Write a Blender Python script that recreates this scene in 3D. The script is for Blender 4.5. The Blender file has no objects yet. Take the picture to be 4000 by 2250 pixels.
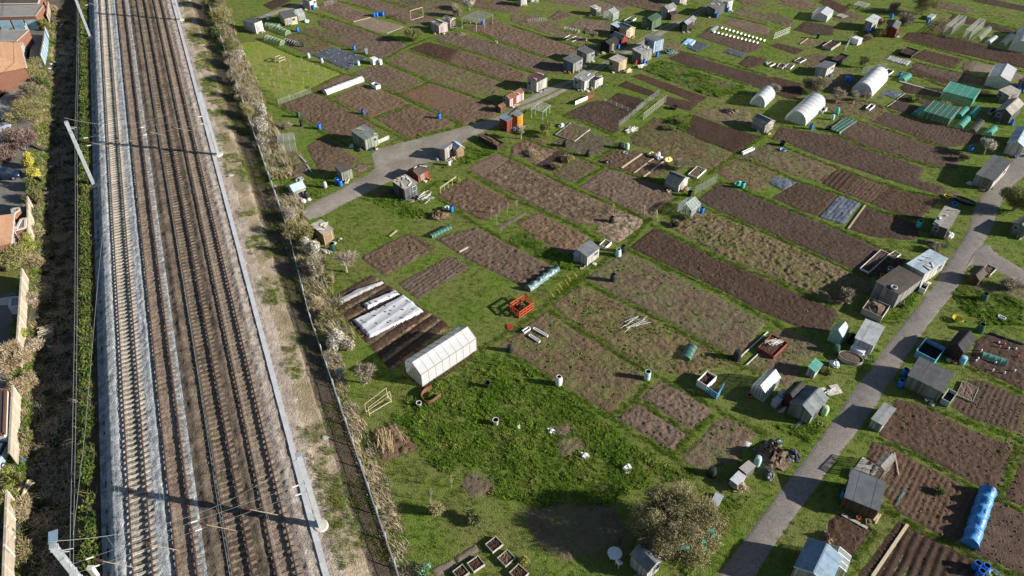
import bpy, bmesh, math, random
import numpy as np
from mathutils import Vector, Matrix
random.seed(7); np.random.seed(7)
C = bpy.context.scene.collection
SC = bpy.context.scene
R = math.radians
# ---------------------------------------------------------------- camera, sky, sun, exposure
FPX, PITCH, CAMH = 2850.0, math.atan(2471/2850.0), 58.6      # focal length in photo pixels, tilt below horizontal, height in metres
cd = bpy.data.cameras.new('camera'); cam = bpy.data.objects.new('camera', cd); C.objects.link(cam)
cam.location = (0, 0, CAMH); cam.rotation_euler = (math.pi/2 - PITCH, 0, 0)
cd.sensor_width = 36; cd.lens = 36*FPX/4000; cd.clip_end = 3000; cd.clip_start = 0.5
SC.camera = cam
SUN_EL, SUN_AZ = R(19.8), math.atan2(-.191, .982)              # direction to the sun
w = bpy.data.worlds.new('World'); SC.world = w; w.use_nodes = True
nt = w.node_tree; bgn = nt.nodes['Background']; sky = nt.nodes.new('ShaderNodeTexSky')
sky.sky_type = 'NISHITA'; sky.sun_disc = False; sky.sun_elevation = SUN_EL
sky.sun_rotation = math.pi/2 - SUN_AZ
sky.altitude = 50; sky.air_density = 1.0; sky.dust_density = 0.6; sky.ozone_density = 1.2
nt.links.new(sky.outputs[0], bgn.inputs[0]); bgn.inputs[1].default_value = 0.05
sd = bpy.data.lights.new('sun', 'SUN'); sd.energy = 5.0; sd.angle = R(0.53); sd.color = (1.0, 0.94, 0.85)
sun = bpy.data.objects.new('sun', sd); C.objects.link(sun)
sun.rotation_euler = Vector((math.cos(SUN_EL)*math.cos(SUN_AZ), math.cos(SUN_EL)*math.sin(SUN_AZ), math.sin(SUN_EL))).to_track_quat('Z', 'Y').to_euler()
sun.location = (60, -20, 80)
vs = SC.view_settings; vs.view_transform = 'Standard'; vs.look = 'None'; vs.gamma = 1; vs.use_curve_mapping = False; vs.exposure = 1.05

# ---------------------------------------------------------------- measuring: a survey pixel of the photograph -> a ground point in metres
cp, sp = math.cos(PITCH), math.sin(PITCH)
TY = (0, 550, 1100, 1650)
def px(t, x, y):
    c, r = int(t[0]), int(t[1]); s = 1.365 if t == '33' else 2.415
    return c*1000 + x/s, TY[r] + y/s
def at(u, v, z=0.0):
    a = (u-2000)/FPX; b = (1125-v)/FPX
    dy = cp + sp*b; dz = -sp + cp*b; t = (CAMH-z)/-dz
    return Vector((a*t, dy*t, z))
def T(t, x, y, z=0.0): return at(*px(t, x, y), z)
def pts(s, z=0.0):
    """'10 590,200 720,190 20 30,40' -> points; a bare tile number switches tile"""
    out = []; t = None
    for k in s.split():
        if ',' in k:
            x, y = k.split(','); out.append(T(t, float(x), float(y), z))
        else: t = k
    return out
U = Vector((.7575, -.6528, 0)); V = Vector((.6528, .7575, 0))    # the two directions of the plot grid
AX = Vector((-.407858, .913046, 0)); NX = Vector((.913046, .407858, 0))   # along and across the railway
def SQ(s, q, z=0.0): return Vector((AX.x*s+NX.x*q, AX.y*s+NX.y*q, z))
# across-the-railway section of the ground
PROF_Q = [-400, -28.3, -27.2, -25.8, -22.0, -20.9, -20.2, -18.5, -17.8, -17.3, -1.4, 1.6, 3.3, 4.0, 400]
PROF_Z = [-1.2, -1.2, -1.6, -2.3, -2.2, -0.6, 0.02, 0.05, 0.93, 0.98, 0.95, 0.75, 0.10, 0.0, 0.0]
def gz(x, y):
    q = x*NX.x + y*NX.y
    return float(np.interp(q, PROF_Q, PROF_Z))
def TG(t, x, y):
    """survey pixel to a point on the shaped ground"""
    p = T(t, x, y)
    for _ in range(6): p = T(t, x, y, gz(p.x, p.y))
    return p

# ---------------------------------------------------------------- noise
def _h(ix, iy, s):
    n = np.sin(ix*127.1 + iy*311.7 + s*74.7)*43758.5453
    return n - np.floor(n)
def vn(x, y, s=0.0):
    ix = np.floor(x); iy = np.floor(y); fx = x-ix; fy = y-iy
    fx = fx*fx*(3-2*fx); fy = fy*fy*(3-2*fy)
    a = _h(ix, iy, s); b = _h(ix+1, iy, s); c = _h(ix, iy+1, s); d = _h(ix+1, iy+1, s)
    return (a*(1-fx)+b*fx)*(1-fy) + (c*(1-fx)+d*fx)*fy
def fbm(x, y, wl, octv=3, s=0.0):
    t = 0; amp = 1; tot = 0
    for k in range(octv):
        t = t + amp*vn(x/wl + 17.3*k, y/wl - 9.1*k, s+k); tot += amp; amp *= .5; wl *= .5
    return t/tot - .5

# ---------------------------------------------------------------- materials
MATS = {}
def mat(name, c1, c2=None, scale=2.0, rough=0.85, bump=0.0, bscale=20.0, detail=6.0, metal=0.0, c3=None, stretch=None,
        alpha=1.0, trans=0.0, spec=0.3, objrand=0.0, attr=False, dist=0.04):
    if name in MATS: return MATS[name]
    m = bpy.data.materials.new(name); m.use_nodes = True; MATS[name] = m
    t = m.node_tree; N = t.nodes; L = t.links; b = N['Principled BSDF']
    b.inputs['Roughness'].default_value = rough; b.inputs['Metallic'].default_value = metal
    b.inputs['Specular IOR Level'].default_value = spec
    tc = N.new('ShaderNodeTexCoord'); src = tc.outputs['Object']
    if stretch:
        mp = N.new('ShaderNodeMapping'); mp.inputs['Scale'].default_value = stretch
        L.new(src, mp.inputs[0]); src = mp.outputs[0]
    c2 = c2 or tuple(x*.75 for x in c1)
    nz = N.new('ShaderNodeTexNoise'); nz.inputs['Scale'].default_value = scale; nz.inputs['Detail'].default_value = detail
    nz.inputs['Roughness'].default_value = .65
    L.new(src, nz.inputs['Vector'])
    cr = N.new('ShaderNodeValToRGB'); e = cr.color_ramp.elements
    e[0].position = .36; e[0].color = (*c1, 1); e[1].position = .64; e[1].color = (*c2, 1)
    if c3:
        x = cr.color_ramp.elements.new(.52); x.color = (*c3, 1)
    L.new(nz.outputs[0], cr.inputs[0]); col = cr.outputs[0]
    if attr:     # per-board tint stored on the mesh
        at_ = N.new('ShaderNodeAttribute'); at_.attribute_name = 'tint'
        mx = N.new('ShaderNodeMix'); mx.data_type = 'RGBA'; mx.blend_type = 'MULTIPLY'; mx.inputs[0].default_value = 1
        L.new(col, mx.inputs[6]); L.new(at_.outputs['Color'], mx.inputs[7]); col = mx.outputs[2]
    if objrand:
        oi = N.new('ShaderNodeObjectInfo'); mr = N.new('ShaderNodeMapRange')
        mr.inputs[3].default_value = 1-objrand; mr.inputs[4].default_value = 1+objrand
        L.new(oi.outputs['Random'], mr.inputs[0])
        hs = N.new('ShaderNodeHueSaturation'); L.new(mr.outputs[0], hs.inputs['Value']); L.new(col, hs.inputs['Color']); col = hs.outputs[0]
    L.new(col, b.inputs['Base Color'])
    if bump:
        n2 = N.new('ShaderNodeTexNoise'); n2.inputs['Scale'].default_value = bscale; n2.inputs['Detail'].default_value = 4
        L.new(src, n2.inputs['Vector'])
        bp = N.new('ShaderNodeBump'); bp.inputs['Strength'].default_value = bump; bp.inputs['Distance'].default_value = dist
        L.new(n2.outputs[0], bp.inputs['Height']); L.new(bp.outputs[0], b.inputs['Normal'])
    if alpha < 1: b.inputs['Alpha'].default_value = alpha
    if trans: b.inputs['Transmission Weight'].default_value = trans
    return m
def layered(name, cols, s1, s2, s3=25.0, bump=.6, bscale=9.0, dist=.08, rough=.95, bias=0.0, rand=0.0):
    """ground material: four colours mixed by three sizes of noise"""
    m = bpy.data.materials.new(name); m.use_nodes = True; MATS[name] = m
    t = m.node_tree; N = t.nodes; L = t.links; b = N['Principled BSDF']
    b.inputs['Roughness'].default_value = rough; b.inputs['Specular IOR Level'].default_value = .15
    tc = N.new('ShaderNodeTexCoord'); src = tc.outputs['Object']
    def noise(sc, d=5, ro=.6, off=0):
        mp = N.new('ShaderNodeMapping'); mp.inputs['Location'].default_value = (off, off*1.7, 0); L.new(src, mp.inputs[0])
        n = N.new('ShaderNodeTexNoise'); n.inputs['Scale'].default_value = sc; n.inputs['Detail'].default_value = d
        n.inputs['Roughness'].default_value = ro; L.new(mp.outputs[0], n.inputs['Vector']); return n.outputs[0]
    def ramp(v, lo, hi):
        r = N.new('ShaderNodeMapRange'); r.inputs[1].default_value = lo; r.inputs[2].default_value = hi; L.new(v, r.inputs[0]); return r.outputs[0]
    def mix(f, a, c):
        x = N.new('ShaderNodeMix'); x.data_type = 'RGBA'
        if isinstance(f, float): x.inputs[0].default_value = f
        else: L.new(f, x.inputs[0])
        for i, k in ((6, a), (7, c)):
            if isinstance(k, tuple): x.inputs[i].default_value = (*k, 1)
            else: L.new(k, x.inputs[i])
        return x.outputs[2]
    k1 = mix(ramp(noise(s2, 6, .65), .40, .60), cols[0], cols[1])
    k2 = mix(ramp(noise(s3, 4, .6, 3.1), .35, .65), cols[2], cols[3])
    big = ramp(noise(s1, 6, .65, 9.7), .42+bias, .60+bias)
    col = mix(big, k1, k2)
    fine = ramp(noise(s3*1.7, 3, .6, 5.5), .3, .7)
    v = N.new('ShaderNodeHueSaturation'); L.new(col, v.inputs['Color'])
    vv = N.new('ShaderNodeMapRange'); vv.inputs[3].default_value = .72; vv.inputs[4].default_value = 1.28; L.new(fine, vv.inputs[0]); L.new(vv.outputs[0], v.inputs['Value'])
    oi = N.new('ShaderNodeObjectInfo'); ra = N.new('ShaderNodeMapRange'); ra.inputs[3].default_value = 1-rand; ra.inputs[4].default_value = 1+rand*.8; L.new(oi.outputs['Random'], ra.inputs[0])
    wn = N.new('ShaderNodeTexWhiteNoise'); wn.noise_dimensions = '1D'; L.new(oi.outputs['Random'], wn.inputs['W']); rb = N.new('ShaderNodeMapRange'); rb.inputs[3].default_value = 1-rand*.8; rb.inputs[4].default_value = 1+rand*.6; L.new(wn.outputs['Value'], rb.inputs[0])
    v2 = N.new('ShaderNodeHueSaturation'); L.new(v.outputs[0], v2.inputs['Color']); L.new(ra.outputs[0], v2.inputs['Value']); L.new(rb.outputs[0], v2.inputs['Saturation'])
    L.new(v2.outputs[0], b.inputs['Base Color'])
    bp = N.new('ShaderNodeBump'); bp.inputs['Strength'].default_value = bump; bp.inputs['Distance'].default_value = dist
    L.new(noise(bscale, 5, .65, 1.3), bp.inputs['Height']); L.new(bp.outputs[0], b.inputs['Normal'])
    return m

# ---------------------------------------------------------------- mesh helpers
def link(o, parent=None):
    C.objects.link(o)
    if parent is not None: o.parent = parent
    return o
def mesh_obj(name, verts, faces, material=None, parent=None, smooth=False):
    me = bpy.data.meshes.new(name)
    verts = np.asarray(verts, dtype=np.float32).reshape(-1, 3)
    if isinstance(faces, np.ndarray):
        n, k = faces.shape
        me.vertices.add(len(verts)); me.vertices.foreach_set('co', verts.ravel())
        me.loops.add(n*k); me.loops.foreach_set('vertex_index', faces.astype(np.int32).ravel())
        me.polygons.add(n); me.polygons.foreach_set('loop_start', np.arange(0, n*k, k, dtype=np.int32))
        me.update(calc_edges=True); me.validate()
    else:
        me.from_pydata([tuple(map(float, v)) for v in verts], [], faces); me.update()
    if material:
        for k in (material if isinstance(material, (list, tuple)) else [material]): me.materials.append(k)
    if smooth: me.polygons.foreach_set('use_smooth', np.ones(len(me.polygons), dtype=bool))
    return link(bpy.data.objects.new(name, me), parent)
class MB:
    """collects shapes of ONE part; build() links them as one mesh"""
    def __init__(s): s.v = []; s.f = []; s.t = []; s.mi = []
    def add(s, vs, fs, tint=1.0, mi=0):
        o = len(s.v); s.v += [tuple(v) for v in vs]; s.f += [tuple(i+o for i in f) for f in fs]; s.t += [tint]*len(fs); s.mi += [mi]*len(fs); return s
    def box(s, c, d, rz=0.0, tint=1.0, mi=0, M=None):
        x, y, z = d[0]/2, d[1]/2, d[2]/2; cs, sn = math.cos(rz), math.sin(rz)
        vs = []
        for k in (-z, z):
            for a, b in ((-x, -y), (x, -y), (x, y), (-x, y)):
                p = Vector((c[0]+a*cs-b*sn, c[1]+a*sn+b*cs, c[2]+k)); vs.append(M @ p if M else p)
        return s.add(vs, [(3, 2, 1, 0), (4, 5, 6, 7), (0, 1, 5, 4), (1, 2, 6, 5), (2, 3, 7, 6), (3, 0, 4, 7)], tint, mi)
    def bar(s, a, b, w, h=None, tint=1.0, mi=0, up=Vector((0, 0, 1))):
        a = Vector(a); b = Vector(b); h = h or w; d = (b-a)
        if d.length < 1e-6: return s
        d.normalize(); x = d.cross(up)
        if x.length < 1e-3: x = Vector((1, 0, 0))
        x.normalize(); y = x.cross(d)
        vs = [p + x*(i*w/2) + y*(j*h/2) for p in (a, b) for i, j in ((-1, -1), (1, -1), (1, 1), (-1, 1))]
        return s.add(vs, [(3, 2, 1, 0), (4, 5, 6, 7), (0, 1, 5, 4), (1, 2, 6, 5), (2, 3, 7, 6), (3, 0, 4, 7)], tint, mi)
    def tube(s, path, r, n=6, tint=1.0, mi=0):
        P = [Vector(p) for p in path]; rings = []; m = len(P)
        rr = r if isinstance(r, (list, tuple)) else [r]*m
        for i in range(m):
            d = (P[min(i+1, m-1)]-P[max(i-1, 0)]).normalized(); x = d.cross(Vector((.13, .07, 1)))
            if x.length < 1e-3: x = Vector((1, 0, 0))
            x.normalize(); y = x.cross(d)
            rings.append([P[i] + x*(rr[i]*math.cos(2*math.pi*k/n)) + y*(rr[i]*math.sin(2*math.pi*k/n)) for k in range(n)])
        fs = [(i*n+k, i*n+(k+1) % n, (i+1)*n+(k+1) % n, (i+1)*n+k) for i in range(m-1) for k in range(n)]
        fs += [tuple(range(n))[::-1], tuple((m-1)*n+k for k in range(n))]
        return s.add([p for r_ in rings for p in r_], fs, tint, mi)
    def lathe(s, prof, n=16, c=(0, 0, 0), tint=1.0, mi=0, sx=1.0, sy=1.0):
        m = len(prof); vs = [(c[0]+r*sx*math.cos(2*math.pi*k/n), c[1]+r*sy*math.sin(2*math.pi*k/n), c[2]+z) for r, z in prof for k in range(n)]
        fs = [(i*n+k, i*n+(k+1) % n, (i+1)*n+(k+1) % n, (i+1)*n+k) for i in range(m-1) for k in range(n)]
        return s.add(vs, fs, tint, mi)
    def poly(s, vs, tint=1.0, mi=0): return s.add(vs, [tuple(range(len(vs)))], tint, mi)
    def slab(s, vs, th, tint=1.0, mi=0):
        """a flat panel of given corner points thickened downwards along its normal"""
        vs = [Vector(v) for v in vs]; n = len(vs); nn = (vs[1]-vs[0]).cross(vs[2]-vs[0]).normalized()
        if nn.z < 0: nn = -nn
        lo = [v - nn*th for v in vs]
        fs = [tuple(range(n)), tuple(range(2*n-1, n-1, -1))] + [(i, i+n, (i+1) % n+n, (i+1) % n) for i in range(n)]
        return s.add(vs+lo, fs, tint, mi)
    def build(s, name, material, parent=None, smooth=False):
        me = bpy.data.meshes.new(name); me.from_pydata([tuple(v) for v in s.v], [], s.f)
        for k in (material if isinstance(material, (list, tuple)) else [material]): me.materials.append(k)
        if any(t != 1.0 for t in s.t):
            a = me.attributes.new('tint', 'FLOAT_COLOR', 'FACE'); arr = np.ones((len(s.f), 4), dtype=np.float32)
            for i, t in enumerate(s.t): arr[i, :3] = t
            a.data.foreach_set('color', arr.ravel())
        else:
            a = me.attributes.new('tint', 'FLOAT_COLOR', 'FACE'); a.data.foreach_set('color', np.ones(len(s.f)*4, dtype=np.float32))
        if any(s.mi): me.polygons.foreach_set('material_index', s.mi)
        if smooth: me.polygons.foreach_set('use_smooth', np.ones(len(s.f), dtype=bool))
        me.update()
        return link(bpy.data.objects.new(name, me), parent)
def thing(name, label, cat, loc=(0, 0, 0), rz=0.0, group=None):
    o = bpy.data.objects.new(name, None); o.empty_display_size = .3; C.objects.link(o); o.location = loc; o.rotation_euler = (0, 0, rz)
    o['label'] = label; o['category'] = cat
    if group: o['group'] = group
    return o
def tag(o, label, cat, group=None, kind=None):
    o['label'] = label; o['category'] = cat
    if group: o['group'] = group
    if kind: o['kind'] = kind
    return o
def struct(o): o['kind'] = 'structure'; return o
def stuff(o, label=None, cat=None):
    o['kind'] = 'stuff'
    if label: o['label'] = label; o['category'] = cat
    return o
def copy_tree(o, parent=None):
    c = o.copy(); C.objects.link(c); c.parent = parent
    for ch in o.children: copy_tree(ch, c)
    return c
def copy_thing(o, loc, rz=0.0, sc=1.0, label=None):
    c = copy_tree(o); c.location = loc; c.rotation_euler = (0, 0, rz); c.scale = (sc, sc, sc) if isinstance(sc, (int, float)) else sc
    if label: c['label'] = label
    return c
# ================================================================ GROUND
m_grass = layered('m_grass', [(.090, .142, .020), (.125, .180, .027), (.112, .138, .034), (.178, .172, .058)], .11, .9, 7.0, bump=1.0, bscale=6, dist=.16)
m_bank = layered('m_bank', [(.43, .345, .25), (.34, .27, .195), (.29, .225, .155), (.16, .145, .07)], .25, 1.3, 5.0, bump=1.0, bscale=5, dist=.14)
m_bankgravel = layered('m_bankgravel', [(.36, .30, .25), (.44, .37, .31), (.30, .25, .20), (.22, .18, .145)], .5, 2.5, 5.0, bump=1.0, bscale=5, dist=.12)
m_litter = layered('m_leaflitter_shade', [(.175, .128, .092), (.125, .09, .066), (.19, .145, .10), (.11, .095, .05)], .4, 1.8, 6.0, bump=1.0, bscale=5, dist=.14)  # dead-leaf brown, with the fence's shadow band also darkened into the colour
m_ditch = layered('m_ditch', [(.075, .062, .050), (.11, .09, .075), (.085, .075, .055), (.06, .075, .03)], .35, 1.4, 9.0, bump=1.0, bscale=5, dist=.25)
m_garden = layered('m_garden', [(.16, .15, .14), (.20, .185, .17), (.15, .14, .125), (.12, .115, .10)], .2, 1.2, 14.0, bump=.3, bscale=14, dist=.03)
m_ballast = layered('m_ballast', [(.33, .315, .29), (.42, .40, .37), (.30, .27, .245), (.24, .205, .18)], .09, 2.2, 11.0, bump=1.0, bscale=9, dist=.09)
m_ballast_brown = layered('m_ballast_brown', [(.140, .108, .078), (.185, .145, .108), (.105, .082, .062), (.062, .05, .04)], .12, 2.2, 11.0, bump=1.0, bscale=9, dist=.09)

def strip(name, q0, q1, dq, s0, s1, ds, material, rel=None, lift=0.0):
    qs = np.arange(q0, q1+1e-6, dq); qs[-1] = q1; ss = np.arange(s0, s1+1e-6, ds)
    Q, S = np.meshgrid(qs, ss); X = AX.x*S+NX.x*Q; Y = AX.y*S+NX.y*Q
    Z = np.interp(Q, PROF_Q, PROF_Z) + lift
    if rel is not None: Z = Z + rel(S, Q)
    nq, ns = len(qs), len(ss); i = np.arange((ns-1)*(nq-1)); r, c = i//(nq-1), i % (nq-1); a = r*nq+c
    F = np.stack([a, a+1, a+nq+1, a+nq], 1)
    return struct(mesh_obj(name, np.stack([X, Y, Z], -1), F, material, smooth=True))
# allotment ground: one sheet to the horizon, finer inside the view
def allotment_sheet():
    ss = np.concatenate([[-900, -300, -60], np.arange(-30, 300, 2.0), [320, 500, 1200]])
    qs = np.concatenate([np.arange(4.0, 240, 2.0), [260, 420, 1400]])
    Q, S = np.meshgrid(qs, ss); X = AX.x*S+NX.x*Q; Y = AX.y*S+NX.y*Q
    Z = np.zeros_like(X); nq = len(qs); ns = len(ss)
    i = np.arange((ns-1)*(nq-1)); a = (i//(nq-1))*nq + i % (nq-1)
    return struct(mesh_obj('ground', np.stack([X, Y, Z], -1), np.stack([a, a+1, a+nq+1, a+nq], 1), m_grass, smooth=True))
allotment_sheet()
bank_rel = lambda s, q: fbm(s, q, 1.6, 4, 3)*.22*np.clip((q+1.6)/.6, 0, 1)*np.clip((4.0-q)/.5, 0, 1)
strip('embankment', -2.6, 1.95, .22, 0, 230, .3, m_bank, bank_rel)
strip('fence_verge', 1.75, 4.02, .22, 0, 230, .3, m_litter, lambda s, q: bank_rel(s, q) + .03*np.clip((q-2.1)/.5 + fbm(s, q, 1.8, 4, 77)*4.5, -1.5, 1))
strip('gravel_verge', -1.6, .3, .2, 0, 230, .3, m_bankgravel, lambda s, q: bank_rel(s, q) + .03*np.clip((-.2-q)/.3 + fbm(s, q, 1.2, 3, 78)*2.5, -1.5, 1))
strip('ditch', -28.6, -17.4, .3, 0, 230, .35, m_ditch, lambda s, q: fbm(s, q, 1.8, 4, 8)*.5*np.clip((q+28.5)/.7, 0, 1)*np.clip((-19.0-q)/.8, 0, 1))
strip('garden_ground', -420, -28.4, 24.0, -300, 700, 25, m_garden)
def ballast_rel(s, q):
    z = fbm(s, q, .42, 3, 5)*.16
    for c, dp in zip(TRACKQ, (.13, .045, .05, .07)): z = z - dp*np.clip((1.35 - np.abs(q-c))/.4, 0, 1)
    w_ = .75+.7*fbm(s, q*0, 9.0, 2, 31)
    z = z + w_*(.17*np.exp(-((q+10.0)/.35)**2) + .10*np.exp(-((q+13.65)/.25)**2) + .10*np.exp(-((q+6.25)/.25)**2) + .12*np.exp(-((q+3.0)/.3)**2) + .08*np.exp(-((q+17.1)/.3)**2))
    return z
TRACKQ = (-15.63, -12.28, -8.10, -4.74)
m_bal_white = layered('m_bal_white', [(.36, .375, .385), (.48, .495, .505), (.27, .28, .285), (.17, .18, .19)], .9, 3.5, 5.5, bump=1.0, bscale=5.5, dist=.16)
m_bal_mid = layered('m_bal_mid', [(.34, .29, .25), (.42, .37, .325), (.29, .24, .205), (.19, .155, .13)], .9, 3.5, 5.5, bump=1.0, bscale=5.5, dist=.16)
m_bal_beige = layered('m_bal_beige', [(.25, .225, .18), (.31, .28, .225), (.19, .17, .135), (.13, .115, .095)], .9, 3.5, 5.5, bump=1.0, bscale=5.5, dist=.12)
m_bal_red = layered('m_bal_red', [(.22, .165, .125), (.29, .225, .18), (.18, .135, .10), (.125, .096, .075)], .6, 3.5, 5.5, bump=1.0, bscale=5.5, dist=.14)
m_ballast_brown = layered('m_bal_brown', [(.140, .108, .078), (.185, .145, .108), (.105, .082, .062), (.062, .05, .04)], .6, 3.5, 5.5, bump=1.0, bscale=5.5, dist=.16)
def edge_noise(s0, q): return lambda s, qq: ballast_rel(s, qq)
for nm, q0, q1, mt in (('ballast', -19.0, -16.45, m_bal_white), ('ballast', -16.45, -14.8, m_bal_beige), ('ballast', -14.8, -13.15, m_bal_white),
                       ('ballast', -13.15, -11.4, m_bal_red), ('ballast', -11.4, -10.75, m_bal_white), ('ballast', -10.75, -5.5, m_ballast_brown), ('ballast', -5.5, -3.95, m_bal_red), ('ballast', -3.95, -1.2, m_bal_mid)):
    strip(nm, q0, q1, (q1-q0)/max(2, round((q1-q0)/.14)), 12, 215, .16, mt, ballast_rel, .06)

# ================================================================ RAILWAY TRACKS
m_rail = mat('m_rail', (.17, .075, .05), (.12, .06, .045), 3, .55, metal=.3)
m_railtop = mat('m_railtop', (.30, .27, .26), (.22, .19, .18), 2, .3, metal=.9)
m_conc = mat('m_conc', (.56, .52, .45), (.45, .41, .36), 3, .9, bump=.2, objrand=.16)
m_sleeper1 = mat('m_sleeper1', (.40, .37, .31), (.31, .28, .24), 3, .9, bump=.2, objrand=.16)
m_sleeper_br = mat('m_sleeper_br', (.235, .185, .13), (.165, .13, .092), 3, .9, bump=.3, objrand=.2)
RZ = math.atan2(AX.y, AX.x)
RAILTOP = 1.25
names = ['with pale concrete sleepers, beside the ivy strip', 'with brown sleepers, second from the ivy strip', 'with dark stained sleepers, second from the cable trough', 'with brown stained sleepers, beside the cable trough']
for i, q in enumerate(TRACKQ):
    tr = thing('railway_track', 'straight electrified railway track ' + names[i], 'railway track', SQ(0, q, 0), RZ, 'parallel railway tracks')
    for sgn in (-1, 1):
        b = MB(); y = sgn*.7525
        b.box((105, y, RAILTOP-.150), (196, .14, .02)); b.box((105, y, RAILTOP-.09), (196, .03, .11))
        r_ = b.build('rail', m_rail, tr)
        b = MB(); b.box((105, y, RAILTOP-.019), (196, .070, .038)); b.build('rail_head', m_railtop, r_)
    b = MB(); zb = RAILTOP-.165
    vs = []
    for yy, hw, zt in ((-1.26, .12, 0), (-.5, .12, 0), (-.38, .10, -.04), (.38, .10, -.04), (.5, .12, 0), (1.26, .12, 0)):
        vs += [(-hw-.02, yy, zb-.2), (-hw, yy, zb+zt), (hw, yy, zb+zt), (hw+.02, yy, zb-.2)]
    fs = [(k*4+j, k*4+j+1, k*4+j+5, k*4+j+4) for k in range(5) for j in range(3)] + [(3, 2, 1, 0), (20, 21, 22, 23)]
    sl0 = b.add(vs, fs).build('sleeper', m_sleeper1 if i == 0 else m_sleeper_br, tr)
    n = int(196/.70)
    for k in range(n):
        o = sl0 if k == 0 else sl0.copy()
        if k: C.objects.link(o); o.parent = tr
        o.location = (8 + k*.70 + random.uniform(-.02, .02), random.uniform(-.02, .02), (-random.uniform(.0, .04) if i == 0 else -random.uniform(.02, .07)))
# concrete cable trough
m_trough = mat('m_trough', (.50, .51, .53), (.43, .44, .46), 1.2, .85, bump=.15, objrand=.07)
ct = thing('cable_trough', 'long pale concrete cable trough with lids running beside the tracks', 'cable trough', SQ(0, -1.80, 0), RZ)
b = MB(); b.box((105, 0, .93), (190, .44, .24)).build('trough_body', m_conc, ct)
lid0 = MB().box((0, 0, 0), (.97, .50, .06)).build('lid', m_trough, ct)
for k in range(190):
    o = lid0 if k == 0 else lid0.copy()
    if k: C.objects.link(o); o.parent = ct
    o.location = (10.5+k, random.uniform(-.012, .012), 1.083); o.rotation_euler = (0, 0, random.uniform(-.012, .012))
# ================================================================ PLOTS (dug beds in the grass)
m_dug = layered('m_dug', [(.150, .100, .069), (.098, .064, .045), (.175, .124, .088), (.114, .079, .056)], .25, 1.6, 9.0, bump=.9, bscale=7, dist=.07, rand=.2)
m_dark = layered('m_dark', [(.068, .040, .028), (.044, .027, .020), (.080, .050, .035), (.054, .036, .027)], .25, 1.8, 10.0, bump=.9, bscale=8, dist=.06, rand=.2)
m_weedy = layered('m_weedy', [(.158, .108, .072), (.112, .077, .052), (.168, .136, .072), (.085, .108, .034)], .30, 1.2, 8.0, bump=1.0, bscale=6, dist=.10, rand=.2)
m_straw = layered('m_straw', [(.095, .060, .040), (.130, .084, .056), (.330, .235, .145), (.115, .078, .053)], .8, 2.6, 6.0, bump=1.0, bscale=5, dist=.12, rand=.2)
m_green = layered('m_green', [(.065, .110, .022), (.090, .135, .028), (.125, .118, .050), (.110, .088, .055)], .30, 1.0, 6.0, bump=1.0, bscale=5, dist=.14)
m_yellow = layered('m_yellow', [(.150, .120, .060), (.105, .100, .040), (.185, .135, .080), (.125, .085, .055)], .35, 1.5, 5.0, bump=1.0, bscale=4.5, dist=.14, rand=.2)
m_pale = layered('m_pale', [(.22, .175, .135), (.18, .140, .105), (.21, .165, .12), (.16, .125, .095)], .3, 1.5, 10.0, bump=.5, bscale=9, dist=.05, rand=.2)
m_rust = layered('m_rust', [(.175, .095, .050), (.130, .070, .040), (.165, .105, .060), (.125, .080, .050)], .25, 1.4, 9.0, bump=.8, bscale=8, dist=.06, rand=.2)
m_mulch = layered('m_mulch', [(.44, .335, .25), (.30, .22, .16), (.36, .27, .20), (.20, .145, .11)], .5, 2.2, 5.0, bump=1.0, bscale=4, dist=.14)
m_earth = layered('m_earth', [(.094, .058, .040), (.062, .039, .028), (.110, .072, .050), (.075, .049, .036)], .25, 1.8, 7.0, bump=.9, bscale=7, dist=.07, rand=.2)
m_lawn = layered('m_lawn', [(.160, .220, .030), (.195, .245, .038), (.205, .225, .05), (.23, .22, .075)], .2, .9, 5.0, bump=1.0, bscale=5, dist=.12)
STY = {'l': (m_lawn, .04, .6, None), 'v': (m_weedy, .14, .7, None), 'e': (m_earth, .12, .36, None), 'eu': (m_earth, .10, .34, ('U', .5, .05)), 'ev': (m_earth, .10, .34, ('V', .5, .06)), 'm': (m_mulch, .16, .6, None), 'd': (m_dug, .16, .44, None), 'k': (m_dark, .12, .36, None), 'w': (m_weedy, .11, .6, None), 's': (m_straw, .15, .75, None), 'g': (m_green, .16, .8, None),
       'y': (m_yellow, .24, .7, None), 'r': (m_pale, .035, .4, None), 'o': (m_rust, .06, .45, ('V', .45, .04)),
       'fu': (m_dark, .07, .4, ('U', .62, .10)), 'fv': (m_dug, .06, .4, ('V', .50, .075)), 'kv': (m_dark, .05, .4, ('V', .75, .10)), 'ku': (m_dark, .06, .4, ('U', .45, .07)),
       'dv': (m_dug, .11, .36, ('V', .55, .05)), 'du': (m_dug, .11, .36, ('U', .5, .05))}

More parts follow.
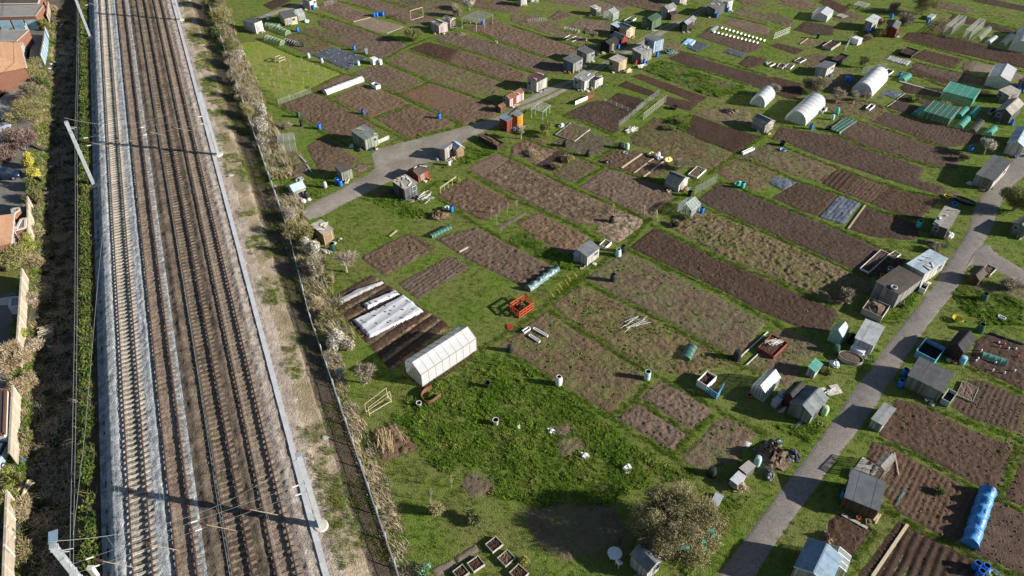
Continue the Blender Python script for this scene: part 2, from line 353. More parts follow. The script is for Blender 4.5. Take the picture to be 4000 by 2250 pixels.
PATHS = """
10 430,95 640,150 1010,270 1220,350 1420,410
10 0,365 340,510 820,690 930,720 1170,830 1360,905 1560,1000 1880,1150 1950,1190
10 280,270 560,360 820,440 1060,530 1190,575 1640,770 1990,890 2280,990
10 470,820 620,890 920,1045 1140,1180 1440,1330
10 100,960 220,1005 440,1130 700,1290 860,1370
10 1430,470 1900,630 2160,710 2350,775
10 1680,380 2100,510 20 0,622 200,690
10 2080,305 2300,395 20 0,432 330,550
10 730,0 1000,62 1130,112 1420,228
10 1170,0 1440,82 1700,165
20 0,240 330,350 640,455
10 1190,570 1430,440 1670,350
10 500,850 830,695
10 1110,1112 1460,985
10 1340,890 1640,778
11 1680,510 1860,640 2070,780 2415,975 21 200,1010 450,1085
11 2000,290 2415,545 21 210,630 640,815 830,940
11 2290,112 2415,165 21 600,455 1130,672 1300,765
21 1310,790 2000,1130 31 0,1285 320,1432 32 610,240
21 1090,1020 2010,1449 22 2415,350 32 150,440
21 430,1449 700,1260 1080,1000 1270,770 1500,580 1640,500
21 1850,320 2090,150 20 2350,1300 2415,1240
12 2090,650 2415,470 22 300,240 640,-10
22 350,270 640,460 1270,850 1600,1010 1950,1210 2415,1449
22 700,10 1240,280 1920,645 2300,870
22 -50,690 60,735 480,1010 920,1280 23 1500,305 1750,510
22 930,1270 1160,1130 1300,930
22 1180,1120 1450,1290 1700,1440
23 1520,300 1700,110 22 1900,1265
21 600,405 870,252
20 100,1290 320,1390 21 450,72 830,232 1000,275 1250,358 1420,400
20 480,1085 760,1185 1000,1300
21 780,185 1010,25
21 1740,590 2100,745 31 0,875 700,1190 960,1310
21 1950,390 2100,415 2200,470 31 0,560 500,760 1000,975 1300,1100
21 2090,150 2415,255 31 300,385 700,512 1000,642 1370,752
31 0,20 160,62 500,192 1000,382 1300,470 1610,530
30 470,1200 690,1290 31 1000,92 1370,192 1600,262
30 700,1100 1000,1180 1640,1392
30 880,940 1200,1060 1700,1190
30 1330,700 1700,800 2100,885
30 1400,590 2060,748
30 1260,375 1480,432 1830,532 2415,680
30 1690,120 2200,240 2415,300
20 1380,570 1900,690 2250,810
20 1580,480 2000,590 2415,712
20 2040,150 2415,238
32 1500,1180 1800,1290 2300,1449 33 1365,115
33 590,85 800,180 1120,360 1365,470
33 600,450 850,590 1180,760 1400,850
33 1340,130 1240,390
32 1880,800 2200,950 2415,1060
33 450,760 580,580
22 2330,860 32 0,900
"""
PATHSEG = []
for ln in PATHS.strip().splitlines():
    P_ = pts(ln); PATHSEG += [(a.x, a.y, b.x, b.y) for a, b in zip(P_, P_[1:])]
PATHSEG = np.array(PATHSEG)
def path_dist(X, Y):
    d = np.full(X.shape, 1e9); x0, x1, y0, y1 = X.min()-2, X.max()+2, Y.min()-2, Y.max()+2
    for ax, ay, bx, by in PATHSEG:
        if max(ax, bx) < x0 or min(ax, bx) > x1 or max(ay, by) < y0 or min(ay, by) > y1: continue
        ex, ey = bx-ax, by-ay; t = np.clip(((X-ax)*ex+(Y-ay)*ey)/(ex*ex+ey*ey+1e-9), 0, 1); d = np.minimum(d, np.hypot(X-ax-t*ex, Y-ay-t*ey))
    return d
PLOTPOLYS = []
def inside(X, Y, P):
    c = np.zeros(X.shape, bool); n = len(P); j = n-1
    for i in range(n):
        xi, yi, xj, yj = P[i][0], P[i][1], P[j][0], P[j][1]
        if abs(yj-yi) > 1e-9:
            c ^= ((yi > Y) != (yj > Y)) & (X < (xj-xi)*(Y-yi)/(yj-yi)+xi)
        j = i
    return c
def edge_dist(X, Y, P):
    d = np.full(X.shape, 1e9); n = len(P)
    for i in range(n):
        a = np.array(P[i][:2]); b = np.array(P[(i+1) % n][:2]); e = b-a; L2 = max(e@e, 1e-9)
        t = np.clip(((X-a[0])*e[0]+(Y-a[1])*e[1])/L2, 0, 1)
        d = np.minimum(d, np.hypot(X-a[0]-t*e[0], Y-a[1]-t*e[1]))
    return d
def plot(sty, spec, base=0.0, name='soil_bed'):
    P = [tuple(p) for p in pts(spec)] if isinstance(spec, str) else [tuple(p) for p in spec]
    mt, amp, wl, fur = STY[sty]
    PLOTPOLYS.append((P, sty))
    A = np.array(P); uc = A[:, 0]*U.x+A[:, 1]*U.y; vc = A[:, 0]*V.x+A[:, 1]*V.y
    far = np.hypot(A[:, 0].mean(), A[:, 1].mean()); d = .13 + .0008*max(0, far-60) + (.25 if abs(A[:, 0].mean()) > .70*A[:, 1].mean()+16 or A[:, 1].mean() > 172 else 0)
    us = np.arange(uc.min()-.7, uc.max()+.7, d); vs_ = np.arange(vc.min()-.7, vc.max()+.7, d)
    Ug, Vg = np.meshgrid(us, vs_); X = Ug*U.x+Vg*V.x; Y = Ug*U.y+Vg*V.y
    s = len(PLOTPOLYS)*3.7
    ins = inside(X, Y, P); ed = edge_dist(X, Y, P); sd_ = np.where(ins, ed, -ed) + (.12 if far < 85 else .26) + fbm(X, Y, .6, 3, s)*.22
    sd_ = np.minimum(sd_, path_dist(X, Y) - .36 + fbm(X, Y, .5, 2, s+4)*.12)
    fade = np.clip(sd_/.35, -1, 1); f01 = np.clip(fade, 0, 1)
    clod = .7*fbm(X, Y, wl, 2, s) + .8*fbm(X, Y, wl*.5, 2, s+7) + .9*np.abs(fbm(X, Y, wl*.7, 2, s+2))
    Z = base + .05*fade + amp*f01*clod*1.25 + .05*f01*fbm(X, Y, 3.0, 2, s+5)
    if fur:
        k = Vg if fur[0] == 'U' else Ug
        Z = Z + f01*fur[2]*.5*np.sin(2*np.pi*(k + .25*fbm(X, Y, 2.5, 2, s+9))/fur[1])
    keep = sd_ > -.16
    nu = len(us); nv = len(vs_); i = np.arange((nv-1)*(nu-1)); a = (i//(nu-1))*nu + i % (nu-1)
    kk = keep.ravel(); q = np.stack([a, a+1, a+nu+1, a+nu], 1); q = q[kk[q].all(1)]
    if len(q) == 0: return
    used = np.zeros(nu*nv, bool); used[q.ravel()] = True; idx = np.cumsum(used)-1
    co = np.stack([X.ravel(), Y.ravel(), Z.ravel()], -1)[used]
    return struct(mesh_obj(name, co, idx[q], mt, smooth=False))
PLOTS = '''
fu|10 70,45 200,-10 330,5 150,92
d|10 585,70 700,-20 900,80 1120,150 920,210
d|10 860,15 1000,-40 1440,85 1240,140 1000,70
d|10 1240,140 1440,100 1690,180 1600,230 1420,210
r|10 920,215 1080,170 1390,250 1230,320 1040,270
d|10 590,200 720,190 960,270 1430,425 1170,560 1000,500 760,405 860,350 600,240
w|10 600,310 680,280 850,350 760,400 580,340
d|10 1990,270 2240,180 20 0,265 640,440 600,520 330,535 0,420 10 2080,310
d|10 1680,360 1850,305 20 0,455 300,560 485,600 470,690 220,675 0,615 10 1900,440
k|10 1450,465 1620,400 1900,470 1800,590
d|10 1820,590 1910,475 2100,540 20 20,650 150,720 60,800 10 2370,770
w|10 1200,570 1410,490 2160,720 2340,790 2330,830 2280,890 1990,885 1600,760
d|10 920,690 1130,620 1250,630 1490,735 1290,790 1170,800 1010,740
w|10 1180,800 1400,740 1620,780 1350,885
o|10 1360,900 1650,790 1990,890 2010,940 1780,1010 1560,990 1440,960
d|10 1560,1010 1800,1010 2000,940 2300,950 2290,1000 2240,1090 1950,1170 1740,1080
du|10 530,850 840,710 930,740 620,860
d|10 720,930 1000,800 1120,830 1430,970 1110,1120 920,1040
d|10 220,1000 520,890 600,900 1140,1190 960,1260 820,1310 420,1110
d|10 1150,1120 1460,1000 1880,1160 1440,1310
d|11 490,55 650,-40 960,190 610,295
w|11 170,110 380,90 430,150 470,190 200,235
d|11 235,270 470,210 520,290 250,375
d|11 910,270 960,230 1080,230 990,300
fv|11 1980,275 2270,130 2390,170 2125,360
s|11 2135,355 2400,175 21 600,470 1000,660 830,790 560,770 250,620 0,490
m|21 1010,660 1210,730 1240,790 990,960 800,860 860,760
d|11 1700,520 2000,360 2415,590 2150,750
d|11 990,1100 1400,890 1440,900 1640,1050 1215,1275
w|11 1445,885 1480,870 1700,1010 1650,1045
dv|11 1345,1350 1830,1090 2010,1190 12 1750,20 1530,165
d|11 1700,930 1850,880 2080,820 2415,990 21 100,1060 370,1180 230,1300 80,1360 11 2380,1300 1960,1090
d|21 60,780 240,680 720,910 640,1010 560,1060 450,1060 200,930
r|11 2270,830 2415,740 21 120,670 130,690 0,770 11 2300,850
d|20 0,1390 190,1300 300,1330 21 260,60 130,140 0,150
s|21 130,160 290,70 410,60 430,90 220,230
k|21 230,230 430,90 560,130 370,280
w|21 400,300 620,160 820,220 590,390 430,340
d|21 650,435 890,275 1150,330 1400,430 1550,540 1490,590 1280,715 1120,645
d|21 810,190 960,100 1230,110 1500,190 1440,300 1250,350 1000,270
w|21 1500,190 1250,30 1700,0 2090,150 1880,270 1650,220
ku|20 1640,1270 1720,1090 2000,1190 2340,1290 21 2110,115 1900,30
eu|21 1770,560 1950,400 31 0,580 600,830 1280,1100 1150,1220 940,1290 700,1170 0,850 21 2100,740
y|21 1400,770 1800,660 31 0,890 680,1200 950,1310 1000,1420 32 900,120 640,230 31 330,1420 0,1260 21 2000,1090
k|21 1110,1010 1340,830 1900,1090 31 0,1320 32 300,130 620,255 650,320 560,465 300,430 0,310 22 1760,10
w|21 700,1270 900,1120 1080,1060 22 1690,30 2400,380 2200,640 2100,730 1950,650 1250,270 700,0
w|22 330,285 640,475 1265,860 910,1255 480,1000 60,730 12 2310,600 2415,520
d|22 1000,1290 1170,1150 23 1650,120 1510,295 1230,120
d|22 1220,1090 1400,940 1480,960 1890,1220 1720,1410
w|23 1610,340 1900,20 22 2040,1280 23 2290,110 2100,370 1740,435
w|22 2225,780 32 0,500 130,450 520,600 500,660 300,760 280,900 170,990 0,870
d|13 1090,100 1250,20 1310,0 1530,250 1200,370
e|32 1060,1430 1210,1120 1480,1180 33 1010,10 1340,150 1220,380 900,240 600,70
ev|33 560,105 700,160 1110,380 1040,600 970,640 850,560 690,470 620,380 660,330 540,290 520,220
e|33 1190,420 1365,510 1500,600 1450,850 1200,740 1090,690
kv|33 750,560 960,660 1180,770 1100,900 520,900
ku|33 480,830 700,530 735,545 545,819
k|33 330,530 380,495 550,570 460,740 320,640
e|33 1335,230 1450,180 1450,500 1290,410
ev|32 1740,1180 1780,1110 1930,1140 2000,1020 1900,940 2050,950 2415,1100 2415,1440 1900,1280
k|32 1960,570 2080,490 2230,530 2415,620 2415,1040 2200,950 1900,800
w|32 2160,40 2300,0 2450,60 2450,220 2280,140
k|30 1270,370 1330,310 1480,310 1980,410 2500,540 2500,660 1800,500 1400,410
e|30 1370,540 1480,475 1830,560 1730,640 1500,580
w|30 1850,600 1950,570 1900,680 1840,665
r|30 1970,590 2450,730 2450,760 2340,740 2100,660 2000,700 1920,660
e|30 1370,610 1420,590 2060,760 2050,800 1900,790 1660,740 1380,650
k|30 1310,670 1370,640 1650,740 2080,860 2150,910 1980,910 1600,800
k|30 1250,830 1320,780 1650,880 1620,910 1300,870
k|30 1230,920 1290,890 1620,980 1550,1010 1500,985
k|30 1120,1010 1210,950 1440,1010 1380,1090
ev|30 990,1150 1110,1060 1700,1190 2000,1280 1980,1340 1650,1390 1300,1250
eu|30 690,1270 800,1145 1620,1385 31 1800,130 1770,250 1600,250 1100,100 720,-10
e|30 45,1310 120,1205 640,1290 31 1000,100 1460,260 1400,370 1660,440 1600,500 1100,350 500,150 160,0
w|31 0,150 150,110 350,140 640,270 490,390 0,230
kv|31 490,380 650,265 860,320 680,480
ev|31 700,480 870,330 1170,420 960,580
e|31 970,585 1180,420 1500,530 1600,560 1400,740 1100,640
e|31 60,540 290,400 640,510 470,700 330,660
k|31 780,830 920,620 1130,690 1390,790 1400,900 1350,930 1000,900
k|31 1060,1040 1290,1090 1230,1200 1130,1270 950,1260
ku|20 1140,720 1210,700 1830,920 1740,970
ku|20 1010,810 1080,770 1370,880 1350,920
ku|20 1450,910 1740,980 1670,1040 1440,980
ku|20 1490,550 1590,490 1900,590 2415,730 2415,800 2360,840 2200,790 1700,640
k|30 0,740 60,730 310,790 300,900 200,930 60,880 0,800
k|20 900,960 1010,880 1260,950 1140,1040
e|20 500,1080 760,960 870,960 1130,1060 1010,1150 1000,1230 930,1260 700,1150
d|20 300,0 600,-30 1070,80 1000,110 640,60
d|20 800,-30 1400,-30 1420,80 1300,100 1150,60
d|20 350,170 450,100 560,140 420,195
w|20 0,140 150,130 480,240 430,290 640,310 480,370 250,290 0,200
d|20 540,230 640,180 1060,230 1000,260 900,290 760,280 600,260
w|20 480,370 640,330 700,370 660,410 560,400
fv|20 2000,220 2080,170 2415,260 2415,340 2250,310
w|20 2080,130 2180,70 2415,140 2415,220
e|20 1740,340 1830,305 2360,430 2300,480 2200,490
k|20 2140,600 2240,530 2400,560 2320,620 2220,640
w|30 0,130 100,130 250,200 180,250 0,200
k|30 480,20 560,-20 760,80 700,130 620,90
k|30 250,280 360,205 620,250 600,330 420,330
k|30 20,430 100,410 330,470 250,510
w|30 300,420 380,360 520,390 480,440
k|30 1690,200 1760,140 1900,160 2415,320 2300,330 2000,240
k|30 1930,10 2050,-20 2500,80 2500,120
w|30 1650,60 1900,60 1880,110 1700,95
w|30 260,570 330,540 480,500 590,540 570,600 400,640
w|30 500,930 600,900 1050,970 1110,1040 1000,1140 870,1100 680,1090 510,1000
w|20 1280,-60 1500,-60 1700,-20 1620,20
w|10 1250,-60 1750,-40 1900,80 1700,110 1500,70
d|10 1800,-10 1980,-40 2300,60 2200,90 2000,50
w|20 1700,-80 1900,-120 2300,-60 2250,-10
d|30 -60,-20 200,-50 470,50 300,40
w|20 650,1230 900,1310 1000,1360 830,1449 560,1449 380,1360 640,1200
w|20 1130,1290 1350,1110 1640,1260 1900,1400 21 2000,100 1700,20 1250,60 1150,30
w|21 2110,170 31 -60,60 60,20 330,130 150,110 0,140 21 2350,320
w|21 1930,290 2110,190 31 0,250 200,330 60,350 0,410 21 2300,470 2080,390
w|23 130,850 420,760 950,800 1080,1000 1000,1180 500,1300 250,1150
w|13 1990,480 2200,520 2260,640 2050,700 1950,600
w|23 400,180 620,120 700,280 480,330
w|23 420,30 560,20 580,120 420,130
w|20 1400,390 1590,400 1600,480 1500,540 1390,470
d|10 1010,20 1150,-30 1500,60 1440,85
w|10 1450,70 1700,-10 1900,60 1850,150 1700,150
d|10 2100,40 2300,-10 2415,40 20 100,110 0,120 10 2250,100
w|10 300,300 560,260 700,330 850,400 700,440 500,510 280,420
d|20 650,-60 900,-60 1100,60 1060,75
w|20 2080,-30 2300,-40 2415,60 2200,60
d|30 100,30 300,10 480,60 330,90
w|30 640,140 800,110 900,170 780,220 620,190
w|30 1500,230 1680,170 1800,240 1700,310 1560,300
d|30 1500,60 1650,20 1950,100 1880,120
w|30 440,640 570,590 620,640 800,700 760,790 560,760
w|30 520,760 760,790 780,850 620,890 540,850
w|31 1620,470 1800,490 1800,560 1650,580
w|32 1930,20 2160,60 2150,110 1950,70
e|32 2330,1150 2500,1220 2500,1440 2415,1420
w|20 1730,1060 2000,1010 2230,1040 2250,1180 2000,1170
v|22 380,215 640,30 1240,300 1900,660 2100,770 1700,890 1400,845 1250,835 640,450
l|10 -250,420 20,395 830,685 500,830 230,950 120,850 0,800 -60,640
g|20 1180,640 1400,580 2200,820 2150,890 1900,920 1600,800
'''
for ln in PLOTS.strip().splitlines():
    s_, g_ = ln.split('|'); plot(s_, g_)

# the allotments go on beyond the edges of the photograph
rs_ = random.Random(3)
for iu in range(-9, 16):
    for iv in range(-2, 16):
        c = U*(iu*14.0) + V*(20 + iv*12.0)
        if c.dot(NX) < 14 or c.y < 14 or c.y > 215 or abs(c.x) > 150: continue
        if abs(c.x) < .70*c.y + 22 and c.y < 166 + 9 and c.y > 24: continue
        P_ = [c + U*a + V*b for a, b in ((-6.2, -4.8), (6.2, -4.8), (6.2, 4.8), (-6.2, 4.8))]
        plot(rs_.choice(['d', 'e', 'k', 'w', 'w', 'eu']), P_)

# the long no-dig beds beside the white polytunnel: dark rows with straw paths between them
bb = [T('12', *k) for k in ((690, 160), (1080, -60), (1830, 430), (1290, 840))]
NB = 9
for k in range(NB):
    for lo, hi, sty in ((k/NB+.012, (k+.62)/NB, 'k'), ((k+.66)/NB, (k+.97)/NB, 's')):
        a0, a1 = bb[0].lerp(bb[3], lo), bb[0].lerp(bb[3], hi); b0, b1 = bb[1].lerp(bb[2], lo), bb[1].lerp(bb[2], hi)
        plot(sty, [a0, b0, b1, a1], .02 if sty == 'k' else 0.0)

# ================================================================ ROADS
m_road = layered('m_road', [(.155, .140, .130), (.200, .182, .170), (.170, .152, .138), (.245, .215, .188)], .16, .9, 5.0, bump=.5, bscale=8, dist=.04)
m_lane = layered('m_lane', [(.245, .218, .188), (.295, .262, .226), (.22, .192, .16), (.185, .158, .125)], .18, .9, 5.0, bump=.5, bscale=14, dist=.04)
ROADPOLYS = []
def smooth_line(P, n=4):
    out = []
    for i in range(len(P)-1):
        p0 = P[max(i-1, 0)]; p1 = P[i]; p2 = P[i+1]; p3 = P[min(i+2, len(P)-1)]
        for k in range(n):
            t = k/n; out.append(.5*((2*p1) + (p2-p0)*t + (2*p0-5*p1+4*p2-p3)*t*t + (3*p1-p0-3*p2+p3)*t*t*t))
    return out + [P[-1]]
def road(name, Lspec, Rspec, z, material, rag=.22):
    Lp = smooth_line(pts(Lspec), 6); Rp = smooth_line(pts(Rspec), 6); n = 60
    def resample(P):
        d = [0]
        for a, b in zip(P, P[1:]): d.append(d[-1] + (b-a).length)
        return [Vector((np.interp(t, d, [p.x for p in P]), np.interp(t, d, [p.y for p in P]), 0)) for t in np.linspace(0, d[-1], n)]
    Lp, Rp = resample(Lp), resample(Rp); ROADPOLYS.append([tuple(p) for p in Lp] + [tuple(p) for p in Rp[::-1]])
    m = 14; vs = []
    for i in range(n):
        for k in range(m+1):
            t = k/m; p = Lp[i].lerp(Rp[i], t); e = (Rp[i]-Lp[i]).normalized()
            o = 0.0
            if k == 0: o = -.1 + rag*float(fbm(np.array([p.x]), np.array([p.y]), 1.1, 3, 2)[0])*2
            if k == m: o = .1 + rag*float(fbm(np.array([p.x]), np.array([p.y]), 1.1, 3, 6)[0])*2
            p = p + e*o
            zz = z + .05*(1-(2*t-1)**2) + .02*float(fbm(np.array([p.x]), np.array([p.y]), 2.2, 2, 4)[0])
            vs.append((p.x, p.y, zz if 0 < k < m else .004))
    fs = np.array([(i*(m+1)+k, i*(m+1)+k+1, (i+1)*(m+1)+k+1, (i+1)*(m+1)+k) for i in range(n-1) for k in range(m)])
    return struct(mesh_obj(name, vs, fs, material, smooth=True))
road('road', '23 1700,1760 1940,1449 2415,810 32 540,1430 800,1050 1050,720 1200,500 31 1510,1449 1720,1120 1870,880 1950,650 2050,480 2180,300 2300,180 2500,60',
     '33 -110,900 40,640 32 840,1400 1050,1090 1230,800 1440,500 1640,230 31 1740,1449 1860,1220 1990,1010 2080,880 2160,680 2240,500 2330,400 2420,330 2550,260', .03, m_road)
road('side_road', '31 1980,1000 2080,985 2150,1060 2415,1225 2700,1420', '31 1850,1230 1925,1168 2150,1220 2415,1365 2700,1560', .022, m_road)
road('lane', '11 400,680 460,635 870,420 1085,305 1130,230 1095,150 1115,90 1230,55 10 1500,1318 1960,1195 2270,1105 2415,1020 20 200,900 440,790 590,735 720,665 900,565 1100,435 1300,315 1480,225 1750,105 1930,-15 2100,-110',
     '11 500,745 560,730 960,530 1180,420 1420,290 1560,215 1700,190 1740,110 1960,20 10 2080,1270 2270,1180 2390,1090 20 170,1010 340,940 600,805 780,695 920,605 1040,535 1300,395 1500,275 1700,175 1850,95 2020,0 2200,-90', .025, m_lane)
ctr = '20 40,1025 330,905 560,790 680,725 830,640 1010,515 1200,395 1400,290 1600,190 1790,105 1960,10'
gl = smooth_line(pts(ctr), 5)
vs = []; fs = []
for i, p in enumerate(gl):
    d = (gl[min(i+1, len(gl)-1)]-gl[max(i-1, 0)]).normalized(); e = Vector((d.y, -d.x, 0)); wv = .32 + .25*float(fbm(np.array([p.x]), np.array([p.y]), 2.5, 2, 1)[0])
    vs += [p-e*wv+Vector((0, 0, .05)), p+Vector((0, 0, .13)), p+e*wv+Vector((0, 0, .05))]
for i in range(len(gl)-1): fs += [(3*i, 3*i+1, 3*i+4, 3*i+3), (3*i+1, 3*i+2, 3*i+5, 3*i+4)]
MIDSTRIP = gl
struct(mesh_obj('grass_verge', vs, np.array(fs), m_grass, smooth=True))
road('footpath', '10 -40,190 90,130 250,80 420,30 520,-20', '10 -40,215 110,160 270,105 450,55 570,0', .02, m_lane)
# ================================================================ GRASS, WEEDS (scattered cover)
def leafmat(name, c1, c2, c3, rand=.25, scale=.35, trans=.25):
    m = bpy.data.materials.new(name); m.use_nodes = True; MATS[name] = m
    t = m.node_tree; N = t.nodes; L = t.links; b = N['Principled BSDF']; b.inputs['Roughness'].default_value = .8; b.inputs['Specular IOR Level'].default_value = .15
    g = N.new('ShaderNodeNewGeometry'); nz = N.new('ShaderNodeTexNoise'); nz.inputs['Scale'].default_value = scale; nz.inputs['Detail'].default_value = 5
    L.new(g.outputs['Position'], nz.inputs['Vector'])
    cr = N.new('ShaderNodeValToRGB'); e = cr.color_ramp.elements; e[0].position = .36; e[0].color = (*c1, 1); e[1].position = .66; e[1].color = (*c3, 1)
    x = e.new(.5); x.color = (*c2, 1); L.new(nz.outputs[0], cr.inputs[0])
    oi = N.new('ShaderNodeObjectInfo'); mr = N.new('ShaderNodeMapRange'); mr.inputs[3].default_value = 1-rand; mr.inputs[4].default_value = 1+rand
    L.new(oi.outputs['Random'], mr.inputs[0])
    hs = N.new('ShaderNodeHueSaturation'); L.new(mr.outputs[0], hs.inputs['Value']); L.new(cr.outputs[0], hs.inputs['Color'])
    at_ = N.new('ShaderNodeAttribute'); at_.attribute_name = 'tint'
    mx = N.new('ShaderNodeMix'); mx.data_type = 'RGBA'; mx.blend_type = 'MULTIPLY'; mx.inputs[0].default_value = 1
    L.new(hs.outputs[0], mx.inputs[6]); L.new(at_.outputs['Color'], mx.inputs[7])
    L.new(mx.outputs[2], b.inputs['Base Color'])
    if trans:
        tr = N.new('ShaderNodeBsdfTranslucent'); L.new(mx.outputs[2], tr.inputs['Color']); ms = N.new('ShaderNodeMixShader'); ms.inputs[0].default_value = trans
        L.new(b.outputs[0], ms.inputs[1]); L.new(tr.outputs[0], ms.inputs[2]); L.new(ms.outputs[0], N['Material Output'].inputs[0])
    return m
m_blade = leafmat('m_blade', (.112, .185, .018), (.165, .235, .030), (.230, .245, .060), trans=.35)
m_lush = leafmat('m_lush', (.115, .215, .022), (.175, .275, .035), (.235, .29, .06), .3, trans=.4)
m_dry = leafmat('m_dry', (.20, .165, .085), (.26, .20, .11), (.15, .14, .06), .25)
m_clod = leafmat('m_clod', (.120, .082, .058), (.15, .105, .075), (.10, .070, .05), .35, trans=0)
SRC = bpy.data.collections.new('scatter_sources')
def src(name, verts, faces, m, tints=None):
    me = bpy.data.meshes.new(name); me.from_pydata(verts, [], faces); me.materials.append(m)
    a = me.attributes.new('tint', 'FLOAT_COLOR', 'FACE'); arr = np.ones((len(faces), 4), np.float32)
    arr[:, :3] = (np.random.uniform(.75, 1.2, len(faces)) if tints is None else np.array(tints))[:, None]
    a.data.foreach_set('color', arr.ravel()); me.update()
    o = bpy.data.objects.new(name, me); return o
def tuft(name, n, rad, h, wd, m, lean=.6):
    vs = []; fs = []
    for _ in range(n):
        a = random.uniform(0, 6.28); r = rad*math.sqrt(random.random()); x, y = r*math.cos(a), r*math.sin(a)
        b = random.uniform(0, 6.28); l = random.uniform(.2, lean)*h; hh = h*random.uniform(.6, 1.1); c, s = math.cos(b), math.sin(b); o = len(vs)
        vs += [(x-s*wd, y+c*wd, -.02), (x+s*wd, y-c*wd, -.02), (x+c*l*.5+s*wd*.7, y+s*l*.5-c*wd*.7, hh*.65), (x+c*l*.5-s*wd*.7, y+s*l*.5+c*wd*.7, hh*.65), (x+c*l*1.2, y+s*l*1.2, hh)]
        fs += [(o, o+1, o+2, o+3), (o+3, o+2, o+4)]
    return src(name, vs, fs, m)
def rosette(name, n, rad, h, m):
    vs = []; fs = []
    for _ in range(n):
        a = random.uniform(0, 6.28); l = rad*random.uniform(.5, 1); wd = l*.28; hh = h*random.uniform(.4, 1.1); c, s = math.cos(a), math.sin(a); o = len(vs)
        x0 = random.uniform(-.25, .25)*rad; y0 = random.uniform(-.25, .25)*rad
        vs += [(x0, y0, 0), (x0+c*l*.6-s*wd, y0+s*l*.6+c*wd, hh*.8), (x0+c*l, y0+s*l, hh*.75), (x0+c*l*.6+s*wd, y0+s*l*.6-c*wd, hh*.9)]
        fs += [(o, o+1, o+2, o+3)]
    return src(name, vs, fs, m)
def clodmesh(name, m):
    bm = bmesh.new(); bmesh.ops.create_icosphere(bm, subdivisions=1, radius=1)
    for v in bm.verts: v.co *= random.uniform(.6, 1.25); v.co.z *= .7
    me = bpy.data.meshes.new(name); bm.to_mesh(me); bm.free(); me.materials.append(m)
    a = me.attributes.new('tint', 'FLOAT_COLOR', 'FACE'); a.data.foreach_set('color', np.ones(len(me.polygons)*4, np.float32))
    return bpy.data.objects.new(name, me)
def scatter(name, P, scl, sources, label, cat, zs=None):
    """one object of cover: its points carry instances of the source tufts"""
    col = bpy.data.collections.new(name+'_kinds')
    for s in sources: col.objects.link(s)
    me = bpy.data.meshes.new(name); me.vertices.add(len(P)); me.vertices.foreach_set('co', np.asarray(P, np.float32).ravel())
    for nm, arr in (('scl', scl), ('rot', np.random.uniform(0, 6.283, len(P)))):
        a = me.attributes.new(nm, 'FLOAT', 'POINT'); a.data.foreach_set('value', np.asarray(arr, np.float32))
    a = me.attributes.new('pick', 'INT', 'POINT'); a.data.foreach_set('value', np.random.randint(0, len(sources), len(P)).astype(np.int32))
    o = link(bpy.data.objects.new(name, me)); stuff(o, label, cat)
    g = bpy.data.node_groups.new(name, 'GeometryNodeTree'); g.interface.new_socket('Geometry', in_out='INPUT', socket_type='NodeSocketGeometry'); g.interface.new_socket('Geometry', in_out='OUTPUT', socket_type='NodeSocketGeometry')
    N = g.nodes; L = g.links; i = N.new('NodeGroupInput'); out = N.new('NodeGroupOutput'); ip = N.new('GeometryNodeInstanceOnPoints'); ci = N.new('GeometryNodeCollectionInfo')
    ci.inputs[0].default_value = col; ci.inputs['Separate Children'].default_value = True; ci.inputs['Reset Children'].default_value = True
    def na(nm, ty):
        n = N.new('GeometryNodeInputNamedAttribute'); n.data_type = ty; n.inputs[0].default_value = nm; return n.outputs['Attribute']
    cx = N.new('ShaderNodeCombineXYZ'); L.new(na('rot', 'FLOAT'), cx.inputs[2])
    L.new(i.outputs[0], ip.inputs['Points']); L.new(ci.outputs[0], ip.inputs['Instance']); ip.inputs['Pick Instance'].default_value = True
    L.new(na('pick', 'INT'), ip.inputs['Instance Index']); L.new(cx.outputs[0], ip.inputs['Rotation']); L.new(na('scl', 'FLOAT'), ip.inputs['Scale'])
    L.new(ip.outputs[0], out.inputs[0])
    md = o.modifiers.new('cover', 'NODES'); md.node_group = g
    return o
def in_view_points(dens_near, margin=8):
    """random points over the ground in and around the view, thinner far away"""
    n = int(dens_near*46000); X = np.random.uniform(-130, 130, n); Y = np.random.uniform(22, 186, n)
    ok = (np.abs(X) < .70*Y + 24 + margin)
    far = np.hypot(X, Y); ok &= np.random.random(n) < np.clip(75/np.maximum(far, 40), .38, 1)
    return X[ok], Y[ok]
def shrink_inside(X, Y, P, d):
    """inside P and farther than d from its edge (bounding-box tested first)"""
    A = np.array(P); m = (X > A[:, 0].min()-1) & (X < A[:, 0].max()+1) & (Y > A[:, 1].min()-1) & (Y < A[:, 1].max()+1)
    out = np.zeros(X.shape, bool); idx = np.nonzero(m)[0]
    if len(idx):
        x, y = X[idx], Y[idx]; i = inside(x, y, P); e = edge_dist(x, y, P); out[idx] = i & (e > d) if d >= 0 else (i | (e < -d))
    return out
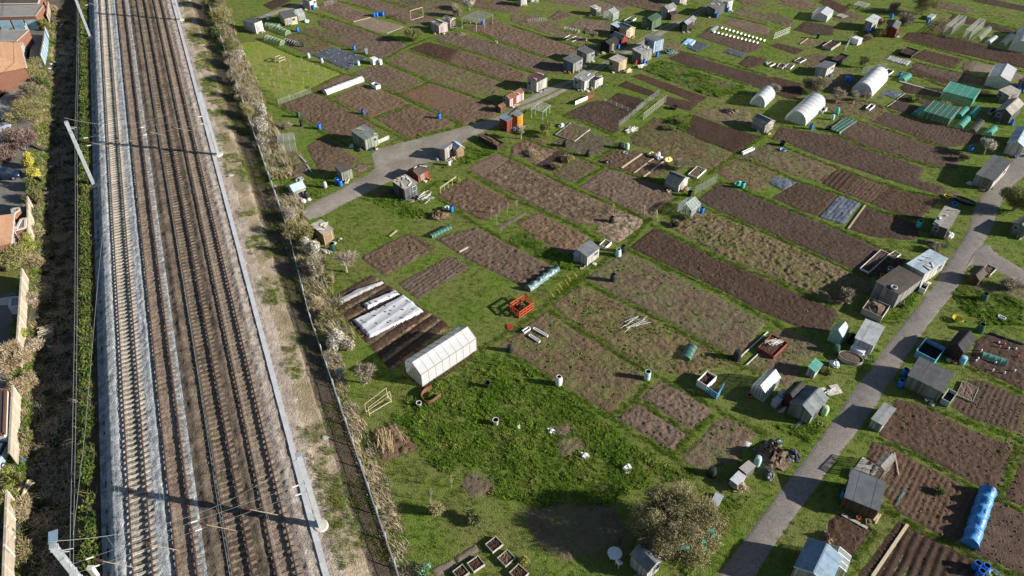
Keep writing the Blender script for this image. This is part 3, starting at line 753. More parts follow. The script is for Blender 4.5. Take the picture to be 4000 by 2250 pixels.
LUSH = [pts(s) for s in (
    '12 1230,1330 1600,1000 2130,640 22 50,760 850,1290 23 1300,330 1720,500 1150,640 900,790 300,800 13 2000,620 1500,300 1350,60',
    '11 1760,260 1900,170 1960,70 10 1980,1380 2100,1390 11 2270,110 2050,190 1900,260', '10 1440,1310 1950,1170 1960,1190 1500,1340',
    '20 1180,640 1400,580 2200,820 2150,890 1900,920 1600,800',
    '32 1750,120 1850,30 2415,170 2415,420 2050,400 1800,240', '32 1100,270 1450,50 1250,400 1080,400', '32 820,700 1060,640 1000,760 870,820',
    '32 330,1300 600,1150 560,1250 300,1430', '11 220,300 500,380 840,330 600,560 520,520 250,480', '33 20,20 330,0 220,130 180,80',
    '21 400,880 480,1060 620,1050 560,1240 380,1170 0,980 0,880', '11 1000,540 1300,480 1500,600 1700,720 1400,740 1250,640', '20 1340,1130 1700,1080 1650,1260 1400,1240',
    '23 1400,1280 1800,1000 2000,700 2250,700 2100,950 1700,1449')]
X, Y = in_view_points(6.0)
Q = X*NX.x + Y*NX.y
ok = Q > 4.1
PD = path_dist(X, Y)
for P, sty in PLOTPOLYS:
    if sty not in 'gl': ok &= ~(shrink_inside(X, Y, P, .02) & (PD > .36))
for P in ROADPOLYS: ok &= ~shrink_inside(X, Y, P, -.02)
X, Y = X[ok], Y[ok]
lush = np.zeros(X.shape, bool)
for P in LUSH: lush |= inside(X, Y, [tuple(p) for p in P])
patch = fbm(X, Y, 6.0, 3, 21)
sc_ = np.random.uniform(.6, 1.15, len(X))*(.8 + 1.1*np.clip(patch+.05, 0, .5))
g = ~lush
grass_kinds = [tuft('grass_tuft', 22, .24, .13, .011, m_blade), tuft('grass_tuft', 20, .22, .17, .012, m_blade, .9), tuft('grass_tuft', 16, .26, .10, .012, m_blade), tuft('grass_tuft', 14, .24, .12, .012, m_dry, .9)]
pk = np.stack([X[g], Y[g], np.zeros(g.sum())], -1)
scatter('grass', pk, sc_[g], grass_kinds[:3], 'short green grass of the paths and lawns between the plots', 'grass')
dz = g & (fbm(X, Y, 3.0, 3, 33) > .10) & (np.random.random(len(X)) < .35)
scatter('dry_grass', np.stack([X[dz], Y[dz], np.zeros(dz.sum())], -1), sc_[dz]*1.1, [grass_kinds[3]], 'straw coloured dry tufts among the short grass', 'grass')
lx_, ly_ = [], []
for P in LUSH:
    A = np.array([tuple(p)[:2] for p in P]); n = int((np.ptp(A[:, 0])*np.ptp(A[:, 1]))*13); x = np.random.uniform(A[:, 0].min(), A[:, 0].max(), n); y = np.random.uniform(A[:, 1].min(), A[:, 1].max(), n)
    k = inside(x, y, [tuple(p) for p in P]) & ((fbm(x, y, 2.2, 3, 61) > -.16) | (np.random.random(n) < .25)); lx_.append(x[k]); ly_.append(y[k])
lx_ = np.concatenate(lx_); ly_ = np.concatenate(ly_)
ok = np.ones(len(lx_), bool)
for P, sty in PLOTPOLYS:
    if sty != 'g': ok &= ~shrink_inside(lx_, ly_, P, .02) | (np.random.random(len(lx_)) < .12)
for P in ROADPOLYS: ok &= ~shrink_inside(lx_, ly_, P, -.05)
lx_, ly_ = lx_[ok], ly_[ok]; hum = np.clip(fbm(lx_, ly_, 1.3, 3, 40)+.25, .05, .6)
scatter('weeds', np.stack([lx_, ly_, np.zeros(len(lx_))], -1), (.35+2.1*hum)*np.random.uniform(.7, 1.25, len(lx_)),
        [tuft('weed_tuft', 22, .26, .24, .024, m_lush, 1.4), rosette('weed_leaves', 16, .30, .16, m_lush), rosette('weed_leaves', 14, .26, .20, m_lush), tuft('weed_tuft', 18, .26, .22, .018, m_blade, 1.1), tuft('weed_tuft', 18, .22, .30, .018, m_lush, .8)], 'rank lush green weeds and long grass on neglected plots', 'weeds')
g2 = lush
scatter('rough_grass', np.stack([X[g2], Y[g2], np.zeros(g2.sum())], -1), sc_[g2]*1.2, [tuft('grass_tuft', 20, .25, .16, .012, m_blade)], 'rough grass between the lush weeds', 'grass')
pl_ = []
for ax, ay, bx, by in PATHSEG:
    L_ = math.hypot(bx-ax, by-ay); n = int(L_*.75*17); t_ = np.random.random(n); o_ = np.random.normal(0, .2, n); pl_.append(np.stack([ax+(bx-ax)*t_-(by-ay)/L_*o_, ay+(by-ay)*t_+(bx-ax)/L_*o_, np.zeros(n)], -1))
pl_ = np.concatenate(pl_); m_path = leafmat('m_pathgrass', (.080, .160, .012), (.115, .195, .018), (.16, .205, .032), .25, trans=.3)
scatter('path_grass', pl_, np.random.uniform(.6, 1.1, len(pl_)), [tuft('grass_tuft', 24, .22, .14, .012, m_path), tuft('grass_tuft', 20, .2, .17, .012, m_path, .9)], 'thick green grass growing along the narrow paths between plots', 'grass')
# weeds, straw and clods on the beds
wx, wy, ws, sx, sy, ss_, cx_, cy_, cs_ = [], [], [], [], [], [], [], [], []
dens = {'v': (6.5, 2.0, .4), 'e': (.05, .06, 2.0), 'eu': (.05, .05, 1.8), 'ev': (.05, .05, 1.6), 'w': (1.9, 2.0, .8), 'y': (3.5, 4.5, .6), 's': (.15, 3.2, 1.6), 'm': (.02, 14.0, .6), 'd': (.14, .22, 1.6), 'dv': (.08, .12, 1.8), 'du': (.05, .08, 2.0), 'k': (.06, .05, 1.8), 'fv': (.05, .1, 1.4), 'o': (.3, .5, .8), 'g': (0, .5, 0), 'r': (.1, .2, .4), 'ku': (.05, .02, .8)}
for P, sty in PLOTPOLYS:
    if sty not in dens: continue
    A = np.array(P); x0, x1, y0, y1 = A[:, 0].min(), A[:, 0].max(), A[:, 1].min(), A[:, 1].max(); area = (x1-x0)*(y1-y0)
    fr = np.clip(70/np.hypot(A[:, 0].mean(), A[:, 1].mean()), .45, 1)
    for j, (lx, ly, ls, lo, hi) in enumerate(((wx, wy, ws, .35, 1.0), (sx, sy, ss_, .5, 1.2), (cx_, cy_, cs_, .04, .12))):
        n = int(area*dens[sty][j]*fr); x = np.random.uniform(x0, x1, n); y = np.random.uniform(y0, y1, n); k = inside(x, y, P)
        if j == 0: k &= (fbm(x, y, 2.6, 3, 51) > -.02) | (np.random.random(n) < .15)
        lx += list(x[k]); ly += list(y[k]); ls += list(np.random.uniform(lo, hi, k.sum()))
scatter('plot_weeds', np.stack([wx, wy, np.full(len(wx), .07)], -1), ws, [rosette('weed_leaves', 12, .26, .14, m_lush), rosette('weed_leaves', 10, .20, .10, m_blade), tuft('weed_tuft', 12, .2, .14, .018, m_blade, 1.1)], 'low green weeds sprouting across the untended beds', 'weeds')
scatter('straw_litter', np.stack([sx, sy, np.full(len(sx), .09)], -1), ss_, [tuft('straw_tuft', 12, .26, .07, .018, m_dry, 3.5), tuft('straw_tuft', 9, .3, .05, .016, m_dry, 4.5)], 'pale straw and dead stalks lying on the beds', 'straw')
scatter('soil_clods', np.stack([cx_, cy_, np.full(len(cx_), .08)], -1), cs_, [clodmesh('clod', m_clod) for _ in range(3)], 'brown lumps of earth on the freshly dug beds', 'soil')

# ================================================================ SHRUBS AND TREES
m_bark = mat('m_bark', (.20, .16, .12), (.13, .105, .08), 6, .95, bump=.4)
m_palebark = mat('m_palebark', (.34, .30, .24), (.24, .21, .17), 6, .95)
def veg_mats(tw, lf): return tw, lf
m_twig_grey = leafmat('m_twig_grey', (0.325, 0.280, 0.215), (0.260, 0.221, 0.163), (0.390, 0.338, 0.260), .15, trans=0)
m_twig_olive = leafmat('m_twig_olive', (0.273, 0.240, 0.124), (0.215, 0.195, 0.091), (0.338, 0.293, 0.163), .15, trans=0)
m_twig_dry = leafmat('m_twig_dry', (0.468, 0.364, 0.234), (0.364, 0.280, 0.176), (0.546, 0.436, 0.286), .15, trans=0)
m_leaf_green = leafmat('m_leaf_green', (0.072, 0.124, 0.023), (0.111, 0.163, 0.033), (0.169, 0.202, 0.052), .2)
m_leaf_olive = leafmat('m_leaf_olive', (0.169, 0.169, 0.058), (0.227, 0.215, 0.078), (0.130, 0.150, 0.046), .2)
m_leaf_dark = leafmat('m_leaf_dark', (.028, .055, .014), (.045, .075, .018), (.065, .095, .025), .2)
m_leaf_purple = leafmat('m_leaf_purple', (.105, .045, .05), (.15, .07, .07), (.075, .035, .045), .15)
m_leaf_yellow = leafmat('m_leaf_yellow', (.62, .54, .09), (.50, .45, .08), (.36, .36, .07), .15)
m_leaf_lime = leafmat('m_leaf_lime', (.26, .28, .06), (.20, .24, .05), (.32, .32, .08), .15)
m_leaf_drab = leafmat('m_leaf_drab', (.30, .265, .14), (.24, .22, .105), (.36, .32, .19), .12)
m_blossom = leafmat('m_blossom', (.74, .71, .66), (.60, .57, .52), (.80, .78, .74), .1)
def crown_mesh(seed, rx, ry, h0, h1, ntw, nlf, twl=.7, tww=.017, lsz=.09, lobes=9, up=.6, clump=.42):
    """twigs and small leaves spread through an uneven crown: returns verts, quads, number of twig quads"""
    rs = np.random.RandomState(seed)
    lc = rs.normal(size=(lobes, 3)); lc /= np.linalg.norm(lc, axis=1)[:, None]; lc *= rs.uniform(.25 if lobes < 40 else .55, .72 if lobes < 40 else .82, lobes)[:, None]
    lr = rs.uniform(.7, 1.25, lobes)*clump
    def sample(n):
        k = rs.randint(0, lobes, n); d = rs.normal(size=(n, 3)); d /= np.linalg.norm(d, axis=1)[:, None]
        p = lc[k] + d*(lr[k]*rs.uniform(.25, 1, n)**.55)[:, None]; return p, d
    cz = (h0+h1)/2; hz = (h1-h0)/2; S = np.array([rx, ry, hz])
    p, d = sample(ntw); p = p*S; p[:, 2] += cz
    dirv = d*np.array([1, 1, .7]) + np.array([0, 0, up])[None]*rs.uniform(.2, 1.2, ntw)[:, None] + rs.normal(size=(ntw, 3))*.35; dirv /= np.linalg.norm(dirv, axis=1)[:, None]
    L_ = (twl*rs.uniform(.4, 1.2, ntw))[:, None]; a = p - dirv*L_*.6; b = p + dirv*L_*.4
    a[:, 2] = np.maximum(a[:, 2], .05); b[:, 2] = np.maximum(b[:, 2], .1)
    sv = np.cross(dirv, rs.normal(size=(ntw, 3))); sv /= np.maximum(np.linalg.norm(sv, axis=1), 1e-6)[:, None]; sv *= tww*rs.uniform(.6, 1.4, ntw)[:, None]
    V1 = np.stack([a-sv, a+sv, b+sv*.4, b-sv*.4], 1).reshape(-1, 3)
    q, d2 = sample(nlf); q = q*S; q[:, 2] = np.maximum(q[:, 2]+cz, .08)
    e1 = rs.normal(size=(nlf, 3)); e1 /= np.linalg.norm(e1, axis=1)[:, None]; nrm = d2 + rs.normal(size=(nlf, 3))*.6 + np.array([0, 0, .3]); e2 = np.cross(nrm, e1); e2 /= np.maximum(np.linalg.norm(e2, axis=1), 1e-6)[:, None]
    z = lsz*rs.uniform(.5, 1.3, nlf)[:, None]
    V2 = np.stack([q-e1*z, q+e2*z*.6, q+e1*z, q-e2*z*.6], 1).reshape(-1, 3)
    return np.concatenate([V1, V2]), np.arange((ntw+nlf)*4).reshape(-1, 4), ntw
def plant(name, label, cat, loc, seed, rx, h, twm, lfm, ntw=1500, nlf=1500, h0=.0, ry=None, stems=5, stem_r=.05, bark=None, group=None, rz=0.0, twl=.7, tww=.017, lsz=.09, lobes=9, up=.6, clump=.42, trunk='trunk'):
    t = thing(name, label, cat, loc, rz, group)
    v, f, nt_ = crown_mesh(seed, rx, ry or rx, h0, h, ntw, nlf, twl, tww, lsz, lobes, up, clump)
    o = mesh_obj('crown', v, f, [twm, lfm], t)
    me = o.data; me.polygons.foreach_set('material_index', np.where(np.arange(len(f)) < nt_, 0, 1).astype(np.int32))
    a = me.attributes.new('tint', 'FLOAT_COLOR', 'FACE'); arr = np.ones((len(me.polygons), 4), np.float32); arr[:, :3] = np.random.RandomState(seed).uniform(.75, 1.2, len(me.polygons))[:, None]
    a.data.foreach_set('color', arr.ravel())
    rs = random.Random(seed); b = MB()
    for k in range(stems):
        a_ = 6.283*k/stems + rs.uniform(-.4, .4); sp_ = rs.uniform(.3, .75); zt = h*rs.uniform(.55, .85)
        base = Vector((math.cos(a_)*.08*(stems > 1), math.sin(a_)*.08*(stems > 1), -.1)); mid = Vector((math.cos(a_)*rx*sp_*.35, math.sin(a_)*rx*sp_*.35, zt*.5)); top = Vector((math.cos(a_)*rx*sp_, math.sin(a_)*rx*sp_, zt))
        if h0 > .4: mid = Vector((math.cos(a_)*.05, math.sin(a_)*.05, h0*1.05))
        b.tube([base, base.lerp(mid, .6)+Vector((rs.uniform(-.05, .05), rs.uniform(-.05, .05), 0)), mid, top], [stem_r, stem_r*.8, stem_r*.6, stem_r*.2], 5)
        for j in range(3):
            f_ = rs.uniform(.3, .9); s0 = mid.lerp(top, f_); dd = Vector((rs.uniform(-1, 1), rs.uniform(-1, 1), rs.uniform(.2, 1))).normalized()*rx*.45; b.tube([s0, s0+dd], [stem_r*.35, stem_r*.12], 4)
    b.build(trunk, bark or m_bark, t)
    return t
# ================================================================ BUILDERS
WALLC = {'grey': (0.240, 0.240, 0.228), 'palegrey': (0.400, 0.392, 0.368), 'white': (0.480, 0.472, 0.456), 'green': (0.104, 0.152, 0.092), 'brown': (0.120, 0.074, 0.048), 'darkbrown': (0.044, 0.029, 0.024), 'red': (0.240, 0.052, 0.036),
         'orange': (0.496, 0.216, 0.024), 'cream': (0.496, 0.424, 0.304), 'blue': (0.336, 0.440, 0.528), 'wood': (0.336, 0.240, 0.152), 'black': (0.024, 0.024, 0.026), 'greygreen': (0.216, 0.240, 0.188), 'pink': (0.416, 0.352, 0.336), 'darkgrey': (0.096, 0.100, 0.104),
         'rawwood': (0.448, 0.344, 0.216), 'weathered': (0.320, 0.296, 0.264), 'teal': (0.160, 0.336, 0.304), 'skyblue': (0.128, 0.336, 0.528), 'maroon': (0.104, 0.028, 0.032)}
def wallm(k):
    c = WALLC[k]; return mat('m_wall_'+k, c, tuple(x*.72 for x in c), 3.0, .85, bump=.25, bscale=14, stretch=(1, 1, .25), attr=True, dist=.02)
ROOFC = {'felt': (0.115, 0.12, 0.125), 'darkfelt': (0.035, 0.035, 0.038), 'white': (0.5, 0.51, 0.52), 'rust': (0.2, 0.09, 0.055), 'bluewhite': (0.38, 0.47, 0.54), 'greenfelt': (0.05, 0.085, 0.058), 'tin': (0.25, 0.26, 0.26), 'greytin': (0.16, 0.175, 0.165), 'brownfelt': (0.085, 0.068, 0.058), 'slate': (0.16, 0.175, 0.19), 'bluegrey': (0.2, 0.29, 0.38), 'palewood': (0.34, 0.32, 0.28), 'tealsheet': (0.08, 0.26, 0.22), 'maroon': (0.075, 0.04, 0.045)}
def roofm(k):
    c = ROOFC[k]; return mat('m_roof_'+k, c, tuple(x*.68 for x in c), 1.6, .6 if k in ('tin', 'white', 'bluewhite', 'greytin') else .9, bump=.2, bscale=12, attr=True, objrand=.10, dist=.02)
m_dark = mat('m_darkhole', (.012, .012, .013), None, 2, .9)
m_trim = mat('m_trim', (.66, .65, .62), (.5, .5, .48), 4, .8)
m_frame = mat('m_frame', (.62, .64, .65), (.48, .50, .51), 4, .5, metal=.3)
m_plank = mat('m_plank', (.52, .42, .29), (.38, .31, .22), 5, .9, bump=.2, objrand=.18, stretch=(1, 6, 6))
m_greyplank = mat('m_greyplank', (.40, .375, .34), (.28, .265, .24), 5, .9, bump=.2, objrand=.15)
m_whiteplank = mat('m_whiteplank', (.72, .70, .65), (.56, .54, .50), 5, .85, objrand=.1)
def glassmat(name, col, alpha, rough=.12, tr=.0):
    m = mat(name, col, tuple(x*.9 for x in col), 3, rough, spec=.6); m.node_tree.nodes['Principled BSDF'].inputs['Alpha'].default_value = alpha; return m
m_glass = glassmat('m_glass', (.55, .62, .64), .30)
m_poly = glassmat('m_poly', (.34, .43, .48), .45, .3)
m_skin = glassmat('m_skin', (.60, .62, .66), .62, .5)
m_netteal = glassmat('m_netteal', (.04, .34, .27), .55, .8)
m_netgreen = glassmat('m_netgreen', (.20, .34, .17), .45, .8)
m_netdark = glassmat('m_netdark', (.02, .13, .10), .70, .7)
m_netblack = glassmat('m_netblack', (.03, .03, .035), .60, .8)
m_netgrey = glassmat('m_netgrey', (.40, .42, .40), .22, .8)
def frame_of(spec):
    Lp, Np, Rp = pts(spec)
    xv = (Rp-Np); yv = (Lp-Np); b = xv.length; a = yv.length; xv.normalize(); yv.normalize()
    yr = Vector((yv.y, -yv.x, 0))                       # the side seen from the other one, turned square to it
    xd = (xv*b + yr*a).normalized()
    return Np, math.atan2(xd.y, xd.x), b, a
def boards(M, p0, p1, z0, ht, bw=.16, horiz=False, th=.035):
    """wall of boards between two plan points, top height given by ht(t)"""
    p0 = Vector(p0); p1 = Vector(p1); d = p1-p0; L_ = d.length; d.normalize(); nrm = Vector((d.y, -d.x, 0))
    if horiz:
        zmax = max(ht(0), ht(.5), ht(1)); n = max(2, int((zmax-z0)/bw))
        for i in range(n):
            za = z0+(zmax-z0)*i/n; zb = z0+(zmax-z0)*(i+1)/n-.008
            ts = [t for t in np.linspace(0, 1, 21) if ht(t) >= zb-.01]
            if not ts: continue
            t0, t1 = min(ts), max(ts)
            if t1-t0 < .03: continue
            q = random.uniform(0, .008); tn = random.uniform(.55, 1.25)
            vs = [p0+d*(L_*t0), p0+d*(L_*t1)]; o = nrm*q
            V8 = [(v+o-nrm*(0 if k else th)) + Vector((0, 0, z)) for z in (za, zb) for v, k in ((vs[0], 1), (vs[1], 1), (vs[1], 0), (vs[0], 0))]
            M.add(V8, [(3, 2, 1, 0), (4, 5, 6, 7), (0, 1, 5, 4), (1, 2, 6, 5), (2, 3, 7, 6), (3, 0, 4, 7)], tn)
        return
    n = max(2, int(L_/bw))
    for i in range(n):
        t0, t1 = i/n, (i+1)/n - .012/L_; q = random.uniform(0, .010); tn = random.uniform(.50, 1.28); o = nrm*q
        a = p0+d*(L_*t0); b = p0+d*(L_*t1); h0, h1 = ht(t0), ht(t1)
        V8 = [a+o, b+o, b-nrm*th, a-nrm*th]; V8 = [v+Vector((0, 0, z0)) for v in V8] + [v+Vector((0, 0, h)) for v, h in zip(V8, (h0, h1, h1, h0))]
        M.add(V8, [(3, 2, 1, 0), (4, 5, 6, 7), (0, 1, 5, 4), (1, 2, 6, 5), (2, 3, 7, 6), (3, 0, 4, 7)], tn)
SHEDS = []
def shed(name, label, spec, h=1.9, rise=.45, roof='gx', wall='grey', rmat='felt', door='x', win=None, horiz=False, cat='shed', group=None, oh=.10, sheetw=.85, doorm=None, cover=None, zoff=0.0):
    Np, rz, b, a = frame_of(spec); t = thing(name, label, cat, (Np.x, Np.y, zoff), rz, group); SHEDS.append((Np, rz, b, a))
    wm = wallm(wall); rm = roofm(rmat)
    def zt(x, y):
        if roof == 'gx': return h + rise*(1-abs(2*y/a-1))
        if roof == 'gy': return h + rise*(1-abs(2*x/b-1))
        if roof == 'py': return h + rise*(1-y/a)
        if roof == 'pY': return h + rise*(y/a)
        if roof == 'px': return h + rise*(1-x/b)
        if roof == 'pX': return h + rise*(x/b)
        return h
    for p0, p1 in (((0, 0), (b, 0)), ((b, 0), (b, a)), ((b, a), (0, a)), ((0, a), (0, 0))):
        M = MB(); boards(M, (*p0, 0), (*p1, 0), 0.0, lambda s: zt(p0[0]+(p1[0]-p0[0])*s, p0[1]+(p1[1]-p0[1])*s)-.03, horiz=horiz); M.build('wall', wm, t)
    MB().box((b/2, a/2, .04), (b-.1, a-.1, .06)).build('floor_board', m_greyplank, t)
    # roof sheets
    if roof in ('gx',): slopes = [((-oh, -oh), (b+oh, -oh), (b+oh, a/2), (-oh, a/2)), ((b+oh, a+oh), (-oh, a+oh), (-oh, a/2), (b+oh, a/2))]
    elif roof == 'gy': slopes = [((-oh, a+oh), (-oh, -oh), (b/2, -oh), (b/2, a+oh)), ((b+oh, -oh), (b+oh, a+oh), (b/2, a+oh), (b/2, -oh))]
    elif roof in ('px', 'pX'): slopes = [((-oh, a+oh), (-oh, -oh), (b+oh, -oh), (b+oh, a+oh))]
    else: slopes = [((-oh, -oh), (b+oh, -oh), (b+oh, a+oh), (-oh, a+oh))]
    def zr(x, y):
        s = rise/(a/2) if roof == 'gx' else rise/(b/2)
        if roof == 'gx': return h + rise - s*abs(y-a/2)
        if roof == 'gy': return h + rise - s*abs(x-b/2)
        if roof == 'py': return h + rise*(1-y/a)
        if roof == 'pY': return h + rise*y/a
        if roof == 'px': return h + rise*(1-x/b)
        if roof == 'pX': return h + rise*x/b
        return h
    for s in slopes:
        L_ = math.dist(s[0], s[1]); n = max(2, round(L_/sheetw))
        for i in range(n):
            f0, f1 = i/n, (i+1)/n + (.03 if i < n-1 else 0); k = []
            for (e0, e1, f) in ((s[0], s[1], f0), (s[0], s[1], f1), (s[3], s[2], f1), (s[3], s[2], f0)):
                x = e0[0]+(e1[0]-e0[0])*f; y = e0[1]+(e1[1]-e0[1])*f; k.append((x, y, zr(x, y)+.03+.012*(i % 2)))
            MB().slab(k, .028, random.uniform(.85, 1.12)).build('roof_sheet', rm, t)
    if roof in ('gx', 'gy'):
        M = MB(); M.bar((-oh, a/2, h+rise+.05) if roof == 'gx' else (b/2, -oh, h+rise+.05), (b+oh, a/2, h+rise+.05) if roof == 'gx' else (b/2, a+oh, h+rise+.05), .14, .03); M.build('ridge_cap', rm, t)
        M = MB()
        if roof == 'gx':
            for x in (-oh-.01, b+oh+.01):
                for y in (-oh, a+oh): M.bar((x, y, zr(x, y)-.03), (x, a/2, h+rise-.03), .03, .12)
        else:
            for y in (-oh-.01, a+oh+.01):
                for x in (-oh, b+oh): M.bar((x, y, zr(x, y)-.03), (b/2, y, h+rise-.03), .03, .12)
        stuff(M.build('bargeboard', wallm(wall) if wall not in ('white',) else m_trim, t))
    dm = wallm(doorm) if doorm else wm
    def on(face, c, wd, z0, z1, pr):                       # a box set on a face, c = position along it 0..1
        if face == 'x': return (b*c, -pr/2-.012, (z0+z1)/2), (wd, pr, z1-z0)
        return (-pr/2-.012, a*c, (z0+z1)/2), (pr, wd, z1-z0)
    if door:
        wd = min(.75, .55*(b if door == 'x' else a)); M = MB(); M.box(*on(door, .35, wd, .05, min(1.75, h-.12), .04), tint=.62); d = M.build('door', dm, t)
        M = MB(); M.box(*on(door, .35, wd+.0, .35, .45, .075)); M.box(*on(door, .35, wd, min(1.4, h-.4), min(1.4, h-.4)+.1, .075)); M.build('ledge', dm, d)
    if win is None and h > 1.4 and random.random() < .6: win = 'y' if door == 'x' else 'x'
    if win:
        L_ = b if win == 'x' else a; M = MB(); M.box(*on(win, .74, min(.7, L_*.32), h*.48, h*.85, .05)); d = M.build('window', m_trim, t)
        M = MB(); M.box(*on(win, .74, min(.7, L_*.32)-.1, h*.48+.05, h*.85-.05, .07)); M.build('pane', mat('m_winpane', (.05, .07, .09), (.03, .04, .05), 2, .15, spec=.6), d)
    if cover:                                              # boards and rubbish lying on the roof to hold it down
        for _ in range(cover):
            x = random.uniform(.2, b-.2); y = random.uniform(.2, a-.2); r = random.uniform(0, 3); l = random.uniform(.4, min(1.4, b)); w_ = random.uniform(.12, .3)
            M = MB(); M.box((0, 0, .03), (l, w_, .05)); o = M.build('roof_weight', random.choice([m_whiteplank, m_greyplank, m_plank]), t); o.location = (x, y, zr(x, y)+.08); o.rotation_euler = (0, 0, r)
    return t
def greenhouse(name, label, spec, h=1.3, rise=.6, roof='gx', skin=None, group=None, wood=False, pitch=.62):
    skin = skin or m_glass
    Np, rz, b, a = frame_of(spec); t = thing(name, label, 'greenhouse', (Np.x, Np.y, 0), rz, group); SHEDS.append((Np, rz, b, a))
    fm = mat('m_darkwood', (.34, .27, .19), (.26, .21, .15), 4, .9) if wood else m_frame; fw = .05 if not wood else .06
    if roof == 'gy': fl = lambda x, y, z: (y*b/a if 0 else x, y, z)
    nx = max(2, round(b/pitch)); ny = max(2, round(a/pitch))
    if roof == 'gx':
        zr = lambda y: h+rise*(1-abs(2*y/a-1)); Pm = lambda i, j, z=None: None
        L1, L2 = b, a; mp = lambda p, q, z: (p, q, z); n1, n2 = nx, max(2, ny//2*2)
    else:
        L1, L2 = a, b; mp = lambda p, q, z: (q, p, z); n1, n2 = ny, max(2, nx//2*2)
    zr = lambda q: h+rise*(1-abs(2*q/L2-1))
    M = MB()
    for z in (.04, h): 
        for q in (0, L2): M.bar(mp(0, q, z), mp(L1, q, z), fw)
    M.bar(mp(0, L2/2, h+rise), mp(L1, L2/2, h+rise), fw)
    for p in (0, L1):
        M.bar(mp(p, 0, .04), mp(p, L2, .04), fw)
        for k in range(n2+1): q = L2*k/n2; M.bar(mp(p, q, 0), mp(p, q, zr(q)), fw*.8)
    for k in range(n1+1):
        p = L1*k/n1
        for q in (0, L2): M.bar(mp(p, q, 0), mp(p, q, h), fw*.8); M.bar(mp(p, q, h), mp(p, L2/2, h+rise), fw*.8)
    M.build('frame', fm, t)
    def pane(ps): M = MB(); M.poly([mp(*k) for k in ps]); M.build('pane', skin, t)
    for k in range(n1):
        p0, p1 = L1*k/n1+.02, L1*(k+1)/n1-.02
        for q, s in ((-.004, 1), (L2+.004, -1)):
            pane([(p0, q, .06), (p1, q, .06), (p1, q, h-.02), (p0, q, h-.02)]); pane([(p0, q, h), (p1, q, h), (p1, L2/2-s*.03, h+rise), (p0, L2/2-s*.03, h+rise)])
    for k in range(n2):
        q0, q1 = L2*k/n2+.02, L2*(k+1)/n2-.02
        for p in (-.004, L1+.004): pane([(p, q0, .06), (p, q1, .06), (p, q1, zr(q1)-.03), (p, q0, zr(q0)-.03)])
    M = MB(); c = L2*.5
    for q in (c-.35, c+.35): M.bar(mp(-.03, q, .05), mp(-.03, q, min(1.75, h+rise*.4)), .05)
    for z in (.1, min(1.75, h+rise*.4)): M.bar(mp(-.03, c-.35, z), mp(-.03, c+.35, z), .05)
    M.build('door', fm, t)
    return t
def arch(R_, H_, n=14, k=1.0): return [(R_*math.cos(math.pi*(1-i/n)), H_*math.sin(math.pi*(1-i/n))**k) for i in range(n+1)]
def tunnel(name, label, A, B, R_, H_, skin, cat='polytunnel', hoops=5, group=None, door=False, k=.8, hoopm=None, sag=.0, bars=True, openend=False):
    """arched tunnel from plan point A to plan point B"""
    A = Vector(A); B = Vector(B); L_ = (B-A).length; t = thing(name, label, cat, (A.x, A.y, 0), math.atan2((B-A).y, (B-A).x), group)
    sec = arch(R_, H_, 14, k); n = len(sec); rows = max(2, hoops*4); M = MB(); vs = []
    for i in range(rows+1):
        x = L_*i/rows; f = 1 - sag*abs(math.sin(math.pi*i/rows*hoops)) + (random.uniform(-.35, .35)*sag if sag else 0)
        vs += [(x + (random.uniform(-.25, .25)*sag if sag else 0), y*(1-(1-f)*.3)*(1+(random.uniform(-.3, .3)*sag if sag else 0)), z*f*(1+(random.uniform(-.25, .25)*sag if sag else 0))) for y, z in sec]
    fs = [(i*n+j, i*n+j+1, (i+1)*n+j+1, (i+1)*n+j) for i in range(rows) for j in range(n-1)]
    M.add(vs, fs); M.build('cover', skin, t, smooth=True)
    for x in (0.0, L_):
        if openend: break
        M = MB(); M.poly([(x, y, z) for y, z in sec]); M.build('end_cover', skin, t)
    for i in range(hoops+1):
        x = L_*i/hoops; M = MB(); M.tube([(x, y*1.012, z*1.012) for y, z in sec], .022 if R_ > 1 else .013, 5); M.build('hoop', hoopm or m_frame, t)
    if door:
        M = MB(); dw = .5; dh = min(1.9, H_*.8)
        for y in (-dw, dw): M.bar((-.05, y, 0), (-.05, y, dh), .07)
        for z in (.06, dh*.5, dh): M.bar((-.05, -dw, z), (-.05, dw, z), .06)
        d = M.build('door', m_frame, t); M = MB(); M.poly([(-.03, -dw, .05), (-.03, dw, .05), (-.03, dw, dh), (-.03, -dw, dh)]); M.build('door_panel', m_glass, d)
    return t
BC = {'blue': (.018, .16, .62), 'navy': (.03, .06, .30), 'lightblue': (.22, .50, .74), 'black': (.022, .024, .026), 'green': (.035, .10, .055), 'teal': (.07, .42, .40), 'paleteal': (.42, .62, .60), 'white': (.74, .75, .75), 'grey': (.36, .39, .42), 'darkgreen': (.02, .055, .04), 'palegreen': (.40, .58, .36), 'orange': (.48, .16, .07), 'red': (.5, .05, .03), 'yellow': (.65, .50, .04)}
def plast(k): return mat('m_plastic_'+k, BC[k], tuple(x*.82 for x in BC[k]), 4, .45, spec=.4, objrand=.06)
_proto = {}
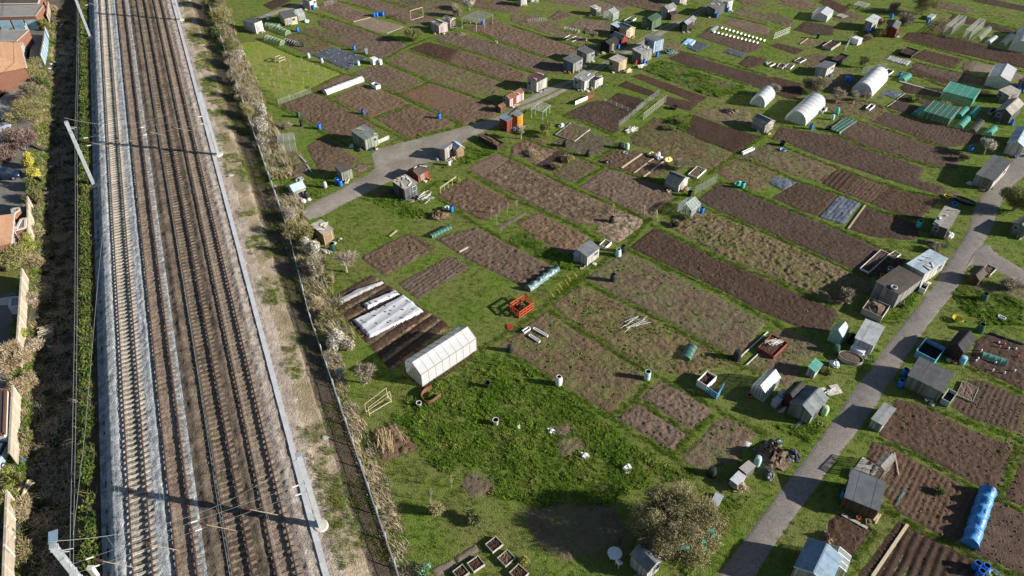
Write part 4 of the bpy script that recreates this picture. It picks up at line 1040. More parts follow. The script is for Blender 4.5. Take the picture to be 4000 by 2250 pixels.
def barrel(label, tile, x, y, col='blue', h=.92, r=.29, kind='barrel', open_=True, name=None, cat=None, group=None, lidcol=None):
    key = (col, kind, open_, lidcol); p = T(tile, x, y)
    if kind == 'barrel': prof = [(0, 0), (r*.94, 0), (r, .04), (r, h*.30), (r*1.04, h*.33), (r*1.0, h*.36), (r, h*.63), (r*1.04, h*.66), (r, h*.69), (r*.98, h*.94), (r*.9, h)]
    elif kind == 'compost': prof = [(0, 0), (r*1.25, 0), (r*1.22, h*.15), (r*1.10, h*.45), (r*1.12, h*.48), (r*.92, h*.86), (r*.78, h)]
    elif kind == 'bucket': prof = [(0, 0), (r*.8, 0), (r, h*.96), (r*1.06, h*.97), (r*1.06, h)]
    elif kind == 'butt': prof = [(0, 0), (r*.85, 0), (r, h*.2), (r*1.05, h*.5), (r, h*.8), (r*.72, h)]
    t = thing(name or {'barrel': 'water_barrel', 'compost': 'compost_bin', 'bucket': 'bucket', 'butt': 'water_butt'}[kind], label, cat or {'barrel': 'barrel', 'compost': 'compost bin', 'bucket': 'bucket', 'butt': 'water butt'}[kind], (p.x, p.y, 0), random.uniform(0, 6), group)
    tr_ = prof[-1][0]; mm = plast(col)
    M = MB(); M.lathe(prof, 16); M.build('body', mm, t, smooth=True)
    if open_:
        M = MB(); M.lathe([(tr_, h), (tr_+.02, h+.012), (tr_-.035, h+.012), (tr_-.04, h-.02)], 16); M.build('rim', mm, t)
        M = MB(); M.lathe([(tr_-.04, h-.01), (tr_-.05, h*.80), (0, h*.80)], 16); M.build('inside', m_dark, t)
    else:
        M = MB(); M.lathe([(tr_+.02, h-.02), (tr_+.025, h+.03), (tr_*.6, h+.07), (0, h+.08)], 16); M.build('lid', plast(lidcol) if lidcol else mm, t)
    return t
def wheelie(label, tile, x, y, col='black', group=None):
    p = T(tile, x, y); t = thing('wheelie_bin', label, 'bin', (p.x, p.y, 0), random.uniform(0, 6), group); M = MB()
    a = [(-.2, -.24), (.2, -.24), (.2, .24), (-.2, .24)]; M.add([(x_*.85, y_*.85, .08) for x_, y_ in a]+[(x_*1.12, y_*1.12, 1.0) for x_, y_ in a], [(3, 2, 1, 0), (0, 1, 5, 4), (1, 2, 6, 5), (2, 3, 7, 6), (3, 0, 4, 7), (4, 5, 6, 7)]); M.build('body', plast(col), t)
    M = MB(); M.box((0, 0, 1.03), (.50, .60, .06)).build('lid', plast(col), t)
    for s in (-.18, .18): M = MB(); M.tube([(s-.03, .25, .1), (s+.03, .25, .1)], .1, 8); M.build('wheel', plast('black'), t)
    return t
def planks_box(name, label, spec, h=.3, cat='raised bed', material=None, fill=None, th=.05, rows=2, group=None, heap=0.0, posts=True):
    """a frame of boards: four sides of separate planks and what fills it"""
    Np, rz, b, a = frame_of(spec); t = thing(name, label, cat, (Np.x, Np.y, 0), rz, group); material = material or m_plank
    for (p0, p1) in (((0, 0), (b, 0)), ((b, 0), (b, a)), ((b, a), (0, a)), ((0, a), (0, 0))):
        for r in range(rows):
            z = h*(r+.5)/rows; d = Vector((p1[0]-p0[0], p1[1]-p0[1], 0)).normalized(); e = d*(th/2)
            M = MB(); M.bar((p0[0]+e.x, p0[1]+e.y, z), (p1[0]-e.x, p1[1]-e.y, z), th, h/rows-.012); M.build('plank', material, t)
    if posts:
        for q in ((0, 0), (b, 0), (b, a), (0, a)): M = MB(); M.box((q[0], q[1], h*.53), (th*1.5, th*1.5, h*1.06)).build('corner_post', material, t)
    if fill:
        n, m = 9, 9; vs = []
        for i in range(n+1):
            for j in range(m+1):
                x = .04+(b-.08)*i/n; y = .04+(a-.08)*j/m; e = min(i, n-i, j, m-j)/4.5
                vs.append((x, y, h*.72+random.uniform(-.03, .05)+heap*min(1, e)*random.uniform(.7, 1)))
        fs = [(i*(m+1)+j, (i+1)*(m+1)+j, (i+1)*(m+1)+j+1, i*(m+1)+j+1) for i in range(n) for j in range(m)]
        M = MB(); M.add(vs, fs); M.build('soil' if fill in (MATS['m_dug'], MATS['m_dark']) else 'contents', fill, t)
    return t
def box_thing(name, label, cat, spec, h, material, lid=None, open_=False, group=None, legs=False, z0=0.0):
    """a plain-sided container with bevelled rim: body, lid or open mouth"""
    Np, rz, b, a = frame_of(spec); t = thing(name, label, cat, (Np.x, Np.y, z0), rz, group)
    M = MB(); th = .04
    M.box((b/2, th/2, h/2), (b, th, h)); M.box((b/2, a-th/2, h/2), (b, th, h)); M.box((th/2, a/2, h/2), (th, a-2*th, h)); M.box((b-th/2, a/2, h/2), (th, a-2*th, h)); M.build('body', material, t)
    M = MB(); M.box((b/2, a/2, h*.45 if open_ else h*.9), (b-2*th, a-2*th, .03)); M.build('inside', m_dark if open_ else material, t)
    M = MB()
    for q0, q1 in (((0, 0), (b, 0)), ((b, 0), (b, a)), ((b, a), (0, a)), ((0, a), (0, 0))): M.bar((*q0, h), (*q1, h), .07, .05)
    M.build('rim', material, t)
    if not open_: M = MB(); M.box((b/2, a/2, h+.05), (b+.06, a+.06, .06)).build('lid', lid or material, t)
    return t
def sheet(name, label, spec, material, cat='sheet', amp=.05, wl=.8, z=.10, folds=None, weights=0, group=None, wm=None):
    """cloth lying over the ground: a wrinkled sheet following its outline"""
    P = [tuple(p) for p in pts(spec)]; A = np.array(P); x0, x1, y0, y1 = A[:, 0].min(), A[:, 0].max(), A[:, 1].min(), A[:, 1].max()
    d = max(.10, max(x1-x0, y1-y0)/70); xs = np.arange(x0-.2, x1+.2, d); ys = np.arange(y0-.2, y1+.2, d); X, Y = np.meshgrid(xs, ys)
    e = np.where(inside(X, Y, P), 1, -1)*edge_dist(X, Y, P) + fbm(X, Y, .6, 2, x0)*.2; f = np.clip(e/.25, 0, 1)
    uu = X*U.x+Y*U.y; vv = X*V.x+Y*V.y
    Z = .02 + z*f + amp*fbm(uu*1.0, vv*.45, wl, 3, y0)*2*f
    if folds: Z = Z + f*folds[1]*np.abs(np.sin(np.pi*uu/folds[0]))
    keep = e > -.02; nu = len(xs); i = np.arange((len(ys)-1)*(nu-1)); a = (i//(nu-1))*nu + i % (nu-1); q = np.stack([a, a+1, a+nu+1, a+nu], 1); q = q[keep.ravel()[q].all(1)]
    used = np.zeros(X.size, bool); used[q.ravel()] = True; idx = np.cumsum(used)-1; co = np.stack([X.ravel(), Y.ravel(), Z.ravel()], -1)[used]
    c = co.mean(0) if len(co) else np.zeros(3); c[2] = 0
    t = thing(name, label, cat, tuple(c), 0, group); mesh_obj('cloth', co-c, idx[q], material, t, smooth=True)
    me = t.children[0].data; at_ = me.attributes.new('tint', 'FLOAT_COLOR', 'FACE'); at_.data.foreach_set('color', np.ones(len(me.polygons)*4, np.float32))
    if weights:
        ii = np.random.choice(len(co), weights)
        for k in ii:
            M = MB(); M.lathe([(0, 0), (.09, .0), (.11, .05), (.06, .10), (0, .11)], 7, sx=random.uniform(.8, 1.4)); o = M.build('weight', wm or mat('m_stone', (.22, .20, .18), (.14, .13, .12), 5, .9), t); o.location = tuple(co[k]-c)
    return t
def poles(name, label, cat, segs, material=None, r=.03, group=None, part='pole', origin=None, rnd=True):
    """a light structure of separate poles; segs are (point, point) in world metres"""
    o = Vector(origin) if origin is not None else Vector((segs[0][0][0], segs[0][0][1], 0)); t = thing(name, label, cat, o, 0, group)
    for a, b in segs:
        M = MB(); a = Vector(a)-o; b = Vector(b)-o
        if rnd: M.tube([a, a.lerp(b, .5)+Vector((random.uniform(-.02, .02),)*3), b], r, 5)
        else: M.bar(a, b, r*2)
        M.build(part, material or m_plank, t)
    return t
def plank(label, spec, wd=.2, h=.06, material=None, name='plank', cat='plank', z=.09, group=None):
    a, b = pts(spec); t = MB(); c = (a+b)/2; M = MB(); L_ = (b-a).length; M.box((0, 0, h/2), (L_, wd, h)); M.box((0, 0, h+.002), (L_*.98, wd*.9, .004)); o = M.build(name, material or m_greyplank); o.location = (c.x, c.y, z); o.rotation_euler = (0, random.uniform(-.01, .01), math.atan2((b-a).y, (b-a).x))
    return tag(o, label, cat, group)
def wire_fence(label, A, B, h=1.5, n=5, material=None, meshm=None, name='wire_fence', cat='fence', group=None):
    A = Vector(A); B = Vector(B); t = thing(name, label, cat, A, 0, group); d = B-A
    for i in range(n+1): p = d*(i/n); M = MB(); M.bar((p.x, p.y, -.05), (p.x+random.uniform(-.05, .05), p.y, h*random.uniform(.95, 1.08)), .06); M.build('post', material or m_greyplank, t)
    M = MB(); L_ = d.length
    for z in np.arange(.1, h, .2): M.bar((0, 0, z), (d.x, d.y, z), .012)
    for k in range(int(L_/.25)): p = d*(k*.25/L_); M.bar((p.x, p.y, .02), (p.x, p.y, h*.97), .010)
    M.build('wire_mesh', meshm or m_frame, t)
    return t
def heap(name, label, cat, tile, x, y, rx, ry, h, material, rz=0.0, seed=1, rough=.25, group=None, top=None):
    p = T(tile, x, y); rs = np.random.RandomState(seed); n, m = 22, 9; vs = [(0, 0, h)]
    for j in range(1, m+1):
        for i in range(n):
            a = 2*math.pi*i/n; f = j/m; k = 1+rs.uniform(-rough, rough)*.5
            vs.append((rx*f*k*math.cos(a), ry*f*k*math.sin(a), max(-.03, h*(1-f**1.7)*(1+rs.uniform(-rough, rough)) - (.04 if j == m else 0))))
    fs = [(0, 1+i, 1+(i+1) % n) for i in range(n)] + [(1+(j-1)*n+i, 1+j*n+i, 1+j*n+(i+1) % n, 1+(j-1)*n+(i+1) % n) for j in range(1, m) for i in range(n)]
    M = MB(); M.add(vs, fs); o = M.build(name, material); o.location = (p.x, p.y, 0); o.rotation_euler = (0, 0, rz)
    return tag(o, label, cat, group)
def sticks_pile(name, label, cat, tile, x, y, n, L_, spread, material, r=.03, z=.05, rz=None, group=None, part='stick', zr=.3):
    p = T(tile, x, y); t = thing(name, label, cat, (p.x, p.y, 0), 0, group)
    for k in range(n):
        a = (rz if rz is not None else 0) + random.uniform(-1, 1)*(.35 if rz is not None else 3.1); l = L_*random.uniform(.6, 1.1); c = Vector((random.uniform(-spread, spread), random.uniform(-spread, spread)*.6, z+random.uniform(0, zr))); d = Vector((math.cos(a), math.sin(a), random.uniform(-.12, .2)*.5))*l/2
        a0 = c-d; a1 = c+d; a0.z = max(a0.z, r); a1.z = max(a1.z, r); M = MB(); M.tube([a0, a1], r, 5); M.build(part, material, t)
    return t
def bag(name, label, cat, tile, x, y, r, h, material, seed=0, group=None):
    p = T(tile, x, y); rs = random.Random(seed); t = thing(name, label, cat, (p.x, p.y, 0), rs.uniform(0, 6), group); M = MB(); n, m = 12, 7; vs = []
    for j in range(m+1):
        f = j/m; rr = r*(.9+.25*math.sin(math.pi*min(1, f*1.2)))*(1-.75*max(0, f-.7)/.3)
        for i in range(n): k = 1+rs.uniform(-.22, .22); vs.append((rr*k*math.cos(2*math.pi*i/n)*1.25, rr*k*math.sin(2*math.pi*i/n)*.85+.12*f, h*.8*f*(1+.35*math.sin(i*1.3+seed))+rs.uniform(-.06, .06)*(j > 0)))
    M.add(vs, [(j*n+i, j*n+(i+1) % n, (j+1)*n+(i+1) % n, (j+1)*n+i) for j in range(m) for i in range(n)] + [tuple(m*n+i for i in range(n))]); M.build('sack', material, t)
    M = MB(); M.tube([(-r*.3, 0, h*.98), (0, 0, h*1.1), (r*.3, 0, h*.98)], .02, 5); M.build('handle', material, t)
    return t
# ================================================================ OVERHEAD LINE
m_galv = mat('m_galv', (.46, .50, .53), (.36, .39, .42), 2, .45, metal=.35, bump=.05)
m_wire = mat('m_wire', (.30, .34, .33), (.24, .27, .26), 2, .5, metal=.4)
m_insul = mat('m_insul', (.10, .045, .035), (.07, .035, .03), 2, .3)
m_brass = mat('m_brass', (.55, .45, .30), (.45, .36, .24), 3, .5, metal=.2)
MASTS = {38.4: 'carrying the flat top plate', 107.2: 'standing midway along the tracks', 167.0: 'farthest up the line'}
def mast(s, q, label, hgt=10.4, plate=False):
    t = thing('catenary_mast', label, 'mast', SQ(s, q, gz(*SQ(s, q)[:2])), RZ, 'steel masts of the overhead line')
    M = MB(); w_, d_ = .42, .40; z1 = hgt
    for x in (-w_/2, w_/2): M.box((x, 0, z1/2), (.03, d_, z1))
    M.box((0, 0, z1/2), (w_-.03, .025, z1)); M.build('column', m_galv, t)
    M = MB()
    for k in range(int(z1/1.6)): M.box((0, 0, .8+k*1.6), (w_-.04, d_*.96, .02))
    M.build('stiffener', m_galv, t)
    M = MB(); M.lathe([(0, .26), (.55, .26), (.62, .20), (.66, -.3)], 18); M.build('footing', m_conc, t)
    M = MB(); M.box((0, 0, z1+.03), (.50, .46, .05)); M.build('cap', m_galv, t)
    if plate: M = MB(); M.box((0.75, 0, z1+.02), (1.1, .62, .03)).build('top_plate', roofm('bluegrey'), t)
    for z in (5.6, 6.7, 10.1):
        M = MB(); M.box((0, 0, z), (w_+.1, d_+.1, .14)); M.build('clamp', m_galv, t)
    return t
def tubeobj(name, path, r, m, parent, n=5): M = MB(); M.tube(path, r, n); return M.build(name, m, parent)
QL, QR = -18.85, -1.15
for s, txt in MASTS.items():
    mast(s, QL, 'grey steel overhead line mast on the ivy side, ' + txt, plate=s < 50)
    mast(s, QR, 'grey steel overhead line mast beside the cable trough, ' + txt)
    t = thing('headspan', 'span wires strung over four tracks between the masts ' + txt, 'overhead wires', SQ(s, 0, 0), RZ, 'headspans over the tracks')
    zb = .95
    def loc(q, z): return (0, q, z)                     # local y is across the tracks (to the left) -> sign below
    L3 = lambda q, z: (0.0, -q, z)
    top = [L3(QL+(QR-QL)*k/16, zb+10.1 - 2.6*4*(k/16)*(1-k/16)) for k in range(17)]
    tubeobj('span_wire', top, .016, m_wire, t); tubeobj('cross_wire', [L3(QL, zb+6.7), L3(QR, zb+6.7)], .014, m_wire, t); tubeobj('cross_wire', [L3(QL, zb+5.5), L3(QR, zb+5.5)], .014, m_wire, t)
    for q in (QL+1.2, QR-1.2, -10.2):
        for z in (6.7, 5.5): tubeobj('span_insulator', [L3(q, zb+z), L3(q+.5, zb+z)], .06, m_trim, t, 7)
    for q in TRACKQ:
        f = (q-QL)/(QR-QL); zt = zb+10.1-2.6*4*f*(1-f); tubeobj('dropper', [L3(q, zt), L3(q, zb+5.5)], .009, m_wire, t, 4)
        a = tubeobj('registration_arm', [L3(q-1.15, zb+5.75), (-1.15, -(q+.75), zb+5.4)], .035, m_brass, t, 6)
        tubeobj('insulator', [(.30, -(q-1.62), zb+5.86), (0, -(q-1.15), zb+5.75)], .10, m_insul, a, 8)
for q, nm in zip(TRACKQ, ('nearest the ivy strip', 'second from the ivy strip', 'second from the cable trough', 'nearest the cable trough')):
    t = thing('overhead_wire', 'thin contact and catenary wires hung above the track ' + nm, 'overhead wires', SQ(0, q, 0), RZ, 'overhead wires along the tracks')
    ss = np.arange(-31, 236, 3.8); z0 = .95+5.35
    sup = [-30.4, 38.4, 107.2, 167.0, 236]
    def zc(s):
        k = max(i for i in range(len(sup)) if sup[i] <= max(s, sup[0])); k = min(k, len(sup)-2); f = (s-sup[k])/(sup[k+1]-sup[k]); return z0+1.25 - .9*4*f*(1-f)
    tubeobj('contact_wire', [(s, (.18 if i % 2 else -.18)*0, z0) for i, s in enumerate((-31, 100, 236))], .011, m_wire, t, 4)
    tubeobj('catenary_wire', [(s, 0, zc(s)) for s in ss], .012, m_wire, t, 4)
    M = MB()
    for s in np.arange(0, 220, 7.0): M.bar((s, 0, z0), (s, 0, zc(s)), .010)
    M.build('droppers', m_wire, t)
for nm, x0, z in (('outer', 693, 9.2), ('inner', 715, 9.4)):
    q = T('01', x0, 1000, z).dot(NX); q2 = T('02', 676 if nm == 'outer' else 708, 900, z).dot(NX)
    t = thing('feeder_wire', f'long thin {nm} feeder wire strung along the masts over the ditch', 'wire', SQ(0, q, 0), RZ)
    tubeobj('cable', [(s, 0, z - .5*math.sin(math.pi*((s-38.4) % 68.8)/68.8)) for s in np.arange(-31, 236, 4)], .017, m_wire, t, 4)
    for s in (38.4, 107.2, 167): tubeobj('insulator', [(s, 0, z), (s, -(-18.6-q), z+.2)], .035, m_galv, t, 6)
t = thing('stay_wire', 'single slanting wire running from the mast down over the white ballast', 'wire', SQ(0, 0, 0), 0)
tubeobj('cable', [T('03', 690, 1060, 9.6), T('02', 800, 1440, 9.2), T('02', 880, 500, 8.2), T('01', 925, 1300, 7.4), T('01', 965, 900, 6.8)], .016, m_wire, t, 4)
M = MB(); M.box((0, 0, .9), (.42, .35, 1.8)); p = TG('03', 950, 1440); o = M.build('marker_post', m_conc); M = MB(); M.box((0, 0, 1.85), (.5, .42, .12)).build('cap', m_conc, o); o.location = (p.x-.1, p.y-.3, p.z-.1)
tag(o, 'weathered pale post standing at the edge of the white ballast', 'post')

# ================================================================ RAILWAY FENCE
fq = lambda s: float(np.interp(s, [0, 66, 84, 110, 175], [3.62, 3.75, 4.75, 4.85, 5.2]))
t = thing('palisade_fence', 'long grey steel palisade fence between the railway bank and the allotments', 'fence', SQ(0, 0, 0), RZ)
ss = np.arange(16, 176, 2.75); M = MB()
for a, b in zip(ss, ss[1:]):
    for z in (.35, 1.25): M.bar((a, -fq(a), z), (b, -fq(b), z), .05)
M.build('rails', m_galv, t)
pm = MB(); pm.box((0, 0, .8), (.09, .09, 1.6)); p0 = None
for k, s in enumerate(ss):
    if p0 is None: o = p0 = pm.build('post', m_galv, t)
    else: o = p0.copy(); C.objects.link(o); o.parent = t
    o.location = (s, -fq(s)-.06, 0)
M = MB()
for s in np.arange(16, 174, .155): M.bar((s, -fq(s)+.03, .08), (s, -fq(s)+.03, 1.66), .095, .008, up=Vector((0, 1, 0)))
stuff(M.build('pales', m_galv, t))

# ================================================================ LEFT SIDE: walls, houses, garages, cars
GZ = -1.2
def wall_run(name, label, spec, h, panelm, postm, coping=None, pw=1.8, cat='wall', z=GZ):
    P = pts(spec, z); t = thing(name, label, cat, P[0])
    for a, b in zip(P, P[1:]):
        d = b-a; n = max(1, round(d.length/pw))
        for i in range(n):
            p0 = a+d*(i/n)-P[0]; p1 = a+d*((i+1)/n)-P[0]; M = MB(); e = (p1-p0).normalized()*.05
            M.bar(p0+e+Vector((0, 0, h/2)), p1-e+Vector((0, 0, h/2)), .08, h); M.build('panel', panelm, t)
            M = MB(); M.box((p0.x, p0.y, h*.52), (.16, .16, h*1.05), math.atan2(d.y, d.x)); M.build('post', postm, t)
            if coping: M = MB(); M.bar(p0+Vector((0, 0, h+.04)), p1+Vector((0, 0, h+.04)), .2, .07); M.build('coping', coping, t)
    return t
m_cream = mat('m_cream', (.40, .345, .265), (.31, .265, .205), 1.5, .9, bump=.15, objrand=.08)
m_brick = mat('m_brick', (.22, .105, .07), (.165, .078, .052), 6, .9, bump=.3, objrand=.08)
m_bluewall = mat('m_bluewall', (.20, .38, .50), (.30, .40, .45), .8, .85, objrand=.08)
m_tile = mat('m_tile', (.37, .215, .13), (.29, .165, .10), 2.5, .85, bump=.5, bscale=18, dist=.03, objrand=.10)
m_asph = mat('m_asph', (.20, .195, .19), (.26, .25, .24), .7, .95, bump=.2)
wall_run('garden_wall', 'pale concrete panel wall behind the red brick outbuildings', '01 318,640 322,980', 2.0, m_cream, m_conc, m_cream)
wall_run('garden_wall', 'cream concrete panel wall beside the log pile', '02 268,-10 250,340 232,640 210,820', 1.9, m_cream, m_conc, m_cream)
wall_run('garden_wall', 'cream wall beside the dark corrugated lean-to roof', '02 195,1100 180,1449 03 170,400', 1.9, m_cream, m_conc, m_cream)
wall_run('garden_wall', 'cream wall running past the ivy at the end of the gardens', '03 150,760 130,1449 125,1700', 1.9, m_cream, m_conc, m_cream)
wall_run('garden_wall', 'light blue painted wall beside the dark tarmac alley', '00 462,340 452,470 425,615', 2.2, m_bluewall, m_brick, m_brick)
wall_run('garden_wall', 'low cream wall behind the garages', '00 480,80 470,215', 1.8, m_cream, m_brick, m_brick)
def house(name, label, E1, E2, z_e, depth, rise, hip, wallmt, rows=11):
    """tiled house: E1 (far) and E2 (near) are the eave corners on the railway side"""
    d = (E1-E2); L_ = d.length; d.normalize(); t = thing(name, label, 'house', (E2.x, E2.y, GZ), math.atan2(d.y, d.x)); hw = z_e-GZ; W = depth*2
    M = MB()
    for p0, p1 in (((.35, .35), (L_-.35, .35)), ((L_-.35, .35), (L_-.35, W-.35)), ((L_-.35, W-.35), (.35, W-.35)), ((.35, W-.35), (.35, .35))): M.bar((*p0, hw/2), (*p1, hw/2), .25, hw)
    M.build('wall', wallmt, t)
    hp = depth if hip else 0.0
    def strip_(k, side):                        # one course of tiles
        f0, f1 = k/rows, (k+1)/rows + .02
        a0 = hp*f0*.8; a1 = hp*min(f1, 1)*.8; y0 = depth*f0; y1 = depth*min(f1, 1); z0 = hw+rise*f0; z1 = hw+rise*min(f1, 1)
        if side: y0, y1 = W-y0, W-y1
        q = [(a0, y0, z0+.06), (L_-a0, y0, z0+.06), (L_-a1, y1, z1+.02), (a1, y1, z1+.02)]
        M = MB(); M.slab(q, .05); M.build('tile_course', m_tile, r_)
    M = MB(); M.bar((hp*.8, depth, hw+rise+.05), (L_-hp*.8, depth, hw+rise+.05), .22, .14); r_ = M.build('roof', m_tile, t)
    for k in range(rows): strip_(k, 0); strip_(k, 1)
    if hip:
        for x0, x1 in ((0, hp*.8), (L_, L_-hp*.8)): M = MB(); M.slab([(x0, 0, hw+.05), (x0, W, hw+.05), (x1, depth, hw+rise+.05)], .05); M.build('hip_slope', m_tile, r_)
    else:
        for x in (.35, L_-.35):
            M = MB(); M.slab([(x, .3, hw-.02), (x, W-.3, hw-.02), (x, depth, hw+rise-.1)], .12); M.build('gable', wallmt, t)
            M = MB(); xx = -.04 if x < 1 else L_+.04
            for y in (0, W): M.bar((xx, y, hw+.06), (xx, depth, hw+rise+.08), .10, .18)
            M.build('bargeboard', m_trim, t)
    M = MB(); M.bar((0, -.07, hw), (L_, -.07, hw), .13, .1); M.build('gutter', m_trim, t)
    for k in range(2):
        M = MB(); M.box((L_*(.3+.4*k), .22, hw*.55), (1.2, .1, 1.1)); wd = M.build('window', m_trim, t); M = MB(); M.box((L_*(.3+.4*k), .19, hw*.55), (1.05, .08, .95)); M.build('pane', mat('m_winpane', (.05, .07, .09)), wd)
    return t
house('house', 'house with bright orange tiled roof beside the flat grey roof and alley', T('00', 190, 405, 2.4), T('00', 248, 640, 2.4), 2.4, 4.6, 2.6, True, m_brick)
hb = house('house', 'house with orange hipped roof and a roof light beside the brick yard', T('01', 132, 690, 2.2), T('01', 107, 968, 2.2), 2.2, 4.6, 2.7, True, m_brick)
M = MB(); M.box((0, 0, 0), (.9, 1.2, .09)); o = M.build('roof_light', m_trim, hb); o.location = (1.6, 2.9, 2.2-GZ+2.7*2.9/4.6+.1); o.rotation_euler = (math.atan2(2.7, 4.6), 0, 0)
M = MB(); M.box((0, 0, .03), (.72, 1.02, .09)); M.build('pane', m_glass, o)
def flat_building(name, label, cat, spec, z_t, wallmt, roofmt, doors=0, doorm=None, parapet=None):
    P = pts(spec, z_t); t = thing(name, label, cat, (P[0].x, P[0].y, GZ)); P = [p-Vector((P[0].x, P[0].y, 0)) for p in P]; n = len(P); hw = z_t-GZ
    for i in range(n):
        a, b = P[i].copy(), P[(i+1) % n].copy(); a.z = b.z = 0; M = MB(); M.bar(a+Vector((0, 0, hw/2)), b+Vector((0, 0, hw/2)), .22, hw); M.build('wall', wallmt, t)
    M = MB(); M.slab([Vector((p.x, p.y, hw+.10)) for p in P], .12); M.build('roof', roofmt, t)
    M = MB()
    for i in range(n): a, b = P[i], P[(i+1) % n]; M.bar((a.x, a.y, hw+.12), (b.x, b.y, hw+.12), .3, .12)
    M.build('parapet', parapet or m_conc, t)
    if doors:
        a, b = P[0], P[1]; d = (b-a); d.z = 0; e = Vector((d.y, -d.x, 0)).normalized()
        if e.y > 0: e = -e
        for k in range(doors):
            f0, f1 = (k+.08)/doors, (k+.92)/doors; p0 = a+d*f0+e*.14; p1 = a+d*f1+e*.14; M = MB(); M.bar((p0.x, p0.y, 1.05), (p1.x, p1.y, 1.05), .06, 2.1); dr = M.build('garage_door', doorm, t)
            M = MB(); p = (p0+p1)/2+e*.05; M.box((p.x, p.y, .9), (.2, .06, .05), math.atan2(d.y, d.x)); M.build('handle', m_dark, dr)
    return t
flat_building('garage_block', 'row of lock-up garages with flat grey roof and pale blue doors', 'garages', '00 -420,175 335,155 410,55 -420,70', 1.5, m_brick, m_asph, 6, m_bluewall, m_cream)
flat_building('garage_block', 'long flat roofed garage with tan brick front at the yard end', 'garages', '00 -300,395 155,395 270,290 -300,290', 1.4, m_brick, m_asph, 0, None, m_cream)
flat_building('garage_block', 'garage with flat brown roof beyond the grey garage block', 'garages', '00 -300,45 360,40 400,-60 -300,-60', 1.3, m_brick, roofm('brownfelt'), 0, None, m_conc)
wall_run('panel_fence', 'tall wooden panel fence between the orange roofed house and the alley', '00 275,300 262,400 228,610', 1.8, wallm('weathered'), m_conc, None, 1.8, 'fence')
struct(mesh_obj('alley', [p+Vector((0, 0, .04)) for p in pts('00 300,330 420,330 400,620 230,640 -300,700 -300,1160 40,1120 150,880 200,720 275,560', GZ)], [tuple(range(10))], m_asph))
struct(mesh_obj('drive', [p+Vector((0, 0, .05)) for p in pts('00 -300,900 40,880 150,850 170,730 60,840 -300,830', GZ)], [tuple(range(6))], mat('m_block', (.26, .12, .10), (.20, .10, .085), 3, .9, bump=.3)))
def car(label, tile, x, y, rz, col, name='parked_car'):
    p = T(tile, x, y, GZ); t = thing(name, label, 'car', (p.x, p.y, GZ+.05), rz, 'cars parked behind the wall'); cm = mat('m_car_'+label[:8].replace(' ', ''), col, tuple(c*.9 for c in col), 2, .25, metal=.4, spec=.6)
    def loft(secs, nm, m):
        M = MB(); vs = []
        for x_, hw, z0, z1, ch in secs: vs += [(x_, -hw, z0), (x_, -hw, z1-ch), (x_, -hw+ch, z1), (x_, hw-ch, z1), (x_, hw, z1-ch), (x_, hw, z0)]
        fs = [(i*6+j, i*6+(j+1) % 6, (i+1)*6+(j+1) % 6, (i+1)*6+j) for i in range(len(secs)-1) for j in range(6)] + [tuple(range(6))[::-1], tuple((len(secs)-1)*6+j for j in range(6))]
        M.add(vs, fs); return M.build(nm, m, t, smooth=False)
    loft([(-2.05, .70, .35, .75, .08), (-1.95, .82, .25, .92, .1), (-.9, .86, .22, 1.0, .1), (.9, .86, .22, .98, .1), (1.7, .82, .25, .86, .12), (2.05, .66, .35, .70, .08)], 'body', cm)
    loft([(-1.75, .62, .95, 1.12, .05), (-1.35, .70, .95, 1.42, .12), (.0, .72, .95, 1.48, .14), (.6, .70, .95, 1.40, .12), (1.25, .64, .95, 1.02, .04)], 'window', mat('m_carglass', (.03, .04, .05), (.02, .03, .04), 2, .1, spec=.8))
    loft([(-1.3, .60, 1.40, 1.46, .05), (.0, .62, 1.46, 1.52, .06), (.5, .60, 1.40, 1.46, .05)], 'roof', cm)
    for sx in (-1.3, 1.3):
        for sy in (-.8, .8): M = MB(); M.tube([(sx, sy-.1, .3), (sx, sy+.1, .3)], .32, 14); wh = M.build('wheel', plast('black'), t); M = MB(); M.tube([(sx, sy-.11, .3), (sx, sy+.11, .3)], .18, 10); M.build('rim', m_galv, wh)
    for sy in (-.55, .55):
        M = MB(); M.box((2.0, sy, .62), (.12, .28, .12)).build('headlight', m_trim, t); M = MB(); M.box((-2.0, sy, .70), (.10, .26, .14)).build('tail_light', plast('red'), t)
    return t
car('gold hatchback parked beside the orange roofed house', '00', 20, 830, R(20), (.36, .30, .12))
car('dark blue car parked under the purple leaved tree', '01', 70, 350, R(8), (.02, .04, .09))
car('shiny silver blue car nose at the edge of the drive', '00', -15, 1250, R(60), (.35, .45, .55))
car('pale blue van roofed vehicle standing beside the cream wall', '03', 10, 330, R(95), (.45, .58, .68), 'parked_van')
# brick outbuildings and the garden sheds behind the wall
flat_building('outbuilding', 'red brick outbuilding with small grey flat roof in the shaded yard', 'outbuilding', '01 150,850 240,825 245,740 205,745', .9, m_brick, m_asph)
flat_building('outbuilding', 'narrow red brick porch with grey top at the edge of the shaded yard', 'outbuilding', '01 125,700 185,660 180,640 115,650', .9, m_brick, m_asph)
flat_building('lean_to', 'lean-to with dark ribbed roof and white side beside the cream wall', 'shed', '02 -200,1449 45,1449 60,1030 -200,1010', .9, m_trim, mat('m_ribbed', (.10, .07, .07), (.05, .04, .045), 9, .7, stretch=(6, .2, 1)), 0, None, m_brick)
flat_building('summer_house', 'small white framed glass roofed frame in the garden by the cream wall', 'cold frame', '02 95,250 205,235 210,150 105,160', -.2, m_trim, m_poly, 0, None, m_trim)
struct(mesh_obj('patio', [p+Vector((0, 0, .04)) for p in pts('02 -200,230 100,225 115,140 -200,190', GZ)], [(0, 1, 2, 3)], m_conc))
